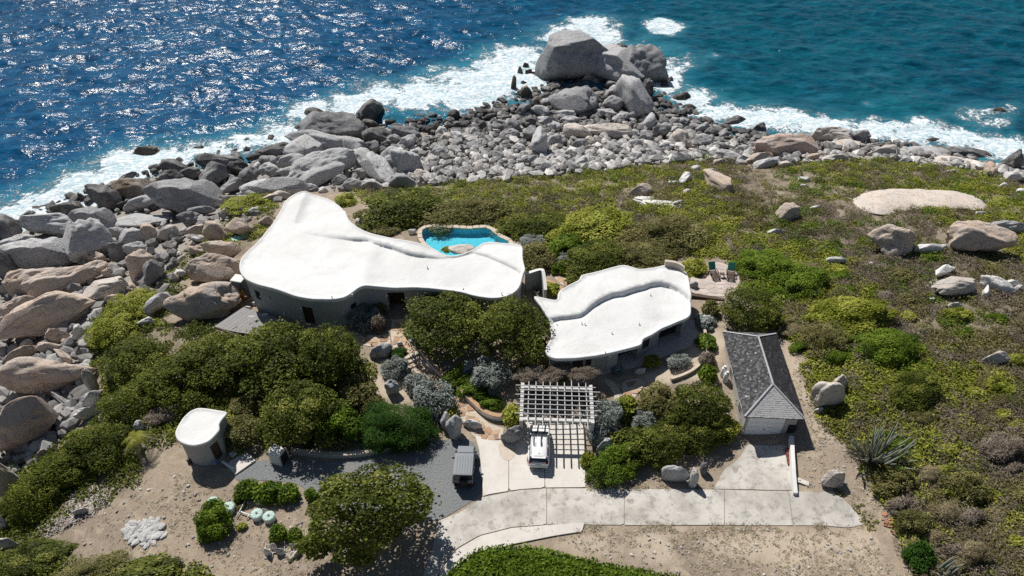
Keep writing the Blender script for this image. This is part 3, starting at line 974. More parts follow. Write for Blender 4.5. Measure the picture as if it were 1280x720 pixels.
ROCKS_P = """718 71 94 56 5 G|giant grey boulder at the tip of the point
772 62 28 12 0 W
771 82 74 42 -16 P|grey boulder with a pale left edge leaning on the giant one
771 95 60 20 -5 G|smooth low boulder in front of the leaning grey one
804 84 60 44 -4 G|square-sided boulder on the seaward end of the point
792 121 40 42 -50 P|tilted boulder with a bright smooth face on the point
809 114 16 25 0 W
716 127 60 34 0 G|barrel-shaped grey boulder in the middle of the point
764 117 24 14 18 P
766 106 22 10 0 G
766 131 26 19 0 G
758 142 24 12 0 P
777 148 23 11 22 P
737 98 26 11 0 Q
707 143 26 11 0 P
712 151 24 11 0 P
650 91 8 15 0 W
657 85 8 12 0 W
661 93 9 11 0 W
667 94 6 9 0 W
658 116 15 17 0 B
655 106 9 9 0 W
682 122 22 14 20 W
669 127 11 9 0 B
654 138 21 17 28 D
677 139 28 15 -18 P
665 152 20 11 0 D
686 153 26 14 0 G
642 108 7 22 0 B
831 107 13 11 0 W
838 102 9 11 0 W
759 163 66 19 -5 Q|long flat tan boulder lying across the stony beach
722 165 36 19 -8 Q|pale tan boulder left of the long flat one on the beach
851 123 25 15 -10 W|wet dark boulder at the right waterline of the point
860 135 21 10 0 W
918 152 28 12 0 D|flat-topped grey rock with a ledge at the right waterline
948 161 18 13 0 D|round dark boulder at the edge of the right-hand surf
853 174 24 22 -35 Q|tan-tipped boulder on the right half of the beach
878 176 29 15 -12 G|broad grey boulder beside the tan-tipped one
813 153 21 20 36 P
826 164 21 18 -20 D
845 164 21 12 0 P
853 153 19 13 0 P
674 182 24 30 62 P|upright pale boulder on the left half of the beach
694 178 19 18 0 P
664 167 23 18 0 G
723 181 18 13 0 G
683 210 15 13 0 G
847 200 47 9 4 D
790 168 20 12 0 P
775 181 16 10 0 P
806 173 20 12 0 G
740 186 24 10 0 Q
870 160 18 11 0 G
888 166 18 11 0 D
905 168 16 9 0 D
925 165 16 9 0 D
900 182 20 9 0 G
700 198 20 12 0 P
660 200 18 12 0 G
648 186 18 12 0 P
640 168 20 12 0 G
620 160 20 11 0 D
600 158 20 10 0 W
575 157 24 11 0 W
545 160 26 11 0 W
605 135 10 7 0 W
570 109 13 9 0 W
625 133 12 7 0 B
521 146 24 5 0 W
540 145 14 7 0 B
567 146 16 15 0 W
585 149 9 8 0 W
612 146 20 6 15 W
630 72 14 8 0 W
628 59 11 6 0 B
540 131 12 6 0 B
478 113 14 6 0 B
726 31 22 5 0 B
981 181 80 30 3 K|huge pinkish block at the right end of the stony beach
950 198 40 14 8 T|tan boulder under the huge pinkish block
958 204 44 13 12 P|pale slanting slab at the grass border under the pinkish block
981 206 23 10 0 Q
911 195 38 12 -12 P
895 227 40 20 -48 T|tan boulder tipped on end in the scrub with a dark underside
857 224 21 14 20 S
841 229 13 8 0 S
859 240 13 7 0 Q
870 211 15 8 0 S
889 213 10 6 0 S
1005 225 16 7 0 S
990 150 17 7 0 B|wet brown rock awash in the right-hand surf
900 203 18 9 0 T
1247 141 22 13 0 B|brown rock out in the breakers on the far right
1176 165 10 8 0 B
1166 177 28 9 0 W|dark low boulder at the right shore wet by the surf
1115 181 15 8 0 W
1098 182 14 7 0 W
1082 173 13 14 0 W
1155 190 60 15 -5 P|pale slab spotted with black on the right shore
1200 190 54 14 -10 D|dark sloping slab beside the spotted pale one
1205 204 68 15 -8 Q|tan flat slab in front of the dark sloping one
1222 185 16 9 -40 B
1231 192 14 8 -40 B
1269 199 28 21 0 W|dark wet boulder at the right edge of the shore
1239 212 18 15 50 K
1266 221 24 14 0 S|whitish block at the right edge above the scrub
1256 210 22 12 0 W
1132 201 18 9 0 P
1105 190 44 14 5 Q
1040 170 48 22 -3 Q|pale tan slab beside the huge pinkish block
1074 172 25 18 0 D|dark boulder at the end of the pale tan slab
1052 181 44 12 8 Q
1044 198 34 10 0 Q
1020 196 26 9 0 T
1275 240 14 8 0 S
1190 215 18 7 0 Q"""
ROCKS_S = """986 267 29 21 0 T|round tan boulder alone in the middle of the scrub
1115 302 60 38 -5 T|large blotched boulder right of centre in the scrub
1227 302 80 40 -14 T|largest brown boulder in the right-hand scrub
1162 311 44 14 0 S|flat whitish rock between the two large scrub boulders
1257 284 50 16 0 P|cracked pale slab at the right edge of the scrub
970 290 23 8 0 S
1046 326 28 10 0 S|small whitish domed rock below the blotched boulder
1180 340 44 15 20 S|smooth whitish rock above the cracked tan slab
1178 354 54 11 10 Q
1195 360 64 22 5 Q|cracked tan slab in the scrub on the right
1245 357 38 18 -25 S|whitish slab next to the cracked tan one
1266 356 20 12 -20 S
1233 366 16 12 40 S
1272 362 18 9 20 S
1194 382 19 9 0 S
1245 449 34 17 0 Q|pale rock half buried in the lower right scrub
1018 260 13 7 0 S
1006 233 12 6 0 S
1225 268 14 7 0 S
1035 492 40 32 10 Q|pale tan rock outcrop right of the garage
1050 478 24 20 0 Q
1042 600 29 18 0 Q|round pale rock on the dry earth beside the drive end
1023 513 12 8 0 S
802 238 30 15 0 T|tan rounded rock above the white outcrop in the scrub
812 248 40 7 4 S|long thin white ledge of the outcrop in the scrub
826 255 52 9 -4 S|broad white ledge of the outcrop in the scrub
848 254 20 7 10 S
800 254 20 6 -30 S
845 593 36 19 -6 P|grey boulder lying along the upper edge of the old drive
867 598 15 22 75 P|standing stone beside the grey boulder by the drive
880 587 11 15 0 D
755 561 20 24 0 P|tall pale boulder beside the grey bush by the parking pad
568 533 22 28 60 P|grey boulder at the foot of the flagstone path
557 527 18 22 80 G
590 531 26 11 -8 S|flat white boulder beside the foot of the path
490 486 19 20 0 P|round grey boulder in the garden left of the path
476 440 30 16 20 P|smooth pale boulder at the top of the garden
425 508 16 14 0 D
800 465 14 9 0 S
640 545 28 22 0 G|round stone planter rock at the corner of the parking pad
632 550 12 9 0 D
805 389 18 14 0 D
796 382 16 10 0 S
606 452 20 14 0 S
613 470 14 12 0 S
600 474 14 12 0 P
846 388 18 12 0 S
885 397 16 10 0 S
873 395 12 9 0 S
866 357 12 13 0 P|grey boulder beside the end of the second roof
160 525 18 10 20 P
175 535 12 16 0 P
250 487 10 6 0 S
500 430 8 6 0 S
330 395 12 6 0 S
315 398 16 6 0 S
318 380 8 6 0 S
310 385 9 5 0 S
335 690 12 10 0 S
342 684 10 8 0 Q
350 690 12 9 0 S
374 690 16 6 60 Q
366 682 8 6 0 S
322 628 8 7 0 S
332 638 7 6 0 S
1255 232 12 8 0 S
515 290 10 8 0 S
448 280 8 12 0 S
460 288 9 8 0 P
640 308 14 7 0 S
628 296 10 6 0 S
800 232 9 5 0 S
910 240 9 5 0 S
1075 250 10 5 0 S
1090 330 8 5 0 S
1112 340 8 5 0 S
1165 375 9 5 0 S"""

def place_rocks(tab, zone, group):
    for ln in tab.split('\n'):
        a, _, lab = ln.partition('|')
        cx, cy, L, W, ang, m = a.split()
        cx, cy, L, W, ang = map(float, (cx, cy, L, W, ang))
        fl = .45 if (L > 3.6 * W and m in 'QSP') else None
        if lab:
            rock(cx, cy, L, W, ang, m, lab, None, flat=fl)
        else:
            rock(cx, cy, L, W, ang, m, '%s stone %s' % (RWORD[m], zone), '%s %s' % (RWORD[m], group), flat=fl)
place_rocks(ROCKS_L, 'jammed among the big boulders of the left shore', 'stones among the left-shore boulders')
place_rocks(ROCKS_P, 'lying on the stony point and its waterline', 'stones of the point and right shore')
place_rocks(ROCKS_S, 'half buried in the scrub or garden earth', 'stones in the scrub and gardens')

def scatter_stones():
    r = np.random.default_rng(3)
    n = 0
    while n < 80:
        px, py = r.uniform(490, 1000), r.uniform(125, 222)
        if not inside(BEACH, np.array([px]), np.array([py]))[0]: continue
        L = r.uniform(10, 20); W = L * r.uniform(.55, .85)
        m = r.choice(list('PPPPGGQDS') if py > 165 else list('PGGDD'))
        rock(px, py, L, W, r.uniform(-40, 40), m, '%s stone of the beach between the point and the scrub' % RWORD[m], '%s beach stones' % RWORD[m], name='beach_stone', cat='stone')
        n += 1
    n = 0
    while n < 95:
        px, py = r.uniform(-10, 500), r.uniform(190, 590)
        if not inside(ROCKY_L, np.array([px]), np.array([py]))[0]: continue
        L = r.uniform(10, 24); W = L * r.uniform(.5, .8)
        m = r.choice(list('PGD') if px > 200 or py < 300 else list('TTQGD'))
        rock(px, py, L, W, r.uniform(-30, 60), m, '%s stone filling a gap between left-shore boulders' % RWORD[m], '%s gap stones of the left shore' % RWORD[m], sink=.5, name='shore_stone', cat='stone')
        n += 1
scatter_stones()

def rubble(name, label, cat, poly, count, smin, smax, seed, tintfn, parent=None):
    """many small stones as one stuff object"""
    r = np.random.default_rng(seed)
    P = np.array(poly, float)
    x0, y0 = P.min(0); x1, y1 = P.max(0)
    bases = []
    for k in range(8):
        bm = bmesh.new(); bmesh.ops.create_icosphere(bm, subdivisions=1, radius=1.0)
        V = np.array([v.co[:] for v in bm.verts]); F = np.array([[v.index for v in f.verts] for f in bm.faces]); bm.free()
        V *= (1 + r.uniform(-.28, .2, (len(V), 1)))
        bases.append((V, F))
    pts = []
    while len(pts) < count:
        q = np.stack([r.uniform(x0, x1, 4000), r.uniform(y0, y1, 4000)], 1)
        pts += list(q[inside(P, q[:, 0], q[:, 1])])
    pts = np.array(pts[:count])
    # pixel -> ground in bulk: solve on a coarse lattice, then interpolate
    D = np.stack([(pts[:, 0] - 640) / FPX, CP + (360 - pts[:, 1]) / FPX * SP, -SP + (360 - pts[:, 1]) / FPX * CP], 1)
    t = np.full(count, (CAM_H - 0) / -D[:, 2])
    t = (CAM_H - 0) / -D[:, 2]
    for _ in range(25):
        z = T(D[:, 0] * t, D[:, 1] * t)
        t = .5 * t + .5 * (CAM_H - z) / -D[:, 2]
    X, Y = D[:, 0] * t, D[:, 1] * t
    Z = T(X, Y)
    Vs, Fs, Ts = [], [], []
    off = 0
    for i in range(count):
        V, F = bases[i % 8]
        s = smin + (smax - smin) * r.random() ** 2.1
        a = r.uniform(0, 6.28); ca, sa = math.cos(a), math.sin(a)
        S = V * np.array([s * r.uniform(.8, 1.4), s * r.uniform(.6, 1.0), s * r.uniform(.55, 1.0)])
        S = np.stack([S[:, 0] * ca - S[:, 1] * sa, S[:, 0] * sa + S[:, 1] * ca, S[:, 2]], 1)
        Vs.append(S + np.array([X[i], Y[i], Z[i] + s * .35])); Fs.append(F + off); off += len(V)
        Ts.append(np.full(len(F), np.clip(tintfn(r) - .38 * np.clip((-7.0 - Z[i]) / 2.2, 0, 1) * (name == 'beach_rubble'), 0, 1)))
    me = np_mesh(name, np.vstack(Vs), np.vstack(Fs), tint=np.concatenate(Ts))
    o = obj(name, me, M['pebble'], parent)
    return tag(o, label, cat, kind='stuff')
rubble('beach_rubble', 'small grey and pale stones covering the beach', 'rubble', BEACH, 4600, .16, 1.05, 5, lambda r: np.clip(r.normal(.54, .28), 0, 1))
rubble('shore_rubble', 'small broken stones between the left-shore boulders', 'rubble', ROCKY_L, 1500, .2, 1.0, 6, lambda r: np.clip(r.normal(.30, .2), 0, 1))

def bare_sheet():
    px = [(1063, 251), (1074, 244), (1090, 239), (1115, 236.5), (1150, 237), (1180, 239), (1205, 243), (1225, 250), (1237, 261), (1222, 264), (1200, 261), (1175, 263), (1145, 262), (1124, 266), (1104, 271), (1086, 268), (1072, 260)]
    O = resample(gxy(px), .6, True, 2)
    V2, F, _ = cdt_fill(O, .6, np.random.default_rng(2))
    a, b, c = V2[F[:, 0]], V2[F[:, 1]], V2[F[:, 2]]
    cr = (b[:, 0] - a[:, 0]) * (c[:, 1] - a[:, 1]) - (b[:, 1] - a[:, 1]) * (c[:, 0] - a[:, 0])
    F = np.where((cr < 0)[:, None], F[:, ::-1], F)
    d, _, _ = seg_dist(V2, np.vstack([O, O[:1]]))
    z = T(V2[:, 0], V2[:, 1]) + .5 * np.sqrt(np.clip(1 - (1 - np.clip(d / 3.2, 0, 1)) ** 2, 0, 1)) + (fnoise(V2[:, 0], V2[:, 1], 2.5, 3) - .5) * .6 + .08
    m = len(O); n = len(V2)
    rb = np.concatenate([O, (T(O[:, 0], O[:, 1]) - .5)[:, None]], 1); rt = np.concatenate([O, (T(O[:, 0], O[:, 1]) + .1)[:, None]], 1)
    i = np.arange(m); j = (i + 1) % m
    S = np.concatenate([np.stack([n + i, n + m + i, n + m + j], 1), np.stack([n + i, n + m + j, n + j], 1)])
    me = np_mesh('bare_rock', np.vstack([np.concatenate([V2, z[:, None]], 1), rt, rb]), np.vstack([F, S]), smooth=True)
    o = obj('bare_rock', me, M['rock']); o.color = (.66, .56, .47, 1)
    tag(o, 'broad low sheet of pale bare rock in the scrub', 'rock')
bare_sheet()
YARD = [(120, 640), (170, 600), (220, 588), (285, 605), (330, 606), (390, 630), (400, 690), (430, 722), (200, 722), (90, 690)]
YARD2 = [(690, 672), (800, 660), (1080, 662), (1130, 724), (900, 726), (740, 694)]
YARD3 = [(1000, 420), (1030, 520), (1090, 600), (1120, 660), (1085, 650), (1045, 612), (1005, 608), (996, 560), (1012, 540), (990, 470)]
rubble('yard_pebbles', 'small pebbles on the dry earth of the lower left', 'pebbles', YARD, 260, .03, .16, 7, lambda r: np.clip(r.normal(.6, .2), 0, 1))
rubble('yard_pebbles', 'small pebbles on the dry earth under the drive', 'pebbles', YARD2, 260, .03, .14, 8, lambda r: np.clip(r.normal(.6, .2), 0, 1))
rubble('yard_pebbles', 'small pebbles on the earth beside the garage', 'pebbles', YARD3, 200, .03, .12, 9, lambda r: np.clip(r.normal(.6, .2), 0, 1))
# ------------------------------------------------------------------ roads, paths, pads: sheets draped on the land
def drape(name, poly_xy, mat, off, thick, parent=None, step=.8, zfn=None, kind=None, seed=1, smooth_n=0, res=None):
    O = np.array(poly_xy, float)
    O = resample(O, res or step, True, smooth_n)
    r = np.random.default_rng(seed)
    V2, F, _ = cdt_fill(O, step, r)
    zf = zfn or (lambda x, y: T(x, y))
    n = len(V2)
    top = np.concatenate([V2, (zf(V2[:, 0], V2[:, 1]) + off)[:, None]], 1)
    m = len(O)
    ring_t = np.concatenate([O, (zf(O[:, 0], O[:, 1]) + off)[:, None]], 1)
    ring_b = ring_t - np.array([0, 0, thick])
    V = np.vstack([top, ring_t, ring_b])
    # orientation: make the faces look up
    a, b, c = V2[F[:, 0]], V2[F[:, 1]], V2[F[:, 2]]
    cr = (b[:, 0] - a[:, 0]) * (c[:, 1] - a[:, 1]) - (b[:, 1] - a[:, 1]) * (c[:, 0] - a[:, 0])
    F = np.where((cr < 0)[:, None], F[:, ::-1], F)
    i = np.arange(m); j = (i + 1) % m
    S = np.concatenate([np.stack([n + i, n + m + i, n + m + j], 1), np.stack([n + i, n + m + j, n + j], 1)])
    me = np_mesh(name, V, np.vstack([F, S]))
    o = obj(name, me, mat, parent)
    if kind: o['kind'] = kind
    return o

gv = [(288, 583), (320, 576), (352, 574), (400, 578), (450, 574), (500, 560), (545, 551), (588, 548), (599, 562), (603, 590), (603, 618), (575, 636), (548, 652), (500, 648), (440, 640), (395, 622), (372, 604), (330, 600), (296, 604)]
tag(drape('gravel_yard', gxy(gv), M['gravel'], .035, .3, step=1.0, smooth_n=2, res=.5), 'blue grey gravel yard where the grey car is parked', 'gravel', kind='structure')

drive = empty('concrete_driveway', (0, 0, 0)); tag(drive, 'old cracked concrete drive running across to the garage', 'driveway', kind='structure')
top_l = [(548, 652), (576, 640), (603, 622), (650, 613), (683, 611)]
bot_l = [(683, 656), (640, 659), (600, 669), (570, 686), (556, 704), (545, 722), (528, 722), (540, 690)]
def old_panel(px, off=.055, mat='oldconc'):
    return drape('concrete_panel', gxy(px), M[mat], off, .3, drive, step=.8, res=.4)
old_panel(top_l + bot_l)
old_panel([(683.8, 611), (760, 611), (780, 611.5), (780, 656.5), (683.8, 655.8)])
old_panel([(780.8, 611.5), (850, 612), (905, 612.5), (905, 656.5), (780.8, 656.5)], .058)
old_panel([(905.8, 612.5), (985, 614), (991, 657), (905.8, 656.5)])
old_panel([(985.8, 613.6), (1020, 616), (1045, 614), (1052, 622), (1063, 633), (1082, 655), (1060, 660), (1030, 657), (992, 657)], .05)
old_panel([(892, 611.5), (905, 588), (925, 572), (934, 556), (983, 556), (990, 590), (996, 612), (985, 613), (940, 612)], .05)
kerb = drape('concrete_kerb_strip', gxy([(730, 654.5), (728, 665), (690, 671), (640, 681), (600, 694), (575, 708), (562, 724), (547, 724), (557, 706), (571, 688), (600, 671), (640, 661), (683, 657.5)]), M['newconc'], .12, .35, drive, step=.8, res=.4)

pad = empty('parking_pad', (0, 0, 0)); tag(pad, 'pale concrete parking pad in front of the pergola', 'parking pad', kind='structure')
def pad_panel(px): return drape('concrete_panel', gxy(px), M['newconc'], .075, .3, pad, step=.9, res=.4)
pad_panel([(594, 545), (612, 551), (635.6, 551), (635.6, 614.2), (612, 618), (604, 620.5), (602, 590), (599, 562)])
pad_panel([(636.4, 551), (646, 551), (648, 528), (680.6, 528), (680.6, 610), (650, 612), (636.4, 614)])
pad_panel([(681.4, 528), (732, 528), (730, 560), (732, 609.5), (681.4, 610)])
isl = drape('soil_island', gxy([(622, 553), (642, 552), (646, 566), (641, 575), (633, 578), (626, 573), (623, 563)]), M['coping'], .09, .2, pad, step=.5, smooth_n=2, res=.3)

# crazy paving: every stone is a stone
def voronoi_cells(pts, nb=14):
    cells = []
    for i, p in enumerate(pts):
        d = np.linalg.norm(pts - p, axis=1)
        poly = [p + np.array(v) * 1.2 for v in ((-1, -1), (1, -1), (1, 1), (-1, 1))]
        for j in np.argsort(d)[1:nb]:
            m = (pts[j] + p) / 2; nrm = (pts[j] - p)
            out = []
            for a, b in zip(poly, poly[1:] + poly[:1]):
                da, db = (a - m) @ nrm, (b - m) @ nrm
                if da <= 0: out.append(a)
                if da * db < 0: out.append(a + (b - a) * da / (da - db))
            poly = out
            if len(poly) < 3: break
        cells.append(poly)
    return cells

def flagstones(parent, poly_xy, spacing, off, seed, zfn=None, name='flagstone', mats=('stone',)):
    r = np.random.default_rng(seed)
    P = np.array(poly_xy)
    x0, y0 = P.min(0) - 1; x1, y1 = P.max(0) + 1
    gx, gy = np.meshgrid(np.arange(x0, x1, spacing), np.arange(y0, y1, spacing))
    pts = np.stack([gx.ravel(), gy.ravel()], 1) + r.uniform(-.42, .42, (gx.size, 2)) * spacing
    ring = np.vstack([P, P[:1]])
    n = 0
    for p, c in zip(pts, voronoi_cells(pts)):
        if len(c) < 3: continue
        c = np.array(c); cen = c.mean(0)
        if not inside(P, np.array([cen[0]]), np.array([cen[1]]))[0]: continue
        if seg_dist(cen[None], ring)[0][0] < spacing * .22: continue
        q = cen + (c - cen) * .90
        # pull corners that stick out of the outline back in
        for k in range(len(q)):
            f = 1.0
            while f > .3 and not inside(P, np.array([q[k][0]]), np.array([q[k][1]]))[0]:
                f -= .1; q[k] = cen + (c[k] - cen) * .90 * f
        z = float((zfn or T)(cen[:1], cen[1:])[0]) + off
        mb = MB(); mb.prism([tuple(v - cen) for v in q], -.05, .022 + r.uniform(-.006, .008))
        o = mb.build(name, M['stones'][n % len(M['stones'])], parent, loc=(cen[0], cen[1], z))
        n += 1
M['stones'] = [simple('flagstone_tone', c, .85, var=.22, scale=3, bump=.3) for c in ((.40, .25, .155), (.47, .33, .22), (.33, .21, .14), (.52, .41, .30), (.43, .30, .20))]

path_l = [(505, 398), (512, 418), (506, 432), (512, 452), (524, 470), (546, 486), (561, 502), (578, 520), (589, 536), (594, 546), (604, 550), (621, 551), (626, 544), (628, 534), (612, 533), (598, 521), (584, 505), (566, 487), (548, 470), (534, 460), (522, 444), (516, 434), (530, 430), (528, 410), (524, 400)]
pth = empty('flagstone_path', (0, 0, 0)); tag(pth, 'orange tan crazy paved path winding down from the big house to the parking pad', 'path', kind='structure')
path_poly = [(490, 400), (488, 418), (492, 436), (506, 452), (519, 465), (541, 484), (556, 500), (573, 519), (584, 534), (592, 546), (603, 550), (621, 551), (628, 547), (630, 536), (612, 530), (598, 518), (584, 502), (566, 484), (548, 468), (534, 456), (524, 442), (519, 432), (522, 414), (520, 399)]
pxy = gxy(path_poly)
drape('mortar_bed', pxy, M['mortar'], .05, .3, pth, step=.6, res=.35)
flagstones(pth, pxy, .62, .055, 3)
side_poly = [(415, 414), (440, 416), (470, 420), (487, 418), (489, 436), (470, 434), (440, 430), (418, 426)]
pt2 = empty('house_walk', (0, 0, 0)); tag(pt2, 'flagstone walk along the foot of the big house wall', 'walk', kind='structure')
sxy = gxy(side_poly)
drape('mortar_bed', sxy, M['mortar'], .045, .3, pt2, step=.6, res=.35)
flagstones(pt2, sxy, .7, .05, 5)
# treads of the curved flight of steps
st = empty('garden_steps', tuple(ground(518, 453))); tag(st, 'short curved flight of stone steps in the flagstone path', 'steps')
b0 = np.array(st.location[:])
for k, (a, m, b) in enumerate([((504, 447), (513, 444), (522, 440)), ((507, 452), (516, 448), (525, 444)), ((509, 457), (519, 453), (528, 449)), ((512, 461), (522, 457), (531, 453))]):
    A, Mi, B = (ground(*v)[:2] - b0[:2] for v in (a, m, b))
    top = 1.26 - .17 * k - b0[2]
    mb = MB()
    arc = [A * (1 - t) ** 2 + 2 * t * (1 - t) * (Mi * 2 - (A + B) / 2) + B * t * t for t in np.linspace(0, 1, 7)]
    dn = np.array([.14, -.42])
    poly = [tuple(q) for q in arc] + [tuple(q + dn) for q in arc[::-1]]
    mb.prism(poly, top - .5, top)
    mb.build('tread', M['mortar'] if k % 2 else M['coping'], st)

def walk(pts, name, label, cat, mat, off=.05, paver=None, spacing=.7, seed=1):
    e = empty(name, (0, 0, 0)); tag(e, label, cat, kind='structure')
    q = gxy(pts)
    drape('walk_bed', q, M[mat], off, .25, e, step=.6, smooth_n=2, res=.35)
    if paver: flagstones(e, q, spacing, off + .004, seed)
    return e
walk([(752, 474), (762, 473), (772, 482), (779, 498), (776, 512), (767, 520), (764, 512), (769, 500), (766, 488), (757, 480)], 'curved_walk', 'cream curved walk beside the pergola', 'walk', 'mortar')
walk([(776, 478), (800, 472), (808, 480), (798, 492), (784, 508), (777, 514), (780, 498)], 'stepping_walk', 'tan walk of big irregular stones right of the cream curved walk', 'walk', 'mortar', .05, True, .95, 9)
walk([(685, 312), (694, 318), (700, 332), (703, 346), (714, 352), (712, 360), (698, 354), (690, 342), (684, 328)], 'court_walk', 'curved tan walk between the pool garden and the second house', 'walk', 'mortar', .05, True, .8, 11)

# ------------------------------------------------------------------ houses with sculpted roofs
def pxs(s): return [tuple(map(float, p.split(','))) for p in s.split()]

def wall_ribbon(loop, ztop, zbot, parent, mat, openings, closed=True):
    """wall round a loop of points (n,2); openings = [(index centre, width m, z0, z1, depth)] leave real recesses"""
    n = len(loop)
    seg = np.linalg.norm(np.diff(np.vstack([loop, loop[:1]]), axis=0), axis=1)
    s = np.concatenate([[0], np.cumsum(seg)])
    Ltot = s[-1]
    cuts = set(np.round(s[:-1], 4))
    spans = []
    for ci, wd, z0, z1, dep in openings:
        a, b = s[ci] - wd / 2, s[ci] + wd / 2
        spans.append((a, b, z0, z1, dep)); cuts |= {a % Ltot, b % Ltot}
    cuts = sorted(cuts)
    cuts.append(Ltot)
    ext = np.vstack([loop, loop[:1]])
    def at(u):
        u = u % Ltot
        return np.array([np.interp(u, s, ext[:, 0]), np.interp(u, s, ext[:, 1])])
    area = 0.5 * np.sum(loop[:, 0] * np.roll(loop[:, 1], -1) - np.roll(loop[:, 0], -1) * loop[:, 1])
    def inn(u):
        d = at(u + .15) - at(u - .15); d /= np.linalg.norm(d)
        return np.array([-d[1], d[0]]) * (1 if area > 0 else -1)
    bm = bmesh.new()
    def quad(p, q, za, zb, zc=None, zd=None):
        vs = [bm.verts.new((p[0], p[1], za)), bm.verts.new((q[0], q[1], za)), bm.verts.new((q[0], q[1], zb)), bm.verts.new((p[0], p[1], zb))]
        bm.faces.new(vs)
    ztf = ztop if callable(ztop) else (lambda x, y: ztop)
    for a, b in zip(cuts[:-1], cuts[1:]):
        if b - a < 1e-3: continue
        mid = (a + b) / 2
        p, q = at(a), at(b - 1e-6)
        zt = float(ztf(*(at(mid))))
        hit = None
        for sp in spans:
            if sp[0] - 1e-4 <= mid <= sp[1] + 1e-4: hit = sp
        if hit is None: quad(p, q, zbot, zt)
        else:
            quad(p, q, zbot, hit[2]); quad(p, q, hit[3], zt)
    info = []
    for a, b, z0, z1, dep in spans:
        p, q = at(a), at(b)
        ii = inn((a + b) / 2)
        pi, qi = p + ii * dep, q + ii * dep
        quad(p, pi, z0, z1); quad(q, qi, z0, z1)
        for z in (z0, z1):
            bm.faces.new([bm.verts.new((*v, z)) for v in (p, q, qi, pi)])
        info.append((p, q, pi, qi, ii))
    me = bpy.data.meshes.new('wall'); bmesh.ops.remove_doubles(bm, verts=bm.verts, dist=1e-4)
    bm.to_mesh(me); bm.free()
    return obj('wall', me, mat, parent), info

def offset_loop(L, d):
    """move a closed loop inward by d (for counter-clockwise or clockwise alike)"""
    t = np.roll(L, -1, 0) - np.roll(L, 1, 0)
    t /= np.linalg.norm(t, axis=1)[:, None] + 1e-9
    nrm = np.stack([-t[:, 1], t[:, 0]], 1)
    area = 0.5 * np.sum(L[:, 0] * np.roll(L[:, 1], -1) - np.roll(L[:, 0], -1) * L[:, 1])
    return L + nrm * d * (1 if area > 0 else -1)

def roof_slab(name, O, zfn, parent, step=.4, lip=.07, depth=.34, over=.38, seed=1, mat=None, lines=()):
    """sculpted roof: height field inside outline O with a raised rounded lip, a fascia and a soffit"""
    r = np.random.default_rng(seed)
    inner = offset_loop(O, .22)
    V2, F, _ = cdt_fill(inner, step, r, lines=lines)
    a, b, c = V2[F[:, 0]], V2[F[:, 1]], V2[F[:, 2]]
    cr = (b[:, 0] - a[:, 0]) * (c[:, 1] - a[:, 1]) - (b[:, 1] - a[:, 1]) * (c[:, 0] - a[:, 0])
    F = np.where((cr < 0)[:, None], F[:, ::-1], F)
    n = len(V2); m = len(O)
    zz = zfn(V2[:, 0], V2[:, 1])
    top = np.concatenate([V2, zz[:, None]], 1)
    zo = zfn(O[:, 0], O[:, 1])
    def ring(d, z): return np.concatenate([offset_loop(O, d), z[:, None]], 1)
    zin = zfn(inner[:, 0], inner[:, 1])
    rings = [ring(.22, zin), ring(.17, zo + lip * .7), ring(.10, zo + lip), ring(.03, zo + lip * .7), ring(0, zo), ring(-.03, zo - .10), ring(-.02, zo - depth * .8), ring(.04, zo - depth), ring(over, zo - depth - .02)]
    V = np.vstack([top] + rings)
    i = np.arange(m); j = (i + 1) % m
    S = []
    for k in range(len(rings) - 1):
        p = n + k * m; q = n + (k + 1) * m
        S.append(np.stack([p + i, q + i, q + j], 1)); S.append(np.stack([p + i, q + j, p + j], 1))
    me = np_mesh(name, V, np.vstack([F] + S), smooth=True)
    bm = bmesh.new(); bm.from_mesh(me); bmesh.ops.remove_doubles(bm, verts=bm.verts, dist=1e-4); bmesh.ops.recalc_face_normals(bm, faces=bm.faces); bm.to_mesh(me); bm.free()
    return obj(name, me, mat or M['roof'], parent)

def near_index(loop, zmid, px, py=None):
    """loop point on the camera side that shows nearest to this photo column"""
    a, b = project(loop[:, 0], loop[:, 1], np.full(len(loop), zmid))
    d = np.abs(a - px) * 3 + (-b * .5 if py is None else np.abs(b - py) * 2)
    return int(np.argmin(d))

def door_leaf(parent, name, p, q, z0, z1, ii, off, mat, thick=.06, frame=None, bars=0):
    """a leaf filling a recess, set back by off from the wall face"""
    P0 = Vector((*(p + ii * off), 0)); P1 = Vector((*(q + ii * off), 0))
    c = (P0 + P1) / 2; d = P1 - P0
    rz = math.atan2(d.y, d.x)
    mb = MB(); mb.box((c.x, c.y, (z0 + z1) / 2), (d.length - .02, thick, z1 - z0 - .02), rz)
    o = mb.build(name, mat, parent)
    if frame:
        mb = MB()
        e = d.normalized()
        for t in (0.05, d.length - .05): mb.box((P0.x + e.x * t, P0.y + e.y * t, (z0 + z1) / 2), (.09, thick + .06, z1 - z0 - .012), rz)
        mb.box((c.x, c.y, z1 - .06), (d.length - .2, thick + .055, .09), rz)
        for k in range(bars):
            t = d.length * (k + 1) / (bars + 1)
            mb.box((P0.x + e.x * t, P0.y + e.y * t, (z0 + z1) / 2), (.06, thick + .05, z1 - z0 - .14), rz)
        mb.build('frame', frame, o)
    return o

def step_lines(L):
    R = resample(L, .22, False, 1)
    t = np.gradient(R, axis=0); t /= np.linalg.norm(t, axis=1)[:, None] + 1e-9
    nn = np.stack([-t[:, 1], t[:, 0]], 1)
    return [R + nn * k for k in (-.20, -.06, .0, .06, .20)]

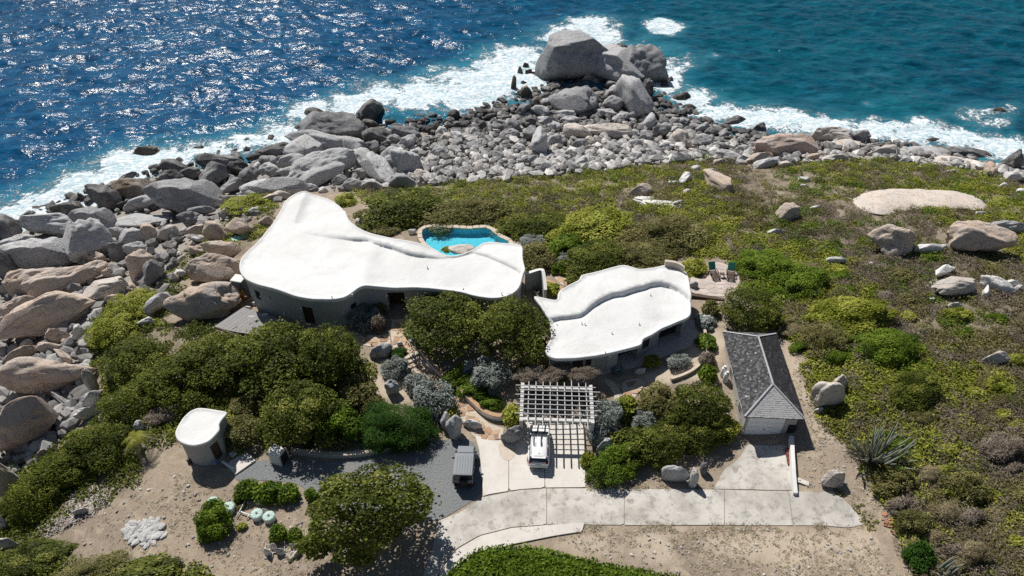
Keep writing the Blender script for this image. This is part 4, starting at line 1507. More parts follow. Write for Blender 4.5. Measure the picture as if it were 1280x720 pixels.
# ---- the big house
Z1 = 5.0
OUT1 = pxs("373,240 380,238 390,239.5 400,242 416,248 428,257 433,268 436,277 441,283 450,289 460,294 474,298 490,302 520,307 543,313 552,318 556,321 562,321.5 575,320 581,316.5 590,315 605,303.6 630,306.5 654,309 653,322 655,335.5 658.6,340 652.5,347 652,355 647,363 638,368 627,370 613,369.6 600,367.5 588,365 575,360.5 560,359.5 540,357.5 513,356 490,356.5 473,357 460,357.3 453,358.5 446,362.5 440,368 433,372 423,374 408,374.3 393,374 373,371.7 347,363 335,359.5 323,357 310,352 303,345.5 299,337 299,328 305,318 314,310 323,302 335,287 345,273 352,262 355,253 363,245")
LINE1 = pxs("384,230 382,239 377,250 373,262 369,273 367.5,280 371,287 378,291 390,294.5 410,297.5 440,301 455,302 462,303.5 470,307.5 490,312 505,318 520,321.5 535,323.5 545,324 560,323.5 572,321.5 581,318.5 592,317 610,322 630,331 645,338.5 651,344 656,350")
o1 = resample([unproj(a, b, Z1)[:2] for a, b in OUT1], .38, True, 3)
l1 = np.array([unproj(a, b, Z1)[:2] for a, b in LINE1])
CRE1 = np.array([unproj(a, b, Z1)[:2] for a, b in pxs("470,300 462,325 455,345 450,362")])
def zr1(x, y):
    P = np.stack([x, y], 1)
    d, sd, fr = seg_dist(P, l1)
    sgn = d * -np.sign(sd) if False else d * np.sign(sd)
    fx, fy = project(x, y, np.full(len(x), Z1))
    # height of the far tier over the near one, along the line
    h = np.interp(fr, [0, .16, .215, .25, .36, .44, .56, .66, .72, .76, .82, .90, .97, 1], [-.42, -.42, -.30, .04, .16, .34, .46, .42, .10, .05, .18, .28, .26, .26])
    wdt = np.interp(fr, [0, .2, .26, .36, .44, 1], [1.0, .9, .5, .5, .16, .16])
    far = -sgn if FLIP1 else sgn
    z = Z1 + h * smoothstep(-wdt * .1, wdt, far)
    d2, s2, _ = seg_dist(P, CRE1)
    z = z + .16 * np.exp(-(d2 / 1.0) ** 2) * (far < 0)
    z = z + (fnoise(x, y, 3.2, 51) - .5) * .22 + (fnoise(x, y, .9, 55, 2) - .5) * .05
    s2f_ = np.clip((fx - 455) / 40, 0, 1)
    z = z - .075 * np.clip(np.where(far < 0, -far, 0), 0, 5.0) * s2f_
    return z
FLIP1 = False
Y1MIN = o1[:, 1].min()
tp = seg_dist(np.array([unproj(410, 270, Z1)[:2]]), l1)[1][0]
FLIP1 = tp < 0
h1 = empty('big_house', (*unproj(440, 330, Z1)[:2], 0.0)); h1.location.z = 1.0
tag(h1, 'long white roofed house with a curving organic outline beside the pool', 'house')
def kid(o, par):
    o.parent = par; o.matrix_parent_inverse = Matrix.Translation(-par.location); return o
class Par:
    """children built in world coordinates under an Empty that stands elsewhere"""
    pass
def adopt(par, before):
    for o in [o for o in COL.objects if o.name not in before and o.parent is None and o is not par]:
        kid(o, par)
def names(): return set(o.name for o in COL.objects)
nb = names()
roof_slab('roof', o1, zr1, None, seed=2, lines=step_lines(l1))
w1 = resample(offset_loop(o1, .36), .3, True, 2)
F1 = 1.15
ops = []
i_door = near_index(w1, F1 + 1.2, 386, 388)
i_alc = near_index(w1, F1 + 1.2, 497, 378)
i_win = near_index(w1, F1 + 2.2, 320, 366)
i_w2 = near_index(w1, F1 + 1.6, 441, 374)
i_dr2 = near_index(w1, F1 + 1.2, 540, 375)
ops = [(i_door, 1.15, F1 + .02, F1 + 2.3, .25), (i_alc, 1.7, F1 + .02, F1 + 2.6, 1.2), (i_win, .8, F1 + 1.3, F1 + 2.5, .22), (i_w2, .7, F1 + 1.2, F1 + 2.3, .2), (i_dr2, 1.6, F1 + .02, F1 + 2.4, .3)]
wl1, inf = wall_ribbon(w1, lambda x, y: float(zr1(np.array([x]), np.array([y]))[0]) - .30, -3.0, None, M['wall'], ops)
for (ci, wd, z0, z1, dep), (p, q, pi, qi, ii), nm, mt, fr, br in zip(ops, inf, ('door', 'door', 'window', 'window', 'door'), ('doorwood', 'doorwood', 'glass', 'glass', 'glass'), ('doorwood', 'doorwood', 'doorwood', 'doorwood', 'doorwood'), (0, 1, 0, 1, 1)):
    door_leaf(None, nm, p, q, z0, z1, ii, dep - .08, M[mt], frame=M[fr], bars=br)
for px, py, zz in ((336, 366, 3.2), (376, 380, 3.2), (484, 372, 3.4), (355, 391, 1.6)):
    i = near_index(w1, zz, px, py); p = w1[i]; t = w1[(i + 1) % len(w1)] - w1[i - 1]; t /= np.linalg.norm(t)
    nrm = np.array([t[1], -t[0]]); c = w1.mean(0)
    if (p - c) @ nrm < 0: nrm = -nrm
    mb = MB(); mb.ball((p[0] + nrm[0] * .10, p[1] + nrm[1] * .10, zz), (.10, .10, .13), 2); mb.cyl((p[0] + nrm[0] * .06, p[1] + nrm[1] * .06, zz + .14), .07, .05, 10)
    mb.build('wall_lamp', M['whitepaint'], None, True)
for px, py in ((534, 334), (441, 371), (627, 366), (415, 372)):
    p = unproj(px, py, Z1); z = float(zr1(p[:1], p[1:2])[0])
    mb = MB(); mb.cyl((p[0], p[1], z + .10), .05, .26, 10); mb.cyl((p[0], p[1], z + .25), .09, .05, 10, .04)
    mb.build('roof_vent', M['whitepaint'], None)
adopt(h1, nb)

# ---- lean-to nook with gas bottle at the round end of the big house
g0 = ground(303, 378)
nk = empty('gas_nook', tuple(g0), math.radians(-14)); tag(nk, 'small grey walled nook with a white lid at the round end of the big house', 'store')
mb = MB(); mb.box((-.62, .35, 1.35), (.18, 1.7, 2.7), bevel=.02); mb.box((.0, 1.1, 1.35), (1.06, .18, 2.7), bevel=.02)
mb.build('side_wall', M['wall'], nk)
mb = MB(); mb.box((-.08, .62, 2.78), (1.3, 1.15, .14), bevel=.03); mb.build('lid', M['roof'], nk)
mb = MB(); mb.tube([(0, .45, 0), (0, .45, .1), (0, .45, 1.1), (0, .45, 1.25), (0, .45, 1.34)], [.2, .23, .23, .17, .06], 14)
gb = mb.build('gas_bottle', M['orange'], None, True); gb.location = tuple(g0)
tag(gb, 'orange gas bottle standing inside the grey nook', 'gas bottle')
mb = MB(); mb.tube([(0, .45, 1.34), (0, .45, 1.44)], [.09, .09], 10); mb.build('valve_guard', M['blackplastic'], gb)

# ---- entrance court between the two houses
def ribbon_wall(name, pts, height, thick, mat, label, cat, z_of=None, cap=None, capname='cap', closed=False, step=.4, smooth=3, base=-.6, htop=None):
    """free-standing wall along points (x,y): one wall part and one cap part"""
    L = resample(pts, step, closed, smooth)
    d = np.gradient(L, axis=0); d /= np.linalg.norm(d, axis=1)[:, None] + 1e-9
    nr = np.stack([-d[:, 1], d[:, 0]], 1)
    zt = (T(L[:, 0], L[:, 1]) if z_of is None else np.full(len(L), z_of)) + height
    if htop is not None: zt = zt + np.interp(np.linspace(0, 1, len(L)), *htop)
    c = L.mean(0)
    e = empty(name, (c[0], c[1], float(zt.min() - height))); tag(e, label, cat)
    o3 = np.array(e.location[:])
    def strip(hw, za, zb):
        mb = MB(); rings = []
        for p, n_, a, b in zip(L, nr, za, zb):
            u, v = p + n_ * hw, p - n_ * hw
            rings.append([(u[0] - o3[0], u[1] - o3[1], a - o3[2]), (v[0] - o3[0], v[1] - o3[1], a - o3[2]), (v[0] - o3[0], v[1] - o3[1], b - o3[2]), (u[0] - o3[0], u[1] - o3[1], b - o3[2])])
        mb.loft(rings); return mb
    strip(thick / 2, np.full(len(L), zt.min() - height + base), zt).build('wall', mat, e)
    if cap: strip(thick / 2 + .03, zt + .003, zt + .06).build(capname, cap, e)
    return e
c1 = [unproj(a, b, 3.6)[:2] for a, b in pxs("657,342 664,341 672,338 677,336 679,342 681,350 682,358")]
ribbon_wall('court_wall', c1, 3.6, .28, M['wall'], 'grey curved court wall joining the right end of the big house', 'wall', z_of=0, cap=M['wall_white'], htop=([0, .35, .55, 1], [0, .1, .35, -.5]))
c2 = [unproj(a, b, 2.0)[:2] for a, b in pxs("682,350 694,352 704,362 707,372")]
ribbon_wall('court_low_wall', c2, 1.9, .25, M['wall'], 'low grey wall with a pale rim round the little planted court', 'wall', z_of=0, cap=M['cap'])
p = ground(672, 356)
pot = empty('garden_urn', tuple(p)); tag(pot, 'tall white urn in the little court between the houses', 'urn')
mb = MB(); mb.tube([(0, 0, 0), (0, 0, .1), (0, 0, .5), (0, 0, .9), (0, 0, 1.1), (0, 0, 1.2)], [.2, .22, .38, .34, .2, .27], 16); mb.build('body', M['whitepaint'], pot, True)
mb = MB(); mb.cyl((0, 0, .03), .3, .06, 16); mb.build('foot', M['whitepaint'], pot)
for a, b, lab in ((671, 367, 'small white round pot in front of the tall urn'), (670, 374, 'white round pot at the dark doorway of the court')):
    p = ground(a, b); e = empty('plant_pot', tuple(p)); tag(e, lab, 'pot')
    mb = MB(); mb.tube([(0, 0, 0), (0, 0, .05), (0, 0, .3), (0, 0, .42)], [.16, .2, .27, .24], 14); mb.build('body', M['whitepaint'], e, True)
    mb = MB(); mb.cyl((0, 0, .40), .2, .04, 14); mb.build('soil', M['doorwood'], e)

# ---- the second house
Z2 = 4.3
OUT2 = pxs("666,373 675,374.5 686,376.5 697,378.6 697.3,373 697.5,367 710,360.5 726,353 724.5,351 724,348.5 740,345 760,340 778.6,335 788,338 799,341.7 814,340 830,335.8 841,336.6 848,338.5 854,341.7 858,345 860,350 861.5,361.5 863,368 864,374 864,384 864,392 863,395 861,396.7 854,399 846.6,401 838,404 828.6,407.5 822,411.5 816,415.7 809,419 802.4,421 803.5,424 804.8,427.4 792,431 778,434.6 760,439 743.6,441.8 725,444.3 708.6,446 700,446.5 693,446 687,444 683,441 681,437 681.5,433 684,429 688,424 690,419 689,413 687,408 688,404 686,401 682,397 677.5,388 671,380")
LINE2 = pxs("676,406 687,402.5 700,399 715,397.5 726,395.5 733,391 740,384.5 748,379 757,374.5 766,371 778,369.5 788,366 797,363 805,361.5 812,359 824,357 836,359 848,364 857,371 864,376 872,383")
o2 = resample([unproj(a, b, Z2)[:2] for a, b in OUT2], .3, True, 2)
l2 = np.array([unproj(a, b, Z2)[:2] for a, b in LINE2])
s2f = seg_dist(np.array([unproj(780, 345, Z2)[:2]]), l2)[1][0]
dip = unproj(831, 398, Z2)
def zr2(x, y):
    P = np.stack([x, y], 1)
    d, sd, fr = seg_dist(P, l2)
    far = d * np.sign(sd) * s2f
    h = np.interp(fr, [0, .1, .25, .35, .5, .7, .85, .95, 1], [.36, .30, .30, .40, .46, .46, .40, .30, .18])
    z = Z2 + (h) * smoothstep(-.05, .16, far) + np.where(far < 0, -.12 * np.exp(far / .5), 0)
    z = z - .07 * np.clip(-far, 0, 5.0)
    z = z - .22 * np.exp(-((x - dip[0]) ** 2 / 1.2 + (y - dip[1]) ** 2 / .5))
    z = z + (fnoise(x, y, 2.6, 61) - .5) * .2 + (fnoise(x, y, .8, 65, 2) - .5) * .05
    return z
h2 = empty('second_house', (*unproj(770, 400, Z2)[:2], 1.0))
tag(h2, 'white roofed house with a wavy double tier roof between the pergola and the sun terrace', 'house')
nb = names()
roof_slab('roof', o2, zr2, None, step=.36, seed=4, depth=.28, over=.36, lines=step_lines(l2))
w2 = resample(offset_loop(o2, .34), .25, True, 3)
F2 = 1.15
ops = []
spec = [(723, 456, 1.0, .02, 2.1, .25, 'door', 'doorwood', 0), (736, 453, .55, .6, 2.1, .2, 'window', 'glass', 0), (752, 456, 1.3, .02, 2.1, .12, 'louvre_door', 'timber_grey', 1),
        (785, 446, 2.3, .02, 2.4, 1.3, 'glass_door', 'glass', 2), (806, 430, .9, .9, 2.1, .2, 'window', 'glass', 0), (838, 418, 2.7, .02, 2.3, .9, 'glass_door', 'glass', 3)]
M['timber_grey'] = simple('grey_shutter', (.30, .31, .31), .7)
for a, b, wd, z0, z1, dep, *_ in spec:
    ops.append((near_index(w2, F2 + 1.2, a, b), wd, F2 + z0, F2 + z1, dep))
wl2, inf = wall_ribbon(w2, lambda x, y: float(zr2(np.array([x]), np.array([y]))[0]) - .24, -2.0, None, M['wall'], ops)
for o, (p, q, pi, qi, ii), sp in zip(ops, inf, spec):
    door_leaf(None, sp[6], p, q, o[2], o[3], ii, o[4] - .06, M[sp[7]], frame=M['doorwood'] if sp[7] != 'timber_grey' else M['wall'], bars=sp[8])
for px, py in ((727, 404), (731, 405), (765, 414), (757, 438), (799, 403), (813, 368)):
    p = unproj(px, py, Z2); z = float(zr2(p[:1], p[1:2])[0])
    mb = MB(); mb.cyl((p[0], p[1], z + .09), .045, .24, 10); mb.cyl((p[0], p[1], z + .22), .08, .05, 10, .03)
    mb.build('roof_vent', M['whitepaint'], None)
i = near_index(w2, 3.2, 761, 444); pw = w2[i]
mb = MB(); mb.ball((pw[0], pw[1] - .12, 3.3), (.1, .1, .13)); mb.cyl((pw[0], pw[1] - .08, 3.45), .07, .05, 10); mb.build('wall_lamp', M['whitepaint'], None, True)
# cream chimney-like parapet block on the far right corner
pr = unproj(836, 338, Z2 + .7)
mb = MB()
arc = [unproj(a, b, Z2)[:2] for a, b in pxs("830,338 841,339 849,342 854,346")]
rings = []
for q in resample(arc, .3, False, 1):
    rings.append([(q[0], q[1] + .32, Z2 + .4), (q[0], q[1], Z2 + .4), (q[0], q[1], Z2 + 1.15), (q[0], q[1] + .32, Z2 + 1.15)])
mb.loft(rings); mb.build('parapet', M['coping'], None)
adopt(h2, nb)

# terrace in front of the second house
walk([(700, 462), (745, 470), (800, 458), (830, 446), (866, 432), (874, 412), (866, 398), (850, 404), (830, 415), (806, 430), (770, 446), (720, 452)], 'house_terrace', 'shaded grey terrace at the foot of the second house', 'terrace', 'patio')

# ---- sun terrace
ST = pxs("863,345 874,349 883,349 886,339 888,330 896,327 908,330 918,337 924,346 926,358 916,366 904,371 890,370 876,368 864,366")
zt = 1.55
ter = empty('sun_terrace', (*unproj(895, 350, zt)[:2], 0)); tag(ter, 'pale pink round terrace with two loungers', 'terrace', kind='structure')
nb = names()
sxy2 = [tuple(unproj(a, b, zt)[:2]) for a, b in ST]
drape('terrace_bed', sxy2, M['patio'], 0, 1.6, None, zfn=lambda x, y: np.full(np.shape(x), zt), step=.6, smooth_n=2, res=.3)
M['stones_keep'] = M['stones']; M['stones'] = [simple('pink_paver_tone', c, .85, var=.1, scale=3, bump=.2) for c in ((.50, .42, .37), (.56, .48, .43), (.46, .39, .35))]
flagstones(None, sxy2, .85, .004, 15, zfn=lambda x, y: np.full(np.shape(x), zt), name='paver')
M['stones'] = M['stones_keep']
adopt(ter, nb)
ribbon_wall('terrace_wall', [unproj(a, b, zt)[:2] for a, b in pxs("862,369 876,371 890,373 905,375")], .12, .3, M['teak'], 'dark low retaining wall under the sun terrace', 'wall', z_of=zt, base=-1.6)

def lounger(px, py, rz, label):
    p = unproj(px, py, zt + .03)
    e = empty('sun_lounger', (p[0], p[1], zt + .03), rz); tag(e, label, 'sun lounger')
    for sx in (-1, 1):
        mb = MB(); mb.bar((sx * .36, -1.05, .3), (sx * .36, .35, .3), .07, .09); mb.build('side_rail', M['teak'], e)
        mb = MB(); mb.bar((sx * .42, -.45, .52), (sx * .42, .3, .52), .1, .04); mb.bar((sx * .42, -.4, .25), (sx * .42, -.4, .5), .05, .06); mb.build('armrest', M['teak'], e)
        for y in (-.95, .28):
            mb = MB(); mb.box((sx * .36, y, .13), (.07, .08, .26)); mb.build('leg', M['teak'], e)
    for k in range(9):
        mb = MB(); mb.box((0, -1.0 + k * .145, .36), (.70, .10, .025)); mb.build('slat', M['teak'], e)
    bk = MB(); bk.bar((0, .32, .36), (0, .92, 1.0), .72, .05); bk.build('backrest', M['teak'], e)
    c = MB(); c.bar((0, .27, .44), (0, .88, 1.10), .70, .13, .04); c.build('cushion', M['cushion'], e)
    return e
lounger(891, 343, math.radians(8), 'left wooden lounger with a green back cushion on the round terrace')
lounger(912.5, 344, math.radians(-14), 'right wooden lounger with a green back cushion on the round terrace')
p = unproj(902, 346, zt + .03)
e = empty('side_table', tuple(p)); tag(e, 'small dark table between the two green loungers', 'table')
mb = MB(); mb.box((0, 0, .42), (.5, .4, .04)); mb.build('top', M['teak'], e)
for sx in (-1, 1):
    for sy in (-1, 1):
        mb = MB(); mb.box((sx * .2, sy * .15, .2), (.05, .05, .4)); mb.build('leg', M['teak'], e)

# ---- swimming pool
ZP = 1.1
PO = POOL_PX
po = resample([unproj(a, b, ZP)[:2] for a, b in PO], .4, True, 2)
pool = empty('swimming_pool', (*po.mean(0), ZP)); tag(pool, 'turquoise kidney shaped swimming pool behind the big house', 'swimming pool')
nb = names()
drape('basin_floor', po, M['tile'], -.85, .2, None, zfn=lambda x, y: np.full(np.shape(x), ZP), step=.8)
n = len(po)
mb = MB(); mb.loft([[(q[0], q[1], ZP - 1.0) for q in po], [(q[0], q[1], ZP + .12) for q in po]], cap=False); mb.build('basin_wall', M['tile'], None)
drape('water', offset_loop(po, -.01), M['poolwater'], 0, .002, None, zfn=lambda x, y: np.full(np.shape(x), ZP), step=.7)
# coping stones round the rim
out = offset_loop(po, -.5); inn_ = offset_loop(po, .03)
for k in range(0, n - 1, 2):
    a, b = k, (k + 2) % n
    f = .04
    q = [inn_[a] * (1 - f) + inn_[b] * f, inn_[b] * (1 - f) + inn_[a] * f, out[b] * (1 - f) + out[a] * f, out[a] * (1 - f) + out[b] * f]
    mb = MB(); mb.prism([tuple(v) for v in q], ZP - .1, ZP + .15 + .03 * math.sin(k * 2.1)); mb.build('coping_stone', M['coping'], None)
adopt(pool, nb)
# deck ground so that the land does not rise into the basin is handled by the height of the land there
pi_ = unproj(577, 313, ZP + .25)
rock(577, 312, 34, 12, 0, 'Q', 'flat tan rock ledge on the near edge of the pool', None, flat=.6)

# ---- garage
ZE, ZRg = 3.0, 4.6
nl = unproj(930.5, 520, ZE); nr_ = unproj(1006.5, 524.5, ZE); fl = unproj(901, 414, ZE)
ax = (nr_ - nl)[:2]; WG = np.linalg.norm(ax); ax = ax / WG
ay = np.array([-ax[1], ax[0]]); LG = float((fl - nl)[:2] @ ay)
LG = abs(LG)
# skew of the far end is taken up by turning the building half way
sk = float((fl - nl)[:2] @ ax)
tilt = math.atan2(sk, LG) * -1
ang = math.atan2(ax[1], ax[0])
ang2 = ang + tilt * .55
cg = (nl + nr_)[:2] / 2
gar = empty('garage', (cg[0], cg[1], 0.0), ang2); tag(gar, 'small garage with a grey hipped shingle roof and white up-and-over door', 'garage')
hw = WG / 2
eaves = [(-hw, 0), (hw, 0), (hw, LG), (-hw, LG)]
RN, RF = (0.0, 2.35, ZRg), (0.0, LG - 2.2, ZRg)
mb = MB()
vb = [mb.bm.verts.new((x, y, ZE - .12)) for x, y in eaves]; ve = [mb.bm.verts.new((x, y, ZE)) for x, y in eaves]
vr = [mb.bm.verts.new(RN), mb.bm.verts.new(RF)]
mb.bm.faces.new(vb[::-1])
for k in range(4): mb.bm.faces.new((vb[k], vb[(k + 1) % 4], ve[(k + 1) % 4], ve[k]))
for f in ((ve[0], ve[1], vr[0]), (ve[1], ve[2], vr[1], vr[0]), (ve[2], ve[3], vr[1]), (ve[3], ve[0], vr[0], vr[1])): mb.bm.faces.new(f)
roofg = mb.build('roof', M['shingle'], gar)
def shingle_face(a, b, c, d, tone):
    """rows of thin overlapping shingles between eave a-b and top d-c (c==d for a hip)"""
    r = np.random.default_rng(int(abs(a[0] * 100 + a[1] * 10)) + 3)
    a, b, c, d = (np.array(v, float) for v in (a, b, c, d))
    nrm = np.cross(b - a, d - a); nrm /= np.linalg.norm(nrm)
    if nrm[2] < 0: nrm = -nrm
    up = ((c + d) / 2 - (a + b) / 2); ln = np.linalg.norm(np.cross(d - a, (b - a) / np.linalg.norm(b - a)))
    rows = int(ln / .17)
    V, F, Tn = [], [], []
    eu = (b - a) / np.linalg.norm(b - a)
    upv = np.cross(nrm, eu); upv /= np.linalg.norm(upv)
    if upv[2] < 0: upv = -upv
    for k in range(rows):
        t0, t1 = k / rows, (k + 1) / rows
        L0, R0 = a + (d - a) * t0, b + (c - b) * t0
        wl = np.linalg.norm(R0 - L0)
        u = -r.uniform(0, .15)
        while u < wl - .03:
            wd = r.uniform(.12, .26)
            u0, u1 = max(u, 0), min(u + wd, wl)
            u += wd
            if u1 - u0 < .03: continue
            lf = r.uniform(.022, .036); g = .006
            dn = r.uniform(-.02, .02)
            p0 = L0 + eu * (u0 + g) + upv * (dn - .02); p1 = L0 + eu * (u1 - g) + upv * (dn - .02)
            h = ln / rows * 1.12
            q0, q1 = p0 + upv * h, p1 + upv * h
            bs = len(V)
            V += [p0 + nrm * lf, p1 + nrm * lf, q1 + nrm * .012, q0 + nrm * .012, p0 + nrm * .002, p1 + nrm * .002]
            F += [(bs, bs + 1, bs + 2, bs + 3), (bs + 4, bs + 5, bs + 1, bs)]
            tt = np.clip(r.normal(tone, .15), 0, 1); Tn += [tt, tt]
    return V, F, Tn
E3 = [(*e, ZE) for e in eaves]
V, F, Tn = [], [], []
for q in ((E3[0], E3[1], RN, RN, 1.2), (E3[1], E3[2], RF, RN, .06), (E3[2], E3[3], RF, RF, .4), (E3[3], E3[0], RN, RF, .33)):  # pale weathered front hip; shade of the right slope put into its tint
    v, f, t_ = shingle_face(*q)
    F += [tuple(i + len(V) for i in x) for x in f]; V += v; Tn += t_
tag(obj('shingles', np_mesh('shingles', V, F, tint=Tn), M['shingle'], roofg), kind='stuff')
mb = MB()
for a, b in ((RN, RF), (E3[0], RN), (E3[1], RN), (E3[2], RF), (E3[3], RF)):
    mb.bar(Vector(a) + Vector((0, 0, .05)), Vector(b) + Vector((0, 0, .05)), .15, .05)
mb.build('ridge_cap', simple('ridge_cap', (.40, .40, .40), .85, var=.25, scale=5), roofg)
wi = .45
def gwall(a, b, z0=-1.2, z1=ZE - .10, th=.2, nm='wall'):
    mb = MB(); d = Vector((*b, 0)) - Vector((*a, 0)); c = (Vector((*a, 0)) + Vector((*b, 0))) / 2
    mb.box((c.x, c.y, (z0 + z1) / 2), (d.length, th, z1 - z0), math.atan2(d.y, d.x)); return mb.build(nm, M['wall_g'], gar)
M['wall_g'] = simple('garage_render', (.40, .385, .36), .85, var=.1)
x0, x1, y0, y1 = -hw + wi, hw - wi, .38, LG - wi
gwall((x0, y0), (x0, y1)); gwall((x1, y0), (x1, y1)); gwall((x0 + .11, y1), (x1 - .11, y1))
dw = 3.15; dx = -.35
gwall((x0 + .11, y0 + .1), (dx - dw / 2, y0 + .1)); gwall((dx + dw / 2, y0 + .1), (x1 - .11, y0 + .1))
gwall((dx - dw / 2 + .01, y0 + .1), (dx + dw / 2 - .01, y0 + .1), 2.46)
gd = MB(); gd.box((dx, y0 + .08, 1.22), (dw - .04, .05, 2.46)); gdo = gd.build('door', M['doorwhite'], gar)
for k in range(4):
    mb = MB(); mb.box((dx, y0 + .04, .32 + k * .60), (dw - .12, .03, .56), bevel=.01); mb.build('panel', M['doorwhite'], gdo)
mb = MB(); mb.box((dx, y0 + .01, .95), (.18, .05, .05)); mb.build('handle', M['rim'], gdo)
mb = MB(); mb.box((dx + dw / 2 + .72, y0 - .03, 1.0), (.72, .05, 1.5), bevel=.01); mb.build('window', M['glass'], gar)
for k in range(2):
    mb = MB(); mb.box((x0 - .11, 2.2 + k * 4.2, 1.6), (.06, 1.0, .9), bevel=.01); fo = mb.build('window', M['whitepaint'], gar)
    mb = MB(); mb.box((x0 - .145, 2.2 + k * 4.2, 1.6), (.02, .84, .74)); mb.build('pane', M['glass'], fo)
# wall beside the garage forecourt, red-brown kerb
wq = [unproj(a, b, 1.0)[:2] for a, b in pxs("989.5,546 991,570 993,590 997,611")]
ribbon_wall('forecourt_wall', wq, 1.05, .32, M['wall_white'], 'white tapering retaining wall beside the garage forecourt', 'wall', z_of=0, smooth=1, htop=([0, .6, 1], [0.1, -.1, -.6]))
kq = [ground(a, b) for a, b in ((983.5, 562), (987.5, 583))]
ke = empty('red_kerb', tuple(kq[1])); tag(ke, 'red brown painted block kerb against the white forecourt wall', 'kerb')
dv = Vector(kq[0] - kq[1])
for k in range(4):
    a = dv * (k / 4 + .015); b = dv * ((k + 1) / 4 - .015)
    mb = MB(); mb.bar(a + Vector((0, 0, .14)), b + Vector((0, 0, .14)), .36, .28, .02); mb.build('block', M['redpaint'], ke)
# two white gas tanks by the left garage wall
for k, (a, b, lab) in enumerate(((903, 470, 'upper white cylinder beside the left garage wall'), (906, 477, 'lower white cylinder beside the left garage wall'))):
    p = ground(a, b); e = empty('gas_cylinder', tuple(p)); tag(e, lab, 'gas cylinder')
    mb = MB(); mb.tube([(0, 0, 0), (0, 0, .08), (0, 0, 1.0), (0, 0, 1.15), (0, 0, 1.22)], [.2, .24, .24, .17, .05], 14); mb.build('tank', M['whitepaint'], e, True)
    mb = MB(); mb.tube([(0, 0, 1.18), (0, 0, 1.34)], [.12, .12], 12); mb.build('collar', M['whitepaint'], e)

# ---- pump hut on the left
ZH = 3.1
HO = pxs("218.7,541 222,533 228,523 237.5,514 247.5,510 254,510.3 260,511 271,512.5 284,515 284.5,517 279,523 273.7,530 274,534 275,537.5 269,544.5 261,552.5 252,555.5 242.5,557.5 234,556 227.5,554 221,549")
ho = resample([unproj(a, b, ZH)[:2] for a, b in HO], .2, True, 1)
hut = empty('pump_hut', (*ho.mean(0), 0.2)); tag(hut, 'small round fronted hut with a white flat roof on the dry earth', 'hut')
nb = names()
roof_slab('roof', ho, lambda x, y: ZH + (fnoise(x, y, 1.5, 71) - .5) * .1, None, step=.3, lip=.05, depth=.16, over=.12, seed=9)
hwl = resample(offset_loop(ho, .12), .2, True, 2)
ihd = near_index(hwl, 1.4, 270, 560)
wlh, inf = wall_ribbon(hwl, ZH - .15, -1.0, None, M['wall'], [(ihd, .95, .35, 2.35, .15)])
p, q, pi, qi, ii = inf[0]
door_leaf(None, 'door', p, q, .35, 2.35, ii, .1, M['doorwood'], frame=M['timber_grey'])
adopt(hut, nb)
sl_ = ground(301, 579)
e = empty('paving_slab', tuple(sl_), math.radians(48)); tag(e, 'pale square concrete slab on the gravel beside the hut', 'slab', kind=None)
mb = MB(); mb.box((0, 0, .05), (1.9, 1.5, .14), bevel=.02); mb.build('slab', M['newconc'], e)
mb = MB(); mb.box((0, 1.1, .28), (.5, .5, .12)); mb.build('step', M['newconc'], e)
a, b = ground(279, 579), ground(293, 588)
e = empty('drain_pipe', tuple(a)); tag(e, 'white drain pipe running from the hut to the gravel', 'pipe')
mb = MB(); mb.tube([(0, 0, .3), tuple(Vector(b - a) * .7 + Vector((0, 0, .15))), tuple(Vector(b - a) + Vector((0, 0, .08)))], .13, 10); mb.build('pipe', M['pvc'], e, True)
mb = MB(); mb.tube([tuple(Vector(b - a) * .95 + Vector((0, 0, .08))), tuple(Vector(b - a) * 1.02 + Vector((0, 0, .07)))], .17, 10); mb.build('socket', M['pvc'], e, True)
p = ground(269, 580); e = empty('bucket', tuple(p)); tag(e, 'small pale blue bucket at the foot of the hut', 'bucket')
mb = MB(); mb.tube([(0, 0, 0), (0, 0, .42)], [.2, .26], 14); mb.build('body', M['blue'], e)
mb = MB(); mb.tube([(-.26, 0, .4), (-.15, .1, .56), (.15, .1, .56), (.26, 0, .4)], .015, 6); mb.build('handle', M['rim'], e)
p = ground(238, 577); e = empty('valve_box', tuple(p)); tag(e, 'black valve box against the hut wall', 'valve box')
mb = MB(); mb.box((0, 0, .2), (.4, .3, .4), bevel=.03); mb.build('body', M['blackplastic'], e); mb = MB(); mb.cyl((0, 0, .45), .06, .12, 8); mb.build('valve', M['rim'], e)

# ---- arched white well box at the edge of the gravel
p = ground(353, 576)
e = empty('arched_box', tuple(p), math.radians(68)); tag(e, 'little white box with a rounded top at the upper edge of the gravel', 'box')
mb = MB()
prof = [(-.55, 0), (-.55, 1.1)] + [(-.55 * math.cos(t), 1.1 + .5 * math.sin(t)) for t in np.linspace(.2, math.pi - .2, 9)] + [(.55, 1.1), (.55, 0)]
mb.loft([[(x, -.35, z) for x, z in prof], [(x, .75, z) for x, z in prof]]); mb.build('shell', M['wall_white'], e)
mb = MB(); mb.box((0, -.37, .62), (.8, .04, 1.1), bevel=.01); d_ = mb.build('hatch', M['dark'], e)  # dark panel put in for the shade inside the open arch
mb = MB(); mb.box((.3, -.41, .65), (.04, .04, .14)); mb.build('handle', M['rim'], d_)

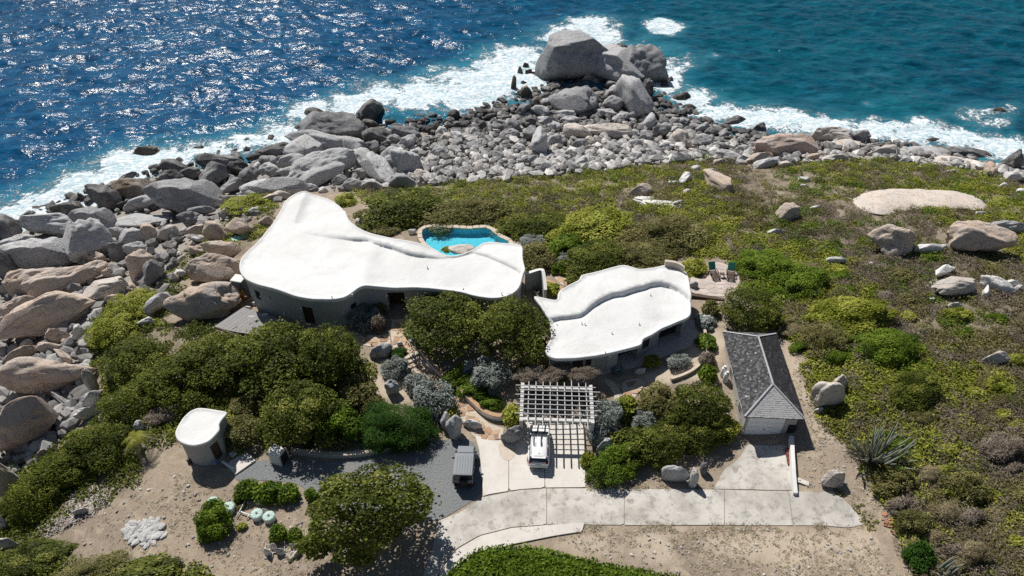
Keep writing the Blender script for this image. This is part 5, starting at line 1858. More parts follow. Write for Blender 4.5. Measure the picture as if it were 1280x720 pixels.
# ---- retaining walls
ribbon_wall('path_wall', gxy(pxs("526,440 532,448 541,460 556,474 572,488 586,501 598,513 610,522 622,525 634,524")), .55, .34, M['wall_white'], 'curving low white wall with a terracotta top along the flagstone path', 'wall', cap=M['cap'])
ribbon_wall('gravel_wall', gxy(pxs("365,566 400,571 430,572 460,569 490,562 520,554 540,547")), .45, .3, M['wall'], 'low grey retaining wall under the bushes behind the gravel yard', 'wall', cap=M['coping'])
ribbon_wall('planter_wall', gxy(pxs("508,398 514,404 516,412")), .5, .3, M['wall_white'], 'short white wall beside the entrance of the big house', 'wall', cap=M['cap'])
ribbon_wall('garage_bed_wall', gxy(pxs("884,440 880,452 868,464 852,472 838,476")), .35, .25, M['coping'], 'low stone edging curving in front of the second house', 'wall')
ribbon_wall('court_edge_wall', gxy(pxs("876,398 880,412 882,430 884,446")), .4, .25, M['coping'], 'thin pale edging wall between the second house and the garage bed', 'wall')

# ---- timber deck
dk = empty('timber_deck', tuple(ground(310, 396))); tag(dk, 'weathered grey plank deck by the round end of the big house', 'deck')
d0 = np.array(dk.location[:]); zd = max(Tz(*ground(a, b)[:2]) for a, b in ((275, 408), (308, 384), (356, 401), (330, 410))) + .12 - d0[2]
A, B, C = (unproj(a, b, zd + d0[2])[:2] - d0[:2] for a, b in ((268, 408), (304, 384), (358, 402)))
D = A + (C - B)
nP = 30
for k in range(nP):
    t0, t1 = (k + .06) / nP, (k + .94) / nP
    p0, p1, q0, q1 = B + (C - B) * t0, B + (C - B) * t1, A + (D - A) * t0, A + (D - A) * t1
    cut = 1 - .35 * (k / nP) ** 2
    q0, q1 = p0 + (q0 - p0) * cut, p1 + (q1 - p1) * cut
    mb = MB(); mb.prism([tuple(p0), tuple(p1), tuple(q1), tuple(q0)], zd - .04, zd + .004 * ((k * 7) % 5)); mb.build('plank', M['deckwood'], dk)
mb = MB(); mb.bar((*A, zd - .12), (*D, zd - .12), .12, .15); mb.bar((*B, zd - .12), (*C, zd - .12), .12, .15); mb.build('joist', M['teak'], dk)

# ---- pergola
M['mulch'] = simple('dark_mulch', (.085, .075, .065), .95, var=.35, scale=5, bump=.4)  # dark grey rubble that darkens the ground under the pergola
tag(drape('mulch_bed', gxy([(646, 492), (662, 484), (700, 482), (742, 484), (746, 510), (742, 529), (690, 531), (648, 530)]), M['mulch'], .03, .2, step=.6, smooth_n=1, res=.4), 'dark bed of dead leaves under the back of the pergola', 'ground', kind='structure')
M['beamwood'] = simple('beam_wood', (.54, .53, .515), .7, var=.1, scale=5)
ZG = 2.75
gA = unproj(651.5, 524, ZG)[:2]; gB = unproj(741, 527, ZG)[:2]; gC = unproj(653.5, 487, ZG)[:2]
px_ = gB - gA; Wp = np.linalg.norm(px_); px_ /= Wp; py_ = np.array([-px_[1], px_[0]])
Lp = float(abs((gC - gA) @ py_)) + .5
pg = empty('pergola', (gA[0], gA[1], 0.0), math.atan2(px_[1], px_[0])); tag(pg, 'pale timber pergola of crossing beams over the parked white car', 'pergola')
for x in (0, Wp):
    for y in (0.1, Lp * .5, Lp - .1):
        mb = MB(); mb.box((x, y, (ZG - .34) / 2 - .1), (.3, .3, ZG - .14), bevel=.02); mb.build('post', M['timber'], pg)
    mb = MB(); mb.box((x, Lp / 2 + .1, ZG - .12), (.30, Lp + .5, .22), bevel=.01); mb.build('beam', M['beamwood'], pg)
for y in (.1, Lp - .1):
    mb = MB(); mb.box((Wp / 2, y, ZG - .11), (Wp - .31, .30, .22), bevel=.01); mb.build('beam', M['beamwood'], pg)
nr = 9
for k in range(nr):
    x = .55 + k * (Wp - 1.0) / (nr - 1)
    far = Lp + (1.0 if k >= 6 else .35)
    mb = MB(); mb.box((x, (far - 1.0) / 2, ZG + .10), (.07, far + 1.0, .17)); mb.build('rafter', M['timber'], pg)
for k in range(7):
    y = .45 + k * (Lp - .55) / 6.2
    mb = MB(); mb.box((Wp / 2 + (.25 if k % 2 else -.1), y, ZG + .225), (Wp + 1.0, .06, .07)); mb.build('batten', M['timber'], pg)
# ------------------------------------------------------------------ plants
def leaf_quads(r, C, Nn, half, aspect=.62, fold=.18):
    """a creased leaf at every centre, facing its normal"""
    n = len(C)
    Nn = Nn / (np.linalg.norm(Nn, axis=1)[:, None] + 1e-9)
    a = r.normal(size=(n, 3))
    U = np.cross(Nn, a); U /= np.linalg.norm(U, axis=1)[:, None] + 1e-9
    W_ = np.cross(Nn, U)
    h = (half * r.uniform(.7, 1.3, n))[:, None]
    V = np.stack([C - U * h, C + W_ * h * aspect + Nn * h * fold, C + U * h, C - W_ * h * aspect + Nn * h * fold], 1)
    return V.reshape(-1, 3), np.arange(n * 4).reshape(n, 4)

def unit(r, n):
    v = r.normal(size=(n, 3)); return v / np.linalg.norm(v, axis=1)[:, None]

def crown_mesh(name, seed, nleaf, half, nblob, blob=(.30, .48), aspect=.62, up=.55, jit=.6, low=-.55, dens_in=.16, spike=0.0):
    """crown of radius about 1: leaves on the shells of many overlapping clumps; gaps between the clumps"""
    r = np.random.default_rng(seed)
    d = unit(r, nblob * 4); d = d[d[:, 2] > low][:nblob]
    nb = len(d)
    rb = r.uniform(*blob, nb)
    cb = d * (1.0 - rb * .9 + r.uniform(-.26, .12, nb))[:, None]
    ct = r.normal(0, .19, nb)
    per = int(nleaf * 1.9 / nb)
    C, Nn, Tn = [], [], []
    for i in range(nb):
        v = unit(r, per)
        rad = rb[i] * (1 - dens_in * np.abs(r.normal(size=per))) * (1 + spike * np.abs(r.normal(size=per)))
        p = cb[i] + v * rad[:, None] * np.array([1, 1, .85])
        dd = np.linalg.norm(p[:, None, :] - cb[None], axis=2) / rb[None]
        dd[:, i] = 9
        keep = (dd.min(1) > .80) | (r.random(per) < .12)
        keep &= (p[:, 2] > low - .1)
        p, v = p[keep], v[keep]
        C.append(p); Nn.append(v * .75 + np.array([0, 0, up]) + r.normal(size=p.shape) * jit)
        Tn.append(np.clip(.45 + ct[i] + r.normal(0, .17, len(p)), 0, 1))
    C = np.vstack(C); Nn = np.vstack(Nn); Tn = np.concatenate(Tn)
    if len(C) > nleaf:
        k = r.choice(len(C), nleaf, replace=False); C, Nn, Tn = C[k], Nn[k], Tn[k]
    far_ = r.random(len(C)) < .06
    C = C * np.where(far_, r.uniform(1.04, 1.19, len(C)), 1.0)[:, None]
    C = C / np.percentile(np.abs(C), 98.5, axis=0)[None] * np.array([1, 1, .97])
    V, F = leaf_quads(r, C, Nn, np.full(len(C), half), aspect)
    return np_mesh(name, V, F, tint=Tn)

SPEC = {  # species: leaf half length (m), aspect, up bias, jitter, spike
    'grape': (.095, .8, .55, .7, .07), 'bright': (.11, .6, .5, .6, .08), 'lime': (.12, .6, .5, .6, .10), 'juniper': (.11, .28, .35, .7, .14),
    'leafy': (.10, .7, .55, .65, .07), 'silver': (.13, .40, .4, .7, .16), 'dry': (.17, .14, .3, .8, .22), 'olive': (.11, .5, .4, .7, .14), 'straw': (.16, .14, .4, .7, .2), 'hay': (.09, .16, .5, .7, .3)}
SIZES = {'L': (3.2, 13500, 54, (.15, .36)), 'M': (1.6, 5000, 30, (.24, .44)), 'S': (.8, 1400, 15, (.34, .56))}
CROWNS = {}
def crown(sp, sz, var):
    k = (sp, sz, var)
    if k not in CROWNS:
        hl, asp, up, jit, spk = SPEC[sp]
        R, nl_, nb_, br = SIZES[sz]
        if asp < .3: nl_ = int(nl_ * (2.0 if sp != 'juniper' else 3.2))
        me = crown_mesh('foliage_' + sp, hash((sp, sz)) % 1 + sum(map(ord, sp + sz)) * 7 + var, nl_, hl / R, nb_, br, asp, up, jit, spike=spk)
        me.materials.append(M[sp])
        CROWNS[k] = me
    return CROWNS[k]
STEMS = {}
def stem_mesh(kind, var):
    if (kind, var) not in STEMS:
        r = random.Random(var * 31 + len(kind))
        mb = MB()
        if kind == 'tree':
            mb.tube([(0, 0, -.15), (.03, .02, .2), (.0, .05, .5)], [.075, .055, .045], 8)
            for k in range(5):
                a = k * 1.257 + r.uniform(-.3, .3); e = r.uniform(.45, .7)
                mb.tube([(0, .05, .42), (.22 * math.cos(a), .05 + .22 * math.sin(a), .62), (e * math.cos(a), e * math.sin(a), r.uniform(.8, 1.05)), ((e + .2) * math.cos(a + .3), (e + .2) * math.sin(a + .3), 1.2)], [.04, .03, .018, .006], 6)
        else:
            for k in range(6):
                a = k * 1.05 + r.uniform(-.3, .3); e = r.uniform(.35, .7)
                mb.tube([(.05 * math.cos(a), .05 * math.sin(a), -.1), (.5 * e * math.cos(a), .5 * e * math.sin(a), .4), (e * math.cos(a), e * math.sin(a), .85)], [.035, .022, .006], 5)
        STEMS[(kind, var)] = mb.mesh(kind + '_wood', True)
        STEMS[(kind, var)].materials.append(M['bark'])
    return STEMS[(kind, var)]
_pr = random.Random(5)
def plant(name, cx, cy, wpx, hpx, sp, label, cat, group=None, tree=False, sz=None, rzmin=.45, rzmax=1.05, extra=0.0):
    wpx *= .94; hpx *= .90
    base = ground(cx, cy)
    s, sa, ca = scale_at(base)
    W_ = wpx / s; H_ = hpx / s
    rx = W_ / 2
    ry = min(rx * 1.05, .86 * H_ / 2 / sa)
    ry = max(ry, rx * (.5 if rzmin > .25 else .3))
    rz = math.sqrt(max((H_ / 2) ** 2 - (ry * sa) ** 2, 0)) / ca
    rz = min(max(rz, rzmin * min(rx, ry)), rzmax * max(rx, ry))
    lift = rz * (1.05 if tree else .55)
    lift += extra
    p = ground(cx, cy, dz=lift)
    z0 = Tz(p[0], p[1])
    e = empty(name, (p[0], p[1], z0), -.12 if 'widest shadow' in label else _pr.uniform(-.25, .25)); tag(e, label, cat, group)
    R = max(rx, ry)
    sz = sz or ('L' if R > 2.3 else 'M' if R > 1.15 else 'S')
    var = _pr.randrange(2)
    f = obj('crown' if tree else 'foliage', crown(sp, sz, var), None, e)
    f.location = (0, 0, lift); f.scale = (rx * 1.02, ry * 1.02, rz * 1.05); f.rotation_euler = (0, 0, _pr.uniform(0, .5) + (math.pi if _pr.random() < .5 else 0))
    t = obj('trunk' if tree else 'stems', stem_mesh('tree' if tree else 'bush', var), None, e)
    t.scale = (rx * .9, ry * .9, (lift + rz * .4)); 
    return e

# trees and big shrubs one can name
BIG = """tree 450 641 162 114 grape|spreading sea grape tree between the gravel yard and the dry earth, casting the widest shadow
tree 557 403 96 82 grape|round crowned tree right of the flagstone path, in front of the big house
tree 641 416 88 84 grape|dark round tree between the two houses, right of the other round crowned one
tree 338 452 116 96 grape|tall dark sea grape in the thicket below the door of the big house
tree 266 450 92 66 grape|sea grape at the left of the thicket near the plank deck
tree 402 446 86 84 grape|sea grape at the right end of the thicket beside the garden path
tree 382 520 104 84 grape|sea grape overhanging the gravel yard above the little arched box
tree 425 532 56 50 bright|fresh green sea grape low beside the dark hedge mound
shrub 222 482 92 74 leafy|yellow green leafy bush in the thicket above the hut
shrub 172 452 84 66 grape|sea grape bush in the thicket near the boulders
shrub 170 505 84 56 leafy|yellow green leafy bush left of the palm
shrub 128 560 96 60 grape|sea grape bush at the left end of the dry earth
shrub 88 588 90 54 leafy|yellow green leafy bush under the pinkish boulder
shrub 40 628 84 62 leafy|yellow green leafy bush at the left edge above the pale boulder
shrub 48 700 110 52 grape|sea grape bush in the bottom left corner
shrub 120 714 90 32 olive|olive scrub bush along the bottom edge near the left corner
shrub 184 714 80 28 grape|thin sea grape at the bottom edge below the white rubble
shrub 140 415 60 50 lime|yellow green bush beside the pale angular block on the left
shrub 165 385 64 44 lime|yellow green bush in the scrub above the left thicket
shrub 300 542 58 46 olive|brownish bush between the hut and the arched box
shrub 236 452 34 22 dry|leafless grey bush in a gap of the left thicket
shrub 152 470 30 20 dry|leafless grey bush near the left boulders and the thicket
shrub 312 508 46 30 olive|brown green bush in front of the tall dark sea grape
shrub 205 520 44 24 dry|dry brown bush behind the palm
shrub 442 492 52 50 olive|brown green bush in the bare garden earth
shrub 462 505 34 34 olive|small olive bush beside the bare garden earth
hedge 494 534 98 66 juniper|wide dark green feathery hedge mound above the gravel yard
shrub 540 500 52 52 silver|large silver grey bush left of the flagstone path
shrub 520 482 30 30 silver|silver grey bush behind the larger silver one
shrub 494 462 34 32 silver|small silver bush by the round garden boulder
shrub 455 397 40 36 silver|silver round bush against the big house wall
shrub 474 405 22 26 dry|dry reddish bush beside the silver one at the house wall
shrub 474 388 18 22 olive|brown bush close to the big house wall
shrub 519 368 34 18 lime|yellow green bush in front of the entrance alcove
shrub 470 375 16 14 olive|little dark bush by the window of the big house
shrub 497 442 22 18 juniper|small dark green ball bush at the head of the steps
shrub 558 516 26 26 lime|yellow green bush at the lower end of the path
shrub 612 470 50 48 silver|silver bush among white stones right of the path
shrub 586 460 28 26 silver|silver bush under the round crowned tree
shrub 572 472 40 28 bright|green bush along the path wall
shrub 592 490 40 28 bright|green bush in the bend of the path wall
shrub 612 505 34 22 bright|green bush at the foot of the path wall
tree 640 522 28 46 lime|slim yellow green tree rising from the stone planter
shrub 664 468 42 20 dry|left clump of dry vine over the back of the pergola
shrub 697 465 50 20 dry|middle clump of dry vine over the back of the pergola
shrub 730 468 36 20 dry|right clump of dry vine over the back of the pergola
shrub 705 462 60 20 lime|green growth in the middle of the dry vine
shrub 664 464 44 28 olive|olive growth at the left of the dry vine
shrub 757 527 46 54 silver|silver bush at the right end of the pergola
shrub 748 545 36 34 silver|lower silver bush beside the tall pale boulder
shrub 743 502 26 30 dry|dry bush at the back corner of the pergola
shrub 803 526 36 32 silver|silver bush among the green shrubs right of the pergola
shrub 784 512 30 34 lime|yellow green bush beside the walk right of the pergola
shrub 736 577 20 26 lime|small yellow bush under the tall pale boulder
tree 868 506 84 62 grape|tallest shrub of the thicket right of the pergola
shrub 826 504 58 50 olive|olive shrub at the back of the thicket right of the pergola
shrub 822 556 86 58 grape|middle shrub of the thicket right of the pergola
shrub 768 582 78 48 bright|bright broad leaved bush hanging over the parking pad
shrub 790 560 60 50 grape|dark shrub behind the bright broad leaved bush
shrub 880 540 76 56 grape|shrub of the thicket near the garage forecourt
shrub 906 535 40 34 lime|yellow green shrub next to the garage door
shrub 886 468 22 26 bright|bright round bush below the gas cylinders by the garage
shrub 884 428 26 22 bright|bright clipped bush near the far left corner of the garage
shrub 884 450 20 36 dry|dry reddish bush along the garage bed
shrub 882 404 26 22 silver|grey green round bush on the bare earth by the sun terrace
shrub 888 388 22 24 olive|thin olive bush below the sun terrace wall
shrub 812 452 26 18 lime|yellow bush at the foot of the second house
shrub 846 452 34 20 silver|grey spiky plant on the terrace of the second house
shrub 772 462 16 14 silver|small silver plant at the wall of the second house
tree 940 386 72 56 grape|dark round shrub behind the garage
shrub 952 400 34 26 lime|yellow green shrub at the foot of the dark round one behind the garage
shrub 955 332 76 46 bright|long green hedge right of the sun terrace
shrub 869 334 32 26 lime|light green bush at the left edge of the sun terrace
hedge 492 264 116 54 grape|dense dark hedge between the boulders and the big house
shrub 432 252 30 20 lime|low scrub by the curved end of the big roof
shrub 480 290 40 16 olive|low brown bush behind the big roof
shrub 470 284 22 14 lime|yellow green tuft behind the big roof
shrub 560 312 16 8 lime|small bush on the near rim of the pool
hedge 575 268 120 22 olive|low olive hedge along the far side of the pool
hedge 662 282 100 38 grape|dark hedge right of the pool
hedge 740 284 120 50 lime|yellow topped hedge in the middle behind the second house
hedge 830 296 120 54 olive|brown green hedge behind the sun terrace end of the second house
tree 738 326 96 50 grape|broad dark tree behind the second house
tree 800 322 80 44 olive|thin brownish tree behind the right half of the second house
shrub 710 310 44 36 bright|green shrub above the court walk
shrub 664 302 34 20 silver|silver bush at the end of the pool
shrub 668 322 52 38 olive|mixed bush between the pool and the court
shrub 708 325 26 22 silver|grey spiky shrub above the second house
shrub 765 344 36 14 lime|yellow bush peeping over the second roof
shrub 810 336 22 18 juniper|dark ball bush behind the second roof
shrub 698 338 18 18 bright|green plant in the little court
shrub 688 362 26 20 lime|low green planting in the court
hedge 310 258 66 30 lime|strip of low scrub between the boulders and the big roof
shrub 338 246 40 18 olive|scrub beside the curved top of the big roof
shrub 268 655 44 42 bright|larger bright clipped bush among the green lids
shrub 266 638 30 26 bright|smaller bright clipped bush just behind the larger one by the lids
shrub 308 614 32 27 bright|left bush of the clipped row of three by the gravel
shrub 335 617 34 29 bright|middle bush of the clipped row of three by the gravel
shrub 360 618 26 26 bright|right bush of the clipped row of three by the gravel
shrub 347 668 22 24 bright|small bright bush below the green lids
shrub 368 669 18 18 bright|smallest bright bush beside the sea grape tree
shrub 390 618 20 18 bright|bright bush at the upper left of the spreading sea grape tree
shrub 300 634 16 8 olive|low weeds beside the upper green lids
shrub 303 658 14 10 lime|tiny yellow plant right of the larger clipped bush
shrub 1108 434 88 48 bright|largest bright green bush in the right hand scrub
shrub 1148 486 86 46 grape|green bush below the largest bright one
shrub 1062 395 110 50 lime|long yellow green bush slope above the garage
shrub 1000 352 84 44 bright|green bush at the right end of the terrace hedge
shrub 1030 424 70 44 olive|brown green bush right of the garage roof
shrub 1140 656 44 36 olive|dry brown bush at the edge of the earth
shrub 1180 642 40 30 straw|straw coloured bush in the lower right scrub
shrub 1150 698 34 36 juniper|dark spiky plant at the bottom right
shrub 1206 610 60 40 olive|olive brown bush in the lower right scrub
shrub 1218 692 44 32 straw|straw bush in the bottom right corner area
shrub 1250 562 60 36 dry|grey dry thicket at the right edge
shrub 1120 600 50 36 olive|low bush below the branching cactus
shrub 1165 595 40 26 straw|pale dry bush beside the scattered red stones
shrub 1200 150 1 1 olive|x"""
for ln in BIG.split('\n'):
    a, lab = ln.split('|')
    if lab == 'x': continue
    k, cx, cy, w_, h_, sp = a.split()
    nm = {'tree': 'tree', 'shrub': 'shrub', 'hedge': 'hedge'}[k]
    plant(nm, float(cx), float(cy), float(w_), float(h_), sp, lab, {'tree': 'tree', 'shrub': 'bush', 'hedge': 'hedge'}[k], tree=(k == 'tree'), extra=1.9 if 'of dry vine over' in lab else 0.0, rzmin=.2 if 'of dry vine over' in lab else .45)

# long hedge along the bottom edge
def hedge_bottom():
    e = empty('hedge', tuple(ground(690, 715))); tag(e, 'long bright green hedge of glossy leaves along the bottom edge', 'hedge')
    r = np.random.default_rng(12)
    top = [(556, 722), (575, 700), (598, 684), (625, 679), (655, 680), (690, 686), (720, 694), (760, 702), (800, 708), (840, 716), (880, 726), (880, 770), (560, 770)]
    poly = np.array([unproj(a, b, 1.1)[:2] for a, b in top])
    x0, y0 = poly.min(0); x1, y1 = poly.max(0)
    n = 26000
    q = np.stack([r.uniform(x0, x1, n), r.uniform(y0, y1, n)], 1)
    q = q[inside(poly, q[:, 0], q[:, 1])]
    d, _, _ = seg_dist(q, np.vstack([poly, poly[:1]]))
    hz = 1.25 * np.sqrt(np.clip(1 - (1 - np.clip(d / .9, 0, 1)) ** 2, 0, 1)) + (fnoise(q[:, 0], q[:, 1], 1.3, 81) - .5) * .55
    z = T(q[:, 0], q[:, 1]) + hz * (1 - .14 * np.abs(r.normal(size=len(q))))
    C = np.stack([q[:, 0], q[:, 1], z], 1)
    # leaves on the sides as well
    ring = resample(poly, .05, True, 1)
    m = 6000
    k = r.integers(0, len(ring), m)
    hh = r.uniform(0, 1.0, m)
    c2 = np.stack([ring[k, 0] + r.normal(0, .12, m), ring[k, 1] + r.normal(0, .12, m), T(ring[k, 0], ring[k, 1]) + hh], 1)
    cen = poly.mean(0)
    n2 = np.stack([ring[k, 0] - cen[0], ring[k, 1] - cen[1], np.full(m, 3.0)], 1)
    Nn = np.vstack([np.array([0, 0, .8]) + r.normal(size=C.shape) * .5, n2 / np.linalg.norm(n2, axis=1)[:, None] + r.normal(size=n2.shape) * .5])
    C = np.vstack([C, c2])
    tn = np.clip(.45 + (fnoise(C[:, 0], C[:, 1], 1.0, 83) - .5) * .5 + r.normal(0, .16, len(C)), 0, 1)
    V, F = leaf_quads(r, C - np.array(e.location[:]), Nn, np.full(len(C), .13), .65)
    obj('foliage', np_mesh('hedge_foliage', V, F, tint=tn), M['bright'], e)
    for a, b in ((600, 700), (650, 705), (700, 712), (760, 718)):
        p = ground(a, b); t = obj('stems', stem_mesh('bush', 0), None, e); t.location = p - np.array(e.location[:]); t.scale = (.8, .8, .8)
hedge_bottom()

# ground-hugging scrub: nobody could count it
def ground_cover(name, label, poly, species, n, seed, rlo, rhi, leafk, gate, hk=.55, avoid=()):
    r = np.random.default_rng(seed)
    P = np.array(poly, float)
    x0, y0 = P.min(0); x1, y1 = P.max(0)
    hl, asp, up, jit, spk = SPEC[species]
    q = np.stack([r.uniform(x0, x1, n * 5), r.uniform(y0, y1, n * 5)], 1)
    q = q[inside(P, q[:, 0], q[:, 1])]
    for av in avoid: q = q[~inside(np.array(av, float), q[:, 0], q[:, 1])]
    d0 = np.stack([(q[:, 0] - 640) / FPX, CP + (360 - q[:, 1]) / FPX * SP, -SP + (360 - q[:, 1]) / FPX * CP], 1)
    t = CAM_H / -d0[:, 2]
    for _ in range(25):
        t = .5 * t + .5 * (CAM_H - T(d0[:, 0] * t, d0[:, 1] * t)) / -d0[:, 2]
    # even out: nearer ground shows larger per metre, so thin it by the share of picture per square metre
    wgt = (1 / t ** 2); keep = r.random(len(t)) < np.clip((t / t.max()) ** 2 * 1.0 + .12, 0, 1)
    X, Y = d0[:, 0] * t, d0[:, 1] * t
    keep &= gate(X, Y, q[:, 0], q[:, 1]) > r.random(len(X))
    X, Y = X[keep][:n], Y[keep][:n]
    if len(X) == 0: return
    Z = T(X, Y)
    m = len(X)
    rad = rlo + (rhi - rlo) * r.random(m) ** 1.8
    cnt = np.maximum((leafk * rad ** 2 * 1.6).astype(int), 6)
    own = np.repeat(np.arange(m), cnt)
    k = len(own)
    v = unit(r, k); v[:, 2] = np.abs(v[:, 2])
    th = 1 + .25 * (vnoise(v[:, 0] * 3 + own, v[:, 1] * 3, 1.0, seed) - .5)
    sh = (1 - .18 * np.abs(r.normal(size=k)) + spk * np.abs(r.normal(size=k))) * th
    hh = hk * r.uniform(.7, 1.3, m)
    C = np.stack([X[own] + v[:, 0] * rad[own] * sh, Y[own] + v[:, 1] * rad[own] * sh, Z[own] - .05 + v[:, 2] * rad[own] * hh[own] * sh + .06], 1)
    Nn = v * .45 + np.array([0, 0, up + .5]) + r.normal(size=v.shape) * jit
    ct = r.normal(0, .12, m)
    big = (fnoise(X, Y, 7, seed + 3) - .5) * .5
    tn = np.clip(.45 + big[own] + ct[own] + r.normal(0, .15, k), 0, 1)
    V, F = leaf_quads(r, C, Nn, np.full(k, hl * 1.05), asp)
    o = obj(name, np_mesh(name, V, F, tint=tn), M[species])
    tag(o, label, 'scrub', kind='stuff')
def g_noise(s, seed, lo, hi, inv=False):
    def f(X, Y, px, py):
        v = smoothstep(lo, hi, fnoise(X, Y, s, seed))
        return 1 - v if inv else v
    return f
ROAD_R = [(1010, 470), (1000, 440), (975, 410), (1005, 400), (1035, 440), (1040, 470)]
def far_green(X, Y, px, py):
    v = fnoise(X, Y, 9, 91)
    return np.where(py < 330, smoothstep(.34, .48, v), smoothstep(.47, .62, v))
def dry_gate(X, Y, px, py):
    v = fnoise(X, Y, 7, 95)
    low = np.clip((px - 1050) / 150, 0, 1) * np.clip((py - 480) / 120, 0, 1)
    return np.clip(smoothstep(.45, .58, v) * .9 + low * .8, 0, 1)
def straw_gate(X, Y, px, py):
    low = np.clip((px - 1030) / 120, 0, 1) * np.clip((py - 470) / 130, 0, 1)
    return np.clip(smoothstep(.56, .68, fnoise(X, Y, 5, 97)) * .25 + low * .8, 0, 1)
def green_gate(X, Y, px, py):
    v = fnoise(X, Y, 8, 99)
    low = np.clip((px - 1080) / 120, 0, 1) * np.clip((py - 520) / 100, 0, 1)
    return smoothstep(.45, .62, v) * (1 - .85 * low)
def olive_gate(X, Y, px, py): return .35 + .65 * smoothstep(.42, .6, fnoise(X, Y, 6, 101))
ROCKPOLY = [(1062, 250), (1090, 238), (1150, 236), (1205, 244), (1236, 258), (1200, 264), (1140, 262), (1090, 270)]
ground_cover('green_scrub', 'low yellow green leathery scrub spreading over the headland', SCRUB_R, 'lime', 4600, 21, .35, 1.1, 70, far_green, .5, (ROCKPOLY,))
ground_cover('bright_scrub', 'low bright green scrub in the right hand slope', SCRUB_R, 'bright', 1700, 22, .4, 1.2, 80, green_gate, .6, (ROCKPOLY,))
ground_cover('olive_scrub', 'low olive brown scrub between the green patches', SCRUB_R, 'olive', 3600, 23, .35, 1.1, 84, olive_gate, .5, (ROCKPOLY,))
ground_cover('dry_scrub', 'grey brown leafless scrub patches', SCRUB_R, 'dry', 2300, 24, .4, 1.2, 120, dry_gate, .5, (ROCKPOLY,))
ground_cover('straw_scrub', 'straw coloured dry scrub on the lower right slope', SCRUB_R, 'straw', 700, 25, .4, 1.2, 110, straw_gate, .55, (ROCKPOLY,))
ground_cover('left_scrub', 'low sea grape scrub beside the left boulders', SCRUB_L, 'grape', 900, 26, .4, 1.2, 90, g_noise(6, 103, .34, .46), .6)
ground_cover('left_bright_scrub', 'low yellow green scrub beside the left boulders', SCRUB_L, 'lime', 420, 27, .4, 1.0, 80, g_noise(5, 105, .46, .56), .5)
ground_cover('corner_scrub', 'low scrub in the bottom left corner', SCRUB_B, 'grape', 140, 28, .4, 1.0, 90, g_noise(4, 107, .3, .4), .6)
DIRT = [(130, 640), (170, 600), (220, 590), (290, 605), (330, 605), (390, 630), (400, 690), (430, 722), (200, 722), (90, 690)]
DIRT2 = [(690, 672), (800, 662), (1080, 664), (1130, 724), (900, 726), (740, 694)]
DIRT3 = [(1000, 420), (1030, 520), (1090, 600), (1120, 660), (1085, 650), (1045, 612), (1005, 608), (996, 560), (1012, 540), (990, 470)]
ground_cover('dry_grass', 'thin dry grass tufts on the bare earth of the lower left', DIRT, 'hay', 700, 31, .06, .20, 300, g_noise(3, 109, .3, .6), .5)
ground_cover('dry_grass', 'thin dry grass tufts on the bare earth under the drive', DIRT2, 'hay', 800, 32, .06, .20, 300, g_noise(3, 111, .3, .6), .5)
ground_cover('dry_grass', 'thin dry grass tufts on the earth beside the garage', DIRT3, 'hay', 600, 33, .06, .20, 300, g_noise(3, 113, .3, .6), .5)
ground_cover('garden_weeds', 'scattered olive weeds in the bare garden earth', [(430, 455), (500, 450), (520, 500), (480, 515), (430, 500)], 'olive', 40, 34, .15, .35, 120, g_noise(2, 115, .4, .6), .5)

ground_cover('drive_edge_weeds', 'dry weeds creeping over the lower edge of the old drive', [(640, 656), (800, 654), (1060, 655), (1085, 658), (1060, 664), (640, 666)], 'hay', 260, 36, .10, .28, 200, g_noise(1.5, 117, .42, .6), .5)
ground_cover('drive_edge_weeds', 'dry weeds creeping over the upper edge of the old drive', [(735, 605), (895, 606), (895, 614), (735, 613)], 'hay', 120, 37, .10, .28, 200, g_noise(1.5, 119, .42, .6), .5)
ground_cover('drive_edge_weeds', 'olive weeds along the broken end of the old drive', [(1015, 606), (1060, 612), (1100, 655), (1085, 664), (1050, 630)], 'olive', 60, 38, .10, .28, 160, g_noise(1.5, 121, .42, .6), .5)

# mounded low shrubs one can pick out of the right-hand scrub
def mounds():
    r = random.Random(77)
    word = {'bright': 'green', 'lime': 'yellow green', 'olive': 'olive brown', 'dry': 'grey leafless', 'straw': 'straw coloured'}
    n = 0
    while n < 84:
        px, py = r.uniform(960, 1275), r.uniform(335, 715)
        if not inside(SCRUB_R, np.array([px]), np.array([py]))[0]: continue
        if px < 1080 and py > 470: continue
        if px > 1150 and 330 < py < 385: continue
        w_ = r.uniform(18, 40)
        low = max(0, (py - 480) / 200) * min(1, (px - 1050) / 120)
        sp = r.choices(['bright', 'lime', 'olive', 'dry', 'straw'], [max(.3, 3 - 4 * low), max(.4, 2.4 - 2 * low), 3.5, .6 + 2.2 * low, .2 + 1.6 * low])[0]
        plant('shrub', px, py, w_, w_ * r.uniform(.45, .62), sp, 'low mounded %s shrub in the scrub right of the garage and terrace' % word[sp], 'bush', '%s scrub mounds' % word[sp], rzmin=.3, rzmax=.6)
        n += 1
mounds()

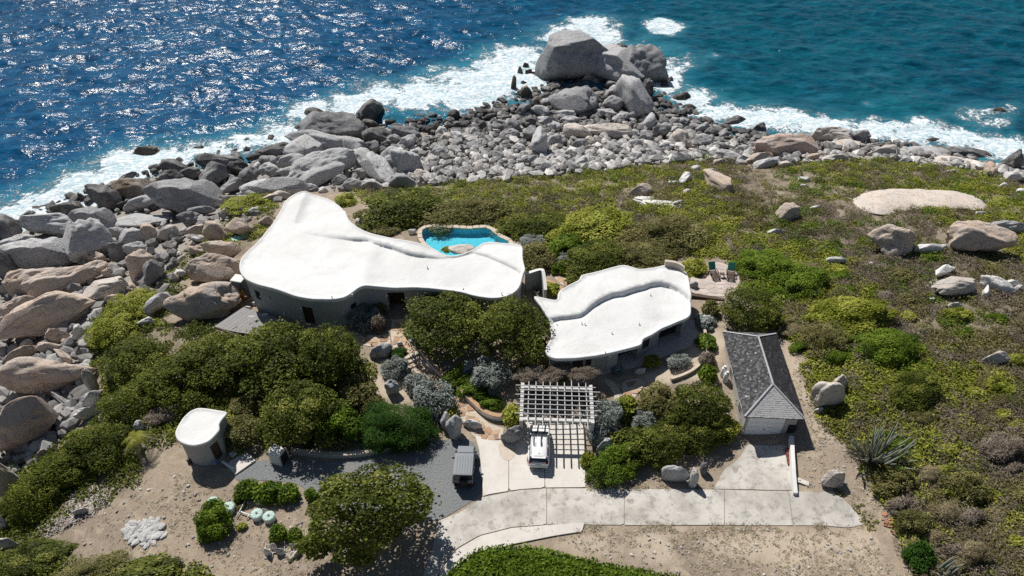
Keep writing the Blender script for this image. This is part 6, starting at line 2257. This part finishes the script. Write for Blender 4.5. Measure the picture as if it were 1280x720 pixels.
# tall branching cactus
def cactus(px, py, w_m, h_m, n, seed, label, group=None):
    p = ground(px, py); r = random.Random(seed)
    e = empty('cactus', tuple(p)); tag(e, label, 'cactus', group)
    for k in range(n):
        a = r.uniform(0, 6.28); reach = w_m * r.uniform(.25, 1.0); h = h_m * r.uniform(.45, 1.0) * (1.1 - .5 * reach / w_m)
        x0, y0 = r.uniform(-.5, .5), r.uniform(-.4, .4)
        q = []
        for t in np.linspace(0, 1, 6):
            q.append((x0 + reach * math.cos(a) * t ** .8 + r.uniform(-.06, .06), y0 + reach * math.sin(a) * .7 * t ** .8, h * (t ** 1.5) + .1 * math.sin(t * 3)))
        mb = MB(); mb.tube(q, [.06, .085, .085, .08, .07, .03], 7); mb.build('stem', M['cactus'], e, True)
cactus(1092, 575, 3.2, 4.2, 52, 3, 'large sprawling grey cactus with long curving stems beside the dry earth')
cactus(1172, 718, 1.6, 2.6, 12, 5, 'smaller grey cactus at the bottom edge on the right')
cactus(1086, 598, 1.3, .9, 9, 8, 'fallen cactus stems below the large sprawling cactus')
cactus(1236, 222, 1.4, 1.8, 10, 9, 'grey cactus clump above the right shore')

# palm
pp = ground(178, 566)
pe = empty('palm_tree', tuple(pp)); tag(pe, 'small ragged palm beside the hut', 'palm')
mb = MB(); mb.tube([(0, 0, -.2), (.1, .05, .6), (.12, .1, 1.3), (.05, .12, 1.9)], [.16, .13, .11, .1], 8); mb.build('trunk', M['bark'], pe, True)
rp = np.random.default_rng(4)
for k in range(13):
    a = k * 2.399; el = .9 - .09 * k
    L_ = 1.5
    pts = []
    for t in np.linspace(0, 1, 9):
        rr = L_ * t; pts.append(np.array([.05 + rr * math.cos(a) * math.cos(el * (1 - t * .2)), .12 + rr * math.sin(a) * math.cos(el), 1.9 + rr * math.sin(el) - 1.3 * t ** 2]))
    V, F, Tn = [], [], []
    for i in range(1, 9):
        d_ = pts[i] - pts[i - 1]; sd = np.cross(d_, [0, 0, 1]); sd /= np.linalg.norm(sd)
        for s_ in (-1, 1):
            for m_ in (0, .5):
                b = pts[i - 1] + d_ * m_; w0 = .42 * (1 - abs(i / 8 - .45))
                tip = b + sd * s_ * w0 + d_ * .9 - np.array([0, 0, .16])
                n_ = len(V); V += [b, b + d_ * .28, tip, b - d_ * .05]; F.append((n_, n_ + 1, n_ + 2, n_ + 3)); Tn.append(np.clip(rp.normal(.6, .2), 0, 1))
    obj('frond', np_mesh('frond', V, F, tint=Tn), M['lime'] if k < 8 else M['straw'], pe)
# ------------------------------------------------------------------ vehicles
def ring_rect(y, hw, z0, z1, rnd=.12, n=3):
    """rounded box section in the x-z plane at station y"""
    p = []
    for cx, cz, a0 in ((hw - rnd, z1 - rnd, 0), (-hw + rnd, z1 - rnd, 90), (-hw + rnd, z0 + rnd, 180), (hw - rnd, z0 + rnd, 270)):
        for k in range(n + 1):
            a = math.radians(a0 + 90 * k / n); p.append((cx + rnd * math.cos(a), y, cz + rnd * math.sin(a)))
    return p
def wheel(parent, x, y, r_, wd):
    q = Matrix.Rotation(math.pi / 2, 3, 'Y')
    mb = MB(); mb.cyl((x, y, r_), r_, wd, 24, rot=q); w_ = mb.build('wheel', M['rubber'], parent)
    mb = MB(); s_ = 1 if x > 0 else -1
    mb.cyl((x + s_ * wd * .5, y, r_), r_ * .62, .03, 18, rot=q)
    for k in range(5):
        a = k * 1.2566
        mb.bar((x + s_ * (wd * .5 + .018), y, r_), (x + s_ * (wd * .5 + .018), y + r_ * .56 * math.cos(a), r_ + r_ * .56 * math.sin(a)), .07, .02)
    mb.build('rim', M['rim'], w_)

def white_suv(p, rz):
    e = empty('parked_car', tuple(p), rz); tag(e, 'white hatchback car parked nose first under the pergola', 'car')
    st = [(-2.12, .70, .42, .82), (-2.06, .82, .34, .96), (-1.8, .90, .30, 1.02), (-.9, .915, .28, 1.02), (.6, .915, .28, 1.0), (1.3, .90, .30, .96), (1.85, .84, .34, .86), (2.08, .70, .42, .74)]
    mb = MB(); mb.loft([ring_rect(y, hw, z0, z1, .16, 4) for y, hw, z0, z1 in st]); mb.build('body', M['carwhite'], e, True)
    gl = [(-2.0, .74, .95, 1.08), (-1.72, .72, .95, 1.46), (-1.2, .70, .95, 1.54), (-.2, .70, .95, 1.56), (.35, .69, .95, 1.50), (1.15, .78, .92, 1.02)]
    def cab(y, hw, z0, z1): return [(hw, y, z1), (hw * .5, y, z1 + .03), (-hw * .5, y, z1 + .03), (-hw, y, z1), (-min(.87, hw + .12), y, z0), (min(.87, hw + .12), y, z0)]
    mb = MB(); mb.loft([cab(*g) for g in gl]); mb.build('window_band', M['glass'], e)
    rf = [(-1.95, .62, 1.50), (-1.75, .70, 1.545), (-1.2, .715, 1.59), (-.3, .715, 1.61), (.28, .69, 1.575), (.48, .60, 1.50)]
    mb = MB(); mb.loft([[(hw, y, z - .05), (hw - .05, y, z), (hw * .45, y, z + .035), (-hw * .45, y, z + .035), (-hw + .05, y, z), (-hw, y, z - .05), (-hw * .9, y, z - .08), (hw * .9, y, z - .08)] for y, hw, z in rf]); ro = mb.build('roof', M['carwhite'], e, True)
    for s_ in (-1, 1):
        mb = MB(); mb.bar((s_ * .62, -1.6, 1.655), (s_ * .62, .1, 1.665), .035, .035); mb.build('roof_rail', M['rim'], ro)
        mb = MB(); mb.bar((s_ * .27, -.95, 1.642), (s_ * .27, .30, 1.622), .05, .012); mb.build('roof_stripe', M['blackplastic'], ro)
        mb = MB()
        for (a, b) in (((s_ * .72, -1.76, 1.5), (s_ * .84, -2.0, 1.0)), ((s_ * .712, -.75, 1.55), (s_ * .868, -.72, 1.0)), ((s_ * .69, .34, 1.5), (s_ * .84, 1.1, .99))):
            mb.bar(a, b, .07, .07)
        mb.build('pillar', M['carwhite'], e)
        mb = MB(); mb.box((s_ * .70, -2.03, .93), (.24, .12, .22), bevel=.03); mb.build('tail_light', M['redlight'], e)
        mb = MB(); mb.box((s_ * .64, 1.98, .68), (.3, .16, .14), bevel=.04); mb.build('headlight', M['clearlight'], e)
        mb = MB(); mb.box((s_ * 1.0, .62, 1.02), (.2, .12, .15), bevel=.04); mb.build('wing_mirror', M['carwhite'], e)
        for y in (-1.3, 1.3): wheel(e, s_ * .82, y, .33, .22)
        for y in (-.35, .55):
            mb = MB(); mb.box((s_ * .915, y, .86), (.03, .16, .03)); mb.build('door_handle', M['rim'], e)
    mb = MB(); mb.box((0, -2.10, .52), (1.5, .16, .26), bevel=.05); mb.build('bumper', M['carwhite'], e)
    mb = MB(); mb.box((0, -2.17, .40), (1.1, .06, .12), bevel=.02); mb.build('diffuser', M['blackplastic'], e)
    mb = MB(); mb.box((0, -2.13, .78), (.5, .02, .12)); mb.build('number_plate', M['plate'], e)
    mb = MB(); mb.box((0, -1.93, 1.53), (1.15, .2, .035), bevel=.01); mb.build('spoiler', M['carwhite'], e)
    mb = MB(); mb.bar((0, -1.93, 1.10), (.28, -1.86, 1.24), .02, .02); mb.build('wiper', M['blackplastic'], e)
    mb = MB(); mb.tube([(0, -1.55, 1.63), (0, -1.62, 1.70)], [.05, .01], 8); mb.build('aerial', M['carwhite'], e)
white_suv(ground(673.5, 562), math.radians(-3))

def grey_jeep(p, rz):
    e = empty('parked_car', tuple(p), rz); tag(e, 'boxy grey off-roader with a spare wheel parked on the gravel', 'car')
    mb = MB(); mb.loft([ring_rect(y, hw, z0, z1, .09, 3) for y, hw, z0, z1 in ((-1.72, .76, .48, 1.06), (-1.66, .79, .46, 1.10), (.55, .79, .46, 1.10), (.62, .76, .46, 1.08), (1.62, .70, .48, 1.02), (1.72, .66, .52, .98))]); mb.build('body', M['cargrey'], e)
    mb = MB(); mb.loft([[(.74, y, z1), (-.74, y, z1), (-.785, y, 1.08), (.785, y, 1.08)] for y, z1 in ((-1.68, 1.72), (.32, 1.72))]); mb.bm.verts.ensure_lookup_table()
    mb.build('window_band', M['glass'], e)
    mb = MB(); mb.loft([[(.735, .33, 1.70), (-.735, .33, 1.70), (-.76, .33, 1.08), (.76, .33, 1.08)], [(.70, .40, 1.66), (-.70, .40, 1.66), (-.75, .66, 1.08), (.75, .66, 1.08)]]); mb.build('windscreen', M['glass'], e)
    mb = MB(); mb.box((0, -.66, 1.765), (1.54, 2.12, .12), bevel=.045, seg=2); ro = mb.build('roof', M['cargrey'], e)
    for k in range(6):
        mb = MB(); mb.box((-.55 + k * .22, -.78, 1.835), (.09, 1.7, .035), bevel=.012); mb.build('roof_rib', M['cargrey'], ro)
    mb = MB(); mb.box((0, 1.15, 1.085), (1.30, 1.02, .06), bevel=.025, seg=2); mb.build('bonnet', M['cargrey'], e)
    mb = MB(); mb.box((0, .45, 1.825), (1.40, .06, .02)); mb.build('roof_seam', M['blackplastic'], ro)
    for s_ in (-1, 1):
        mb = MB()
        for y in (-1.66, -.55, .30): mb.box((s_ * .765, y, 1.4), (.05, .12, .66))
        mb.build('pillar', M['cargrey'], e)
        for y in (-1.08, 1.12):
            mb = MB()
            arc = [(y - .50 * math.cos(t), .36 + .50 * math.sin(t)) for t in np.linspace(0, math.pi, 9)]; arc2 = [(y - .40 * math.cos(t), .36 + .40 * math.sin(t)) for t in np.linspace(math.pi, 0, 9)]
            x0, x1 = s_ * .72, s_ * .90
            mb.loft([[(x0, a, b) for a, b in arc + arc2], [(x1, a, b) for a, b in arc + arc2]]); mb.build('fender', M['blackplastic'], e)
            wheel(e, s_ * .74, y, .36, .23)
        mb = MB(); mb.box((s_ * .93, .36, 1.18), (.22, .10, .20), bevel=.03); mb.build('wing_mirror', M['blackplastic'], e)
        mb = MB(); mb.box((s_ * .66, -1.735, .72), (.18, .07, .12), bevel=.02); mb.build('tail_light', M['redlight'], e)
        mb = MB(); mb.cyl((s_ * .50, 1.72, .82), .12, .06, 14, rot=Matrix.Rotation(math.pi / 2, 3, 'X')); mb.build('headlight', M['clearlight'], e)
        mb = MB(); mb.box((s_ * .795, -.1, .98), (.03, .16, .04)); mb.build('door_handle', M['blackplastic'], e)
    mb = MB(); mb.box((0, -1.80, .52), (1.5, .18, .2), bevel=.04); mb.build('bumper', M['blackplastic'], e)
    mb = MB(); mb.box((0, 1.80, .54), (1.5, .2, .2), bevel=.04); mb.build('bumper', M['blackplastic'], e)
    mb = MB(); mb.box((0, -1.70, 1.42), (1.28, .04, .5), bevel=.01); mb.build('rear_window', M['glass'], e)
    mb = MB(); mb.cyl((.05, -1.86, 1.02), .35, .22, 24, rot=Matrix.Rotation(math.pi / 2, 3, 'X')); sw = mb.build('spare_wheel', M['rubber'], e)
    mb = MB(); mb.cyl((.05, -1.98, 1.02), .2, .03, 16, rot=Matrix.Rotation(math.pi / 2, 3, 'X')); mb.build('rim', M['blackplastic'], sw)
    for k in range(7):
        mb = MB(); mb.box((-.27 + k * .09, 1.73, .82), (.04, .03, .22)); mb.build('grille_slat', M['blackplastic'], e)
grey_jeep(ground(581.5, 588), math.radians(-1.5))

# ------------------------------------------------------------------ small things in the yard
for k, (a, b, lab) in enumerate(((267, 631, 'green round tank lid farthest left, beside pale rubble'), (287, 637.5, 'green round tank lid just right of the leftmost one'), (322.5, 646, 'larger green round tank lid joined to the white pipe'), (337.5, 649, 'green round tank lid farthest right'))):
    p = ground(a, b); e = empty('tank_lid', tuple(p)); tag(e, lab, 'tank lid')
    mb = MB(); mb.cyl((0, 0, .18), .44, .42, 24); mb.build('riser', M['pvc'], e)
    mb = MB(); mb.tube([(0, 0, .38), (0, 0, .46), (0, 0, .52), (0, 0, .54)], [.45, .47, .40, .2], 24); mb.build('cover', M['green_lid'], e)
    mb = MB(); mb.cyl((0, 0, .57), .09, .07, 12); mb.build('boss', M['doorwood'], e)
    for q in range(8):
        t = q * .785
        mb = MB(); mb.bar((.14 * math.cos(t), .14 * math.sin(t), .548), (.40 * math.cos(t), .40 * math.sin(t), .522), .035, .03); mb.build('rib', M['green_lid'], e)
a, b, c, d = ground(307.5, 629), ground(296, 648), ground(302, 641.5), ground(316, 647)
e = empty('vent_pipe', tuple(b)); tag(e, 'white plastic pipe tee lying between the green lids', 'pipe')
mb = MB(); mb.tube([tuple(Vector(b - b) + Vector((0, 0, .12))), tuple(Vector(a - b) + Vector((0, 0, .35)))], .05, 8); mb.build('long_pipe', M['pvc'], e, True)
mb = MB(); mb.tube([tuple(Vector(c - b) + Vector((0, 0, .22))), tuple(Vector(d - b) + Vector((0, 0, .22)))], .05, 8); mb.build('branch_pipe', M['pvc'], e, True)
mb = MB(); mb.tube([tuple(Vector(ground(309, 650) - b) + Vector((0, 0, .1))), tuple(Vector(ground(313, 645) - b) + Vector((0, 0, .3)))], .05, 8); mb.build('stub_pipe', M['pvc'], e, True)
# heap of white stones: each stone a stone
r = random.Random(8)
hp = empty('stone_heap', tuple(ground(182, 666))); tag(hp, 'spread heap of white broken stones on the dry earth', 'stone heap')
h0 = np.array(hp.location[:])
for k in range(90):
    t = r.uniform(0, 6.28); q = math.sqrt(r.random())
    a, b = 182 + 24 * q * math.cos(t) + 6 * q * math.sin(t), 666 + 16 * q * math.sin(t) - 6 * q * math.cos(t)
    p = ground(a, b) - h0
    o = bpy.data.objects.new('stone', ROCK_HEAP[k % 4] if 'ROCK_HEAP' in globals() else ROCK_SML[k % 6]); o.parent = hp
    s_ = r.uniform(.12, .38); o.scale = (s_ * r.uniform(.8, 1.5), s_ * .8, s_ * .35); o.location = p + np.array([0, 0, s_ * .18]); o.rotation_euler = (r.uniform(-.2, .2), r.uniform(-.2, .2), r.uniform(0, 6))
    g = r.uniform(.42, .62); o.color = (g, g * .98, g * .94, 1)
    link(o)
# pile of dry palm fronds and sticks
def debris(name, label, poly, n, seed, mats, ln):
    r = random.Random(seed); P = np.array(poly, float)
    e = empty(name, tuple(ground(*P.mean(0)))); tag(e, label, 'debris')
    e0 = Vector(e.location)
    mb = [MB() for _ in mats]
    k = 0
    while k < n:
        a, b = r.uniform(P[:, 0].min(), P[:, 0].max()), r.uniform(P[:, 1].min(), P[:, 1].max())
        if not inside(P, np.array([a]), np.array([b]))[0]: continue
        p = Vector(ground(a, b)) - e0; t = r.uniform(0, 3.14); l_ = r.uniform(.3, 1) * ln
        d_ = Vector((math.cos(t), math.sin(t), r.uniform(-.15, .25))) * l_
        mb[k % len(mats)].bar(p + Vector((0, 0, r.uniform(.03, .2))) - d_ / 2, p + Vector((0, 0, r.uniform(.03, .22))) + d_ / 2, r.uniform(.02, .07), .025)
        k += 1
    for m_, b_ in zip(mats, mb): tag(b_.build('sticks', m_, e), kind='stuff')
M['stickgrey'] = simple('dead_stick', (.36, .32, .29), .9, var=.3)
M['stickbrown'] = simple('brown_stick', (.22, .17, .13), .9, var=.3)
M['stickpale'] = simple('pale_stick', (.50, .46, .41), .9, var=.2)
debris('brush_pile', 'long pile of grey dead branches at the left of the dry earth', [(38, 672), (66, 650), (90, 622), (120, 615), (140, 618), (120, 640), (90, 655), (50, 676)], 900, 3, [M['stickgrey'], M['stickbrown'], M['stickpale']], 1.3)
debris('brush_pile', 'dead brush and rubble under the pergola', [(655, 500), (730, 500), (738, 530), (650, 528)], 520, 4, [M['stickgrey'], M['stickbrown'], M['stickpale']], .9)
debris('brush_pile', 'pale twigs and stones by the small bush below the green lids', [(328, 680), (352, 676), (380, 690), (364, 702), (335, 694)], 60, 5, [M['stickpale'], M['stickgrey']], .8)
a, b = ground(361, 703), ground(381, 682)
e = empty('drift_log', tuple(a)); tag(e, 'pale log lying left of the spreading tree', 'log')
mb = MB(); mb.tube([(0, 0, .12), tuple(Vector(b - a) * .5 + Vector((0, 0, .16))), tuple(Vector(b - a) + Vector((0, 0, .12)))], [.12, .14, .08], 9); mb.build('trunk', M['stickpale'], e, True)
mb = MB(); mb.tube([tuple(Vector(b - a) * .6 + Vector((0, 0, .16))), tuple(Vector(b - a) * .75 + Vector((.3, -.1, .35)))], [.06, .02], 6); mb.build('branch', M['stickpale'], e, True)
# sheets and boards
def board(px, py, sx, sy, rz, mat, name, label, cat, tilt=0.0, bars=0):
    p = ground(px, py); e = empty(name, tuple(p), math.radians(rz)); tag(e, label, cat)
    mb = MB(); mb.box((0, 0, .12), (sx, sy, .05), rot=Matrix.Rotation(tilt, 3, 'X')); mb.build('panel', M[mat], e)
    mb = MB()
    for s_ in (-1, 1): mb.box((s_ * sx * .4, 0, .06), (.08, sy * .9, .08), rot=Matrix.Rotation(tilt, 3, 'X'))
    mb.build('batten', M['teak'], e)
board(301, 298, 2.2, .9, 20, 'turq', 'green_sheet', 'turquoise sheet lying on the rocks beside the big roof', 'sheet', .1)
board(166, 566, 1.6, 1.9, -25, 'timber_grey', 'metal_sheet', 'grey metal sheet leaning beside the palm', 'sheet', .35)
p = ground(513, 421); e = empty('water_tub', tuple(p)); tag(e, 'turquoise tub beside the path below the round crowned tree', 'tub')
mb = MB(); mb.tube([(0, 0, 0), (0, 0, .3), (0, 0, .36)], [.42, .52, .5], 18); mb.build('body', M['turq'], e, True)
mb = MB(); mb.cyl((0, 0, .37), .46, .03, 18); mb.build('cover', M['green_lid'], e)
p = ground(516, 426); e = empty('plant_pot', tuple(p)); tag(e, 'white low bowl beside the turquoise tub', 'bowl')
mb = MB(); mb.tube([(0, 0, 0), (0, 0, .1), (0, 0, .3), (0, 0, .33)], [.2, .3, .42, .38], 16); mb.build('body', M['whitepaint'], e, True)
mb = MB(); mb.cyl((0, 0, .33), .34, .03, 16); mb.build('soil', M['blue'], e)
p = ground(1003, 603); e = empty('paving_slab', tuple(p), math.radians(-28)); tag(e, 'small pale slab lying at the end of the white forecourt wall', 'slab')
mb = MB(); mb.box((0, 0, .08), (1.0, .45, .12), bevel=.02); mb.build('slab', M['newconc'], e)
mb = MB(); mb.box((-.3, .05, .16), (.25, .2, .06), bevel=.01); mb.build('chip', M['newconc'], e)
# scattered red broken tiles on the lower right slope
rb = empty('tile_rubble', tuple(ground(1155, 600))); tag(rb, 'scatter of broken red brown tiles in the lower right scrub', 'rubble')
r0 = np.array(rb.location[:]); r = random.Random(4)
M['brick'] = simple('red_tile', (.40, .20, .13), .9, var=.3)
tile_me = MB(); tile_me.box((0, 0, 0), (.34, .22, .06), bevel=.01); tile_me = tile_me.mesh('tile'); tile_me.materials.append(M['brick'])
for k in range(60):
    if k < 40: a, b = r.gauss(1155, 9), r.gauss(600, 5)
    else: t = (k - 40) / 20; a, b = 1105 + 25 * t + r.gauss(0, 4), 645 + 30 * t + r.gauss(0, 4)
    o = bpy.data.objects.new('tile', tile_me); o.parent = rb; o.location = ground(a, b) - r0 + np.array([0, 0, .3 if k < 40 else .08]); o.rotation_euler = (r.uniform(-.6, .6), r.uniform(-.6, .6), r.uniform(0, 6)); o.scale = [r.uniform(.6, 1.3)] * 3
    link(o)
# ------------------------------------------------------------------ alike things: tell each by its order in its group
ORD = 'first second third fourth fifth sixth seventh eighth ninth tenth eleventh twelfth thirteenth fourteenth fifteenth sixteenth seventeenth eighteenth nineteenth twentieth'.split()
ORD += ['twenty-' + a for a in ORD[:9]] + ['thirtieth'] + ['thirty-' + a for a in ORD[:9]] + ['fortieth'] + ['forty-' + a for a in ORD[:9]]
def order_labels(ending, words):
    gs = {}
    for o in COL.objects:
        g = o.get('group')
        if o.parent is None and g and g.endswith(ending): gs.setdefault(g, []).append(o)
    for g, L in gs.items():
        if len(L) < 2 or len(L) > 48: continue
        if len({o['label'] for o in L}) > 1: continue
        L.sort(key=lambda o: float(project(o.location.x, o.location.y, o.location.z)[0]))
        for k, o in enumerate(L):
            kind = g[:-len(ending)].strip()
            o['label'] = words % (kind, ORD[k] if k < len(L) - 1 else 'last')
order_labels('stones among the left-shore boulders', '%s stone among the left-shore boulders, %s of its colour from the left')
order_labels('stones of the point and right shore', '%s stone on the point and shore, %s of its colour from the left')
order_labels('stones in the scrub and gardens', '%s stone in scrub or garden, %s of its colour from the left')
order_labels('scrub mounds', 'low %s shrub right of the garage, %s of its colour from the left')
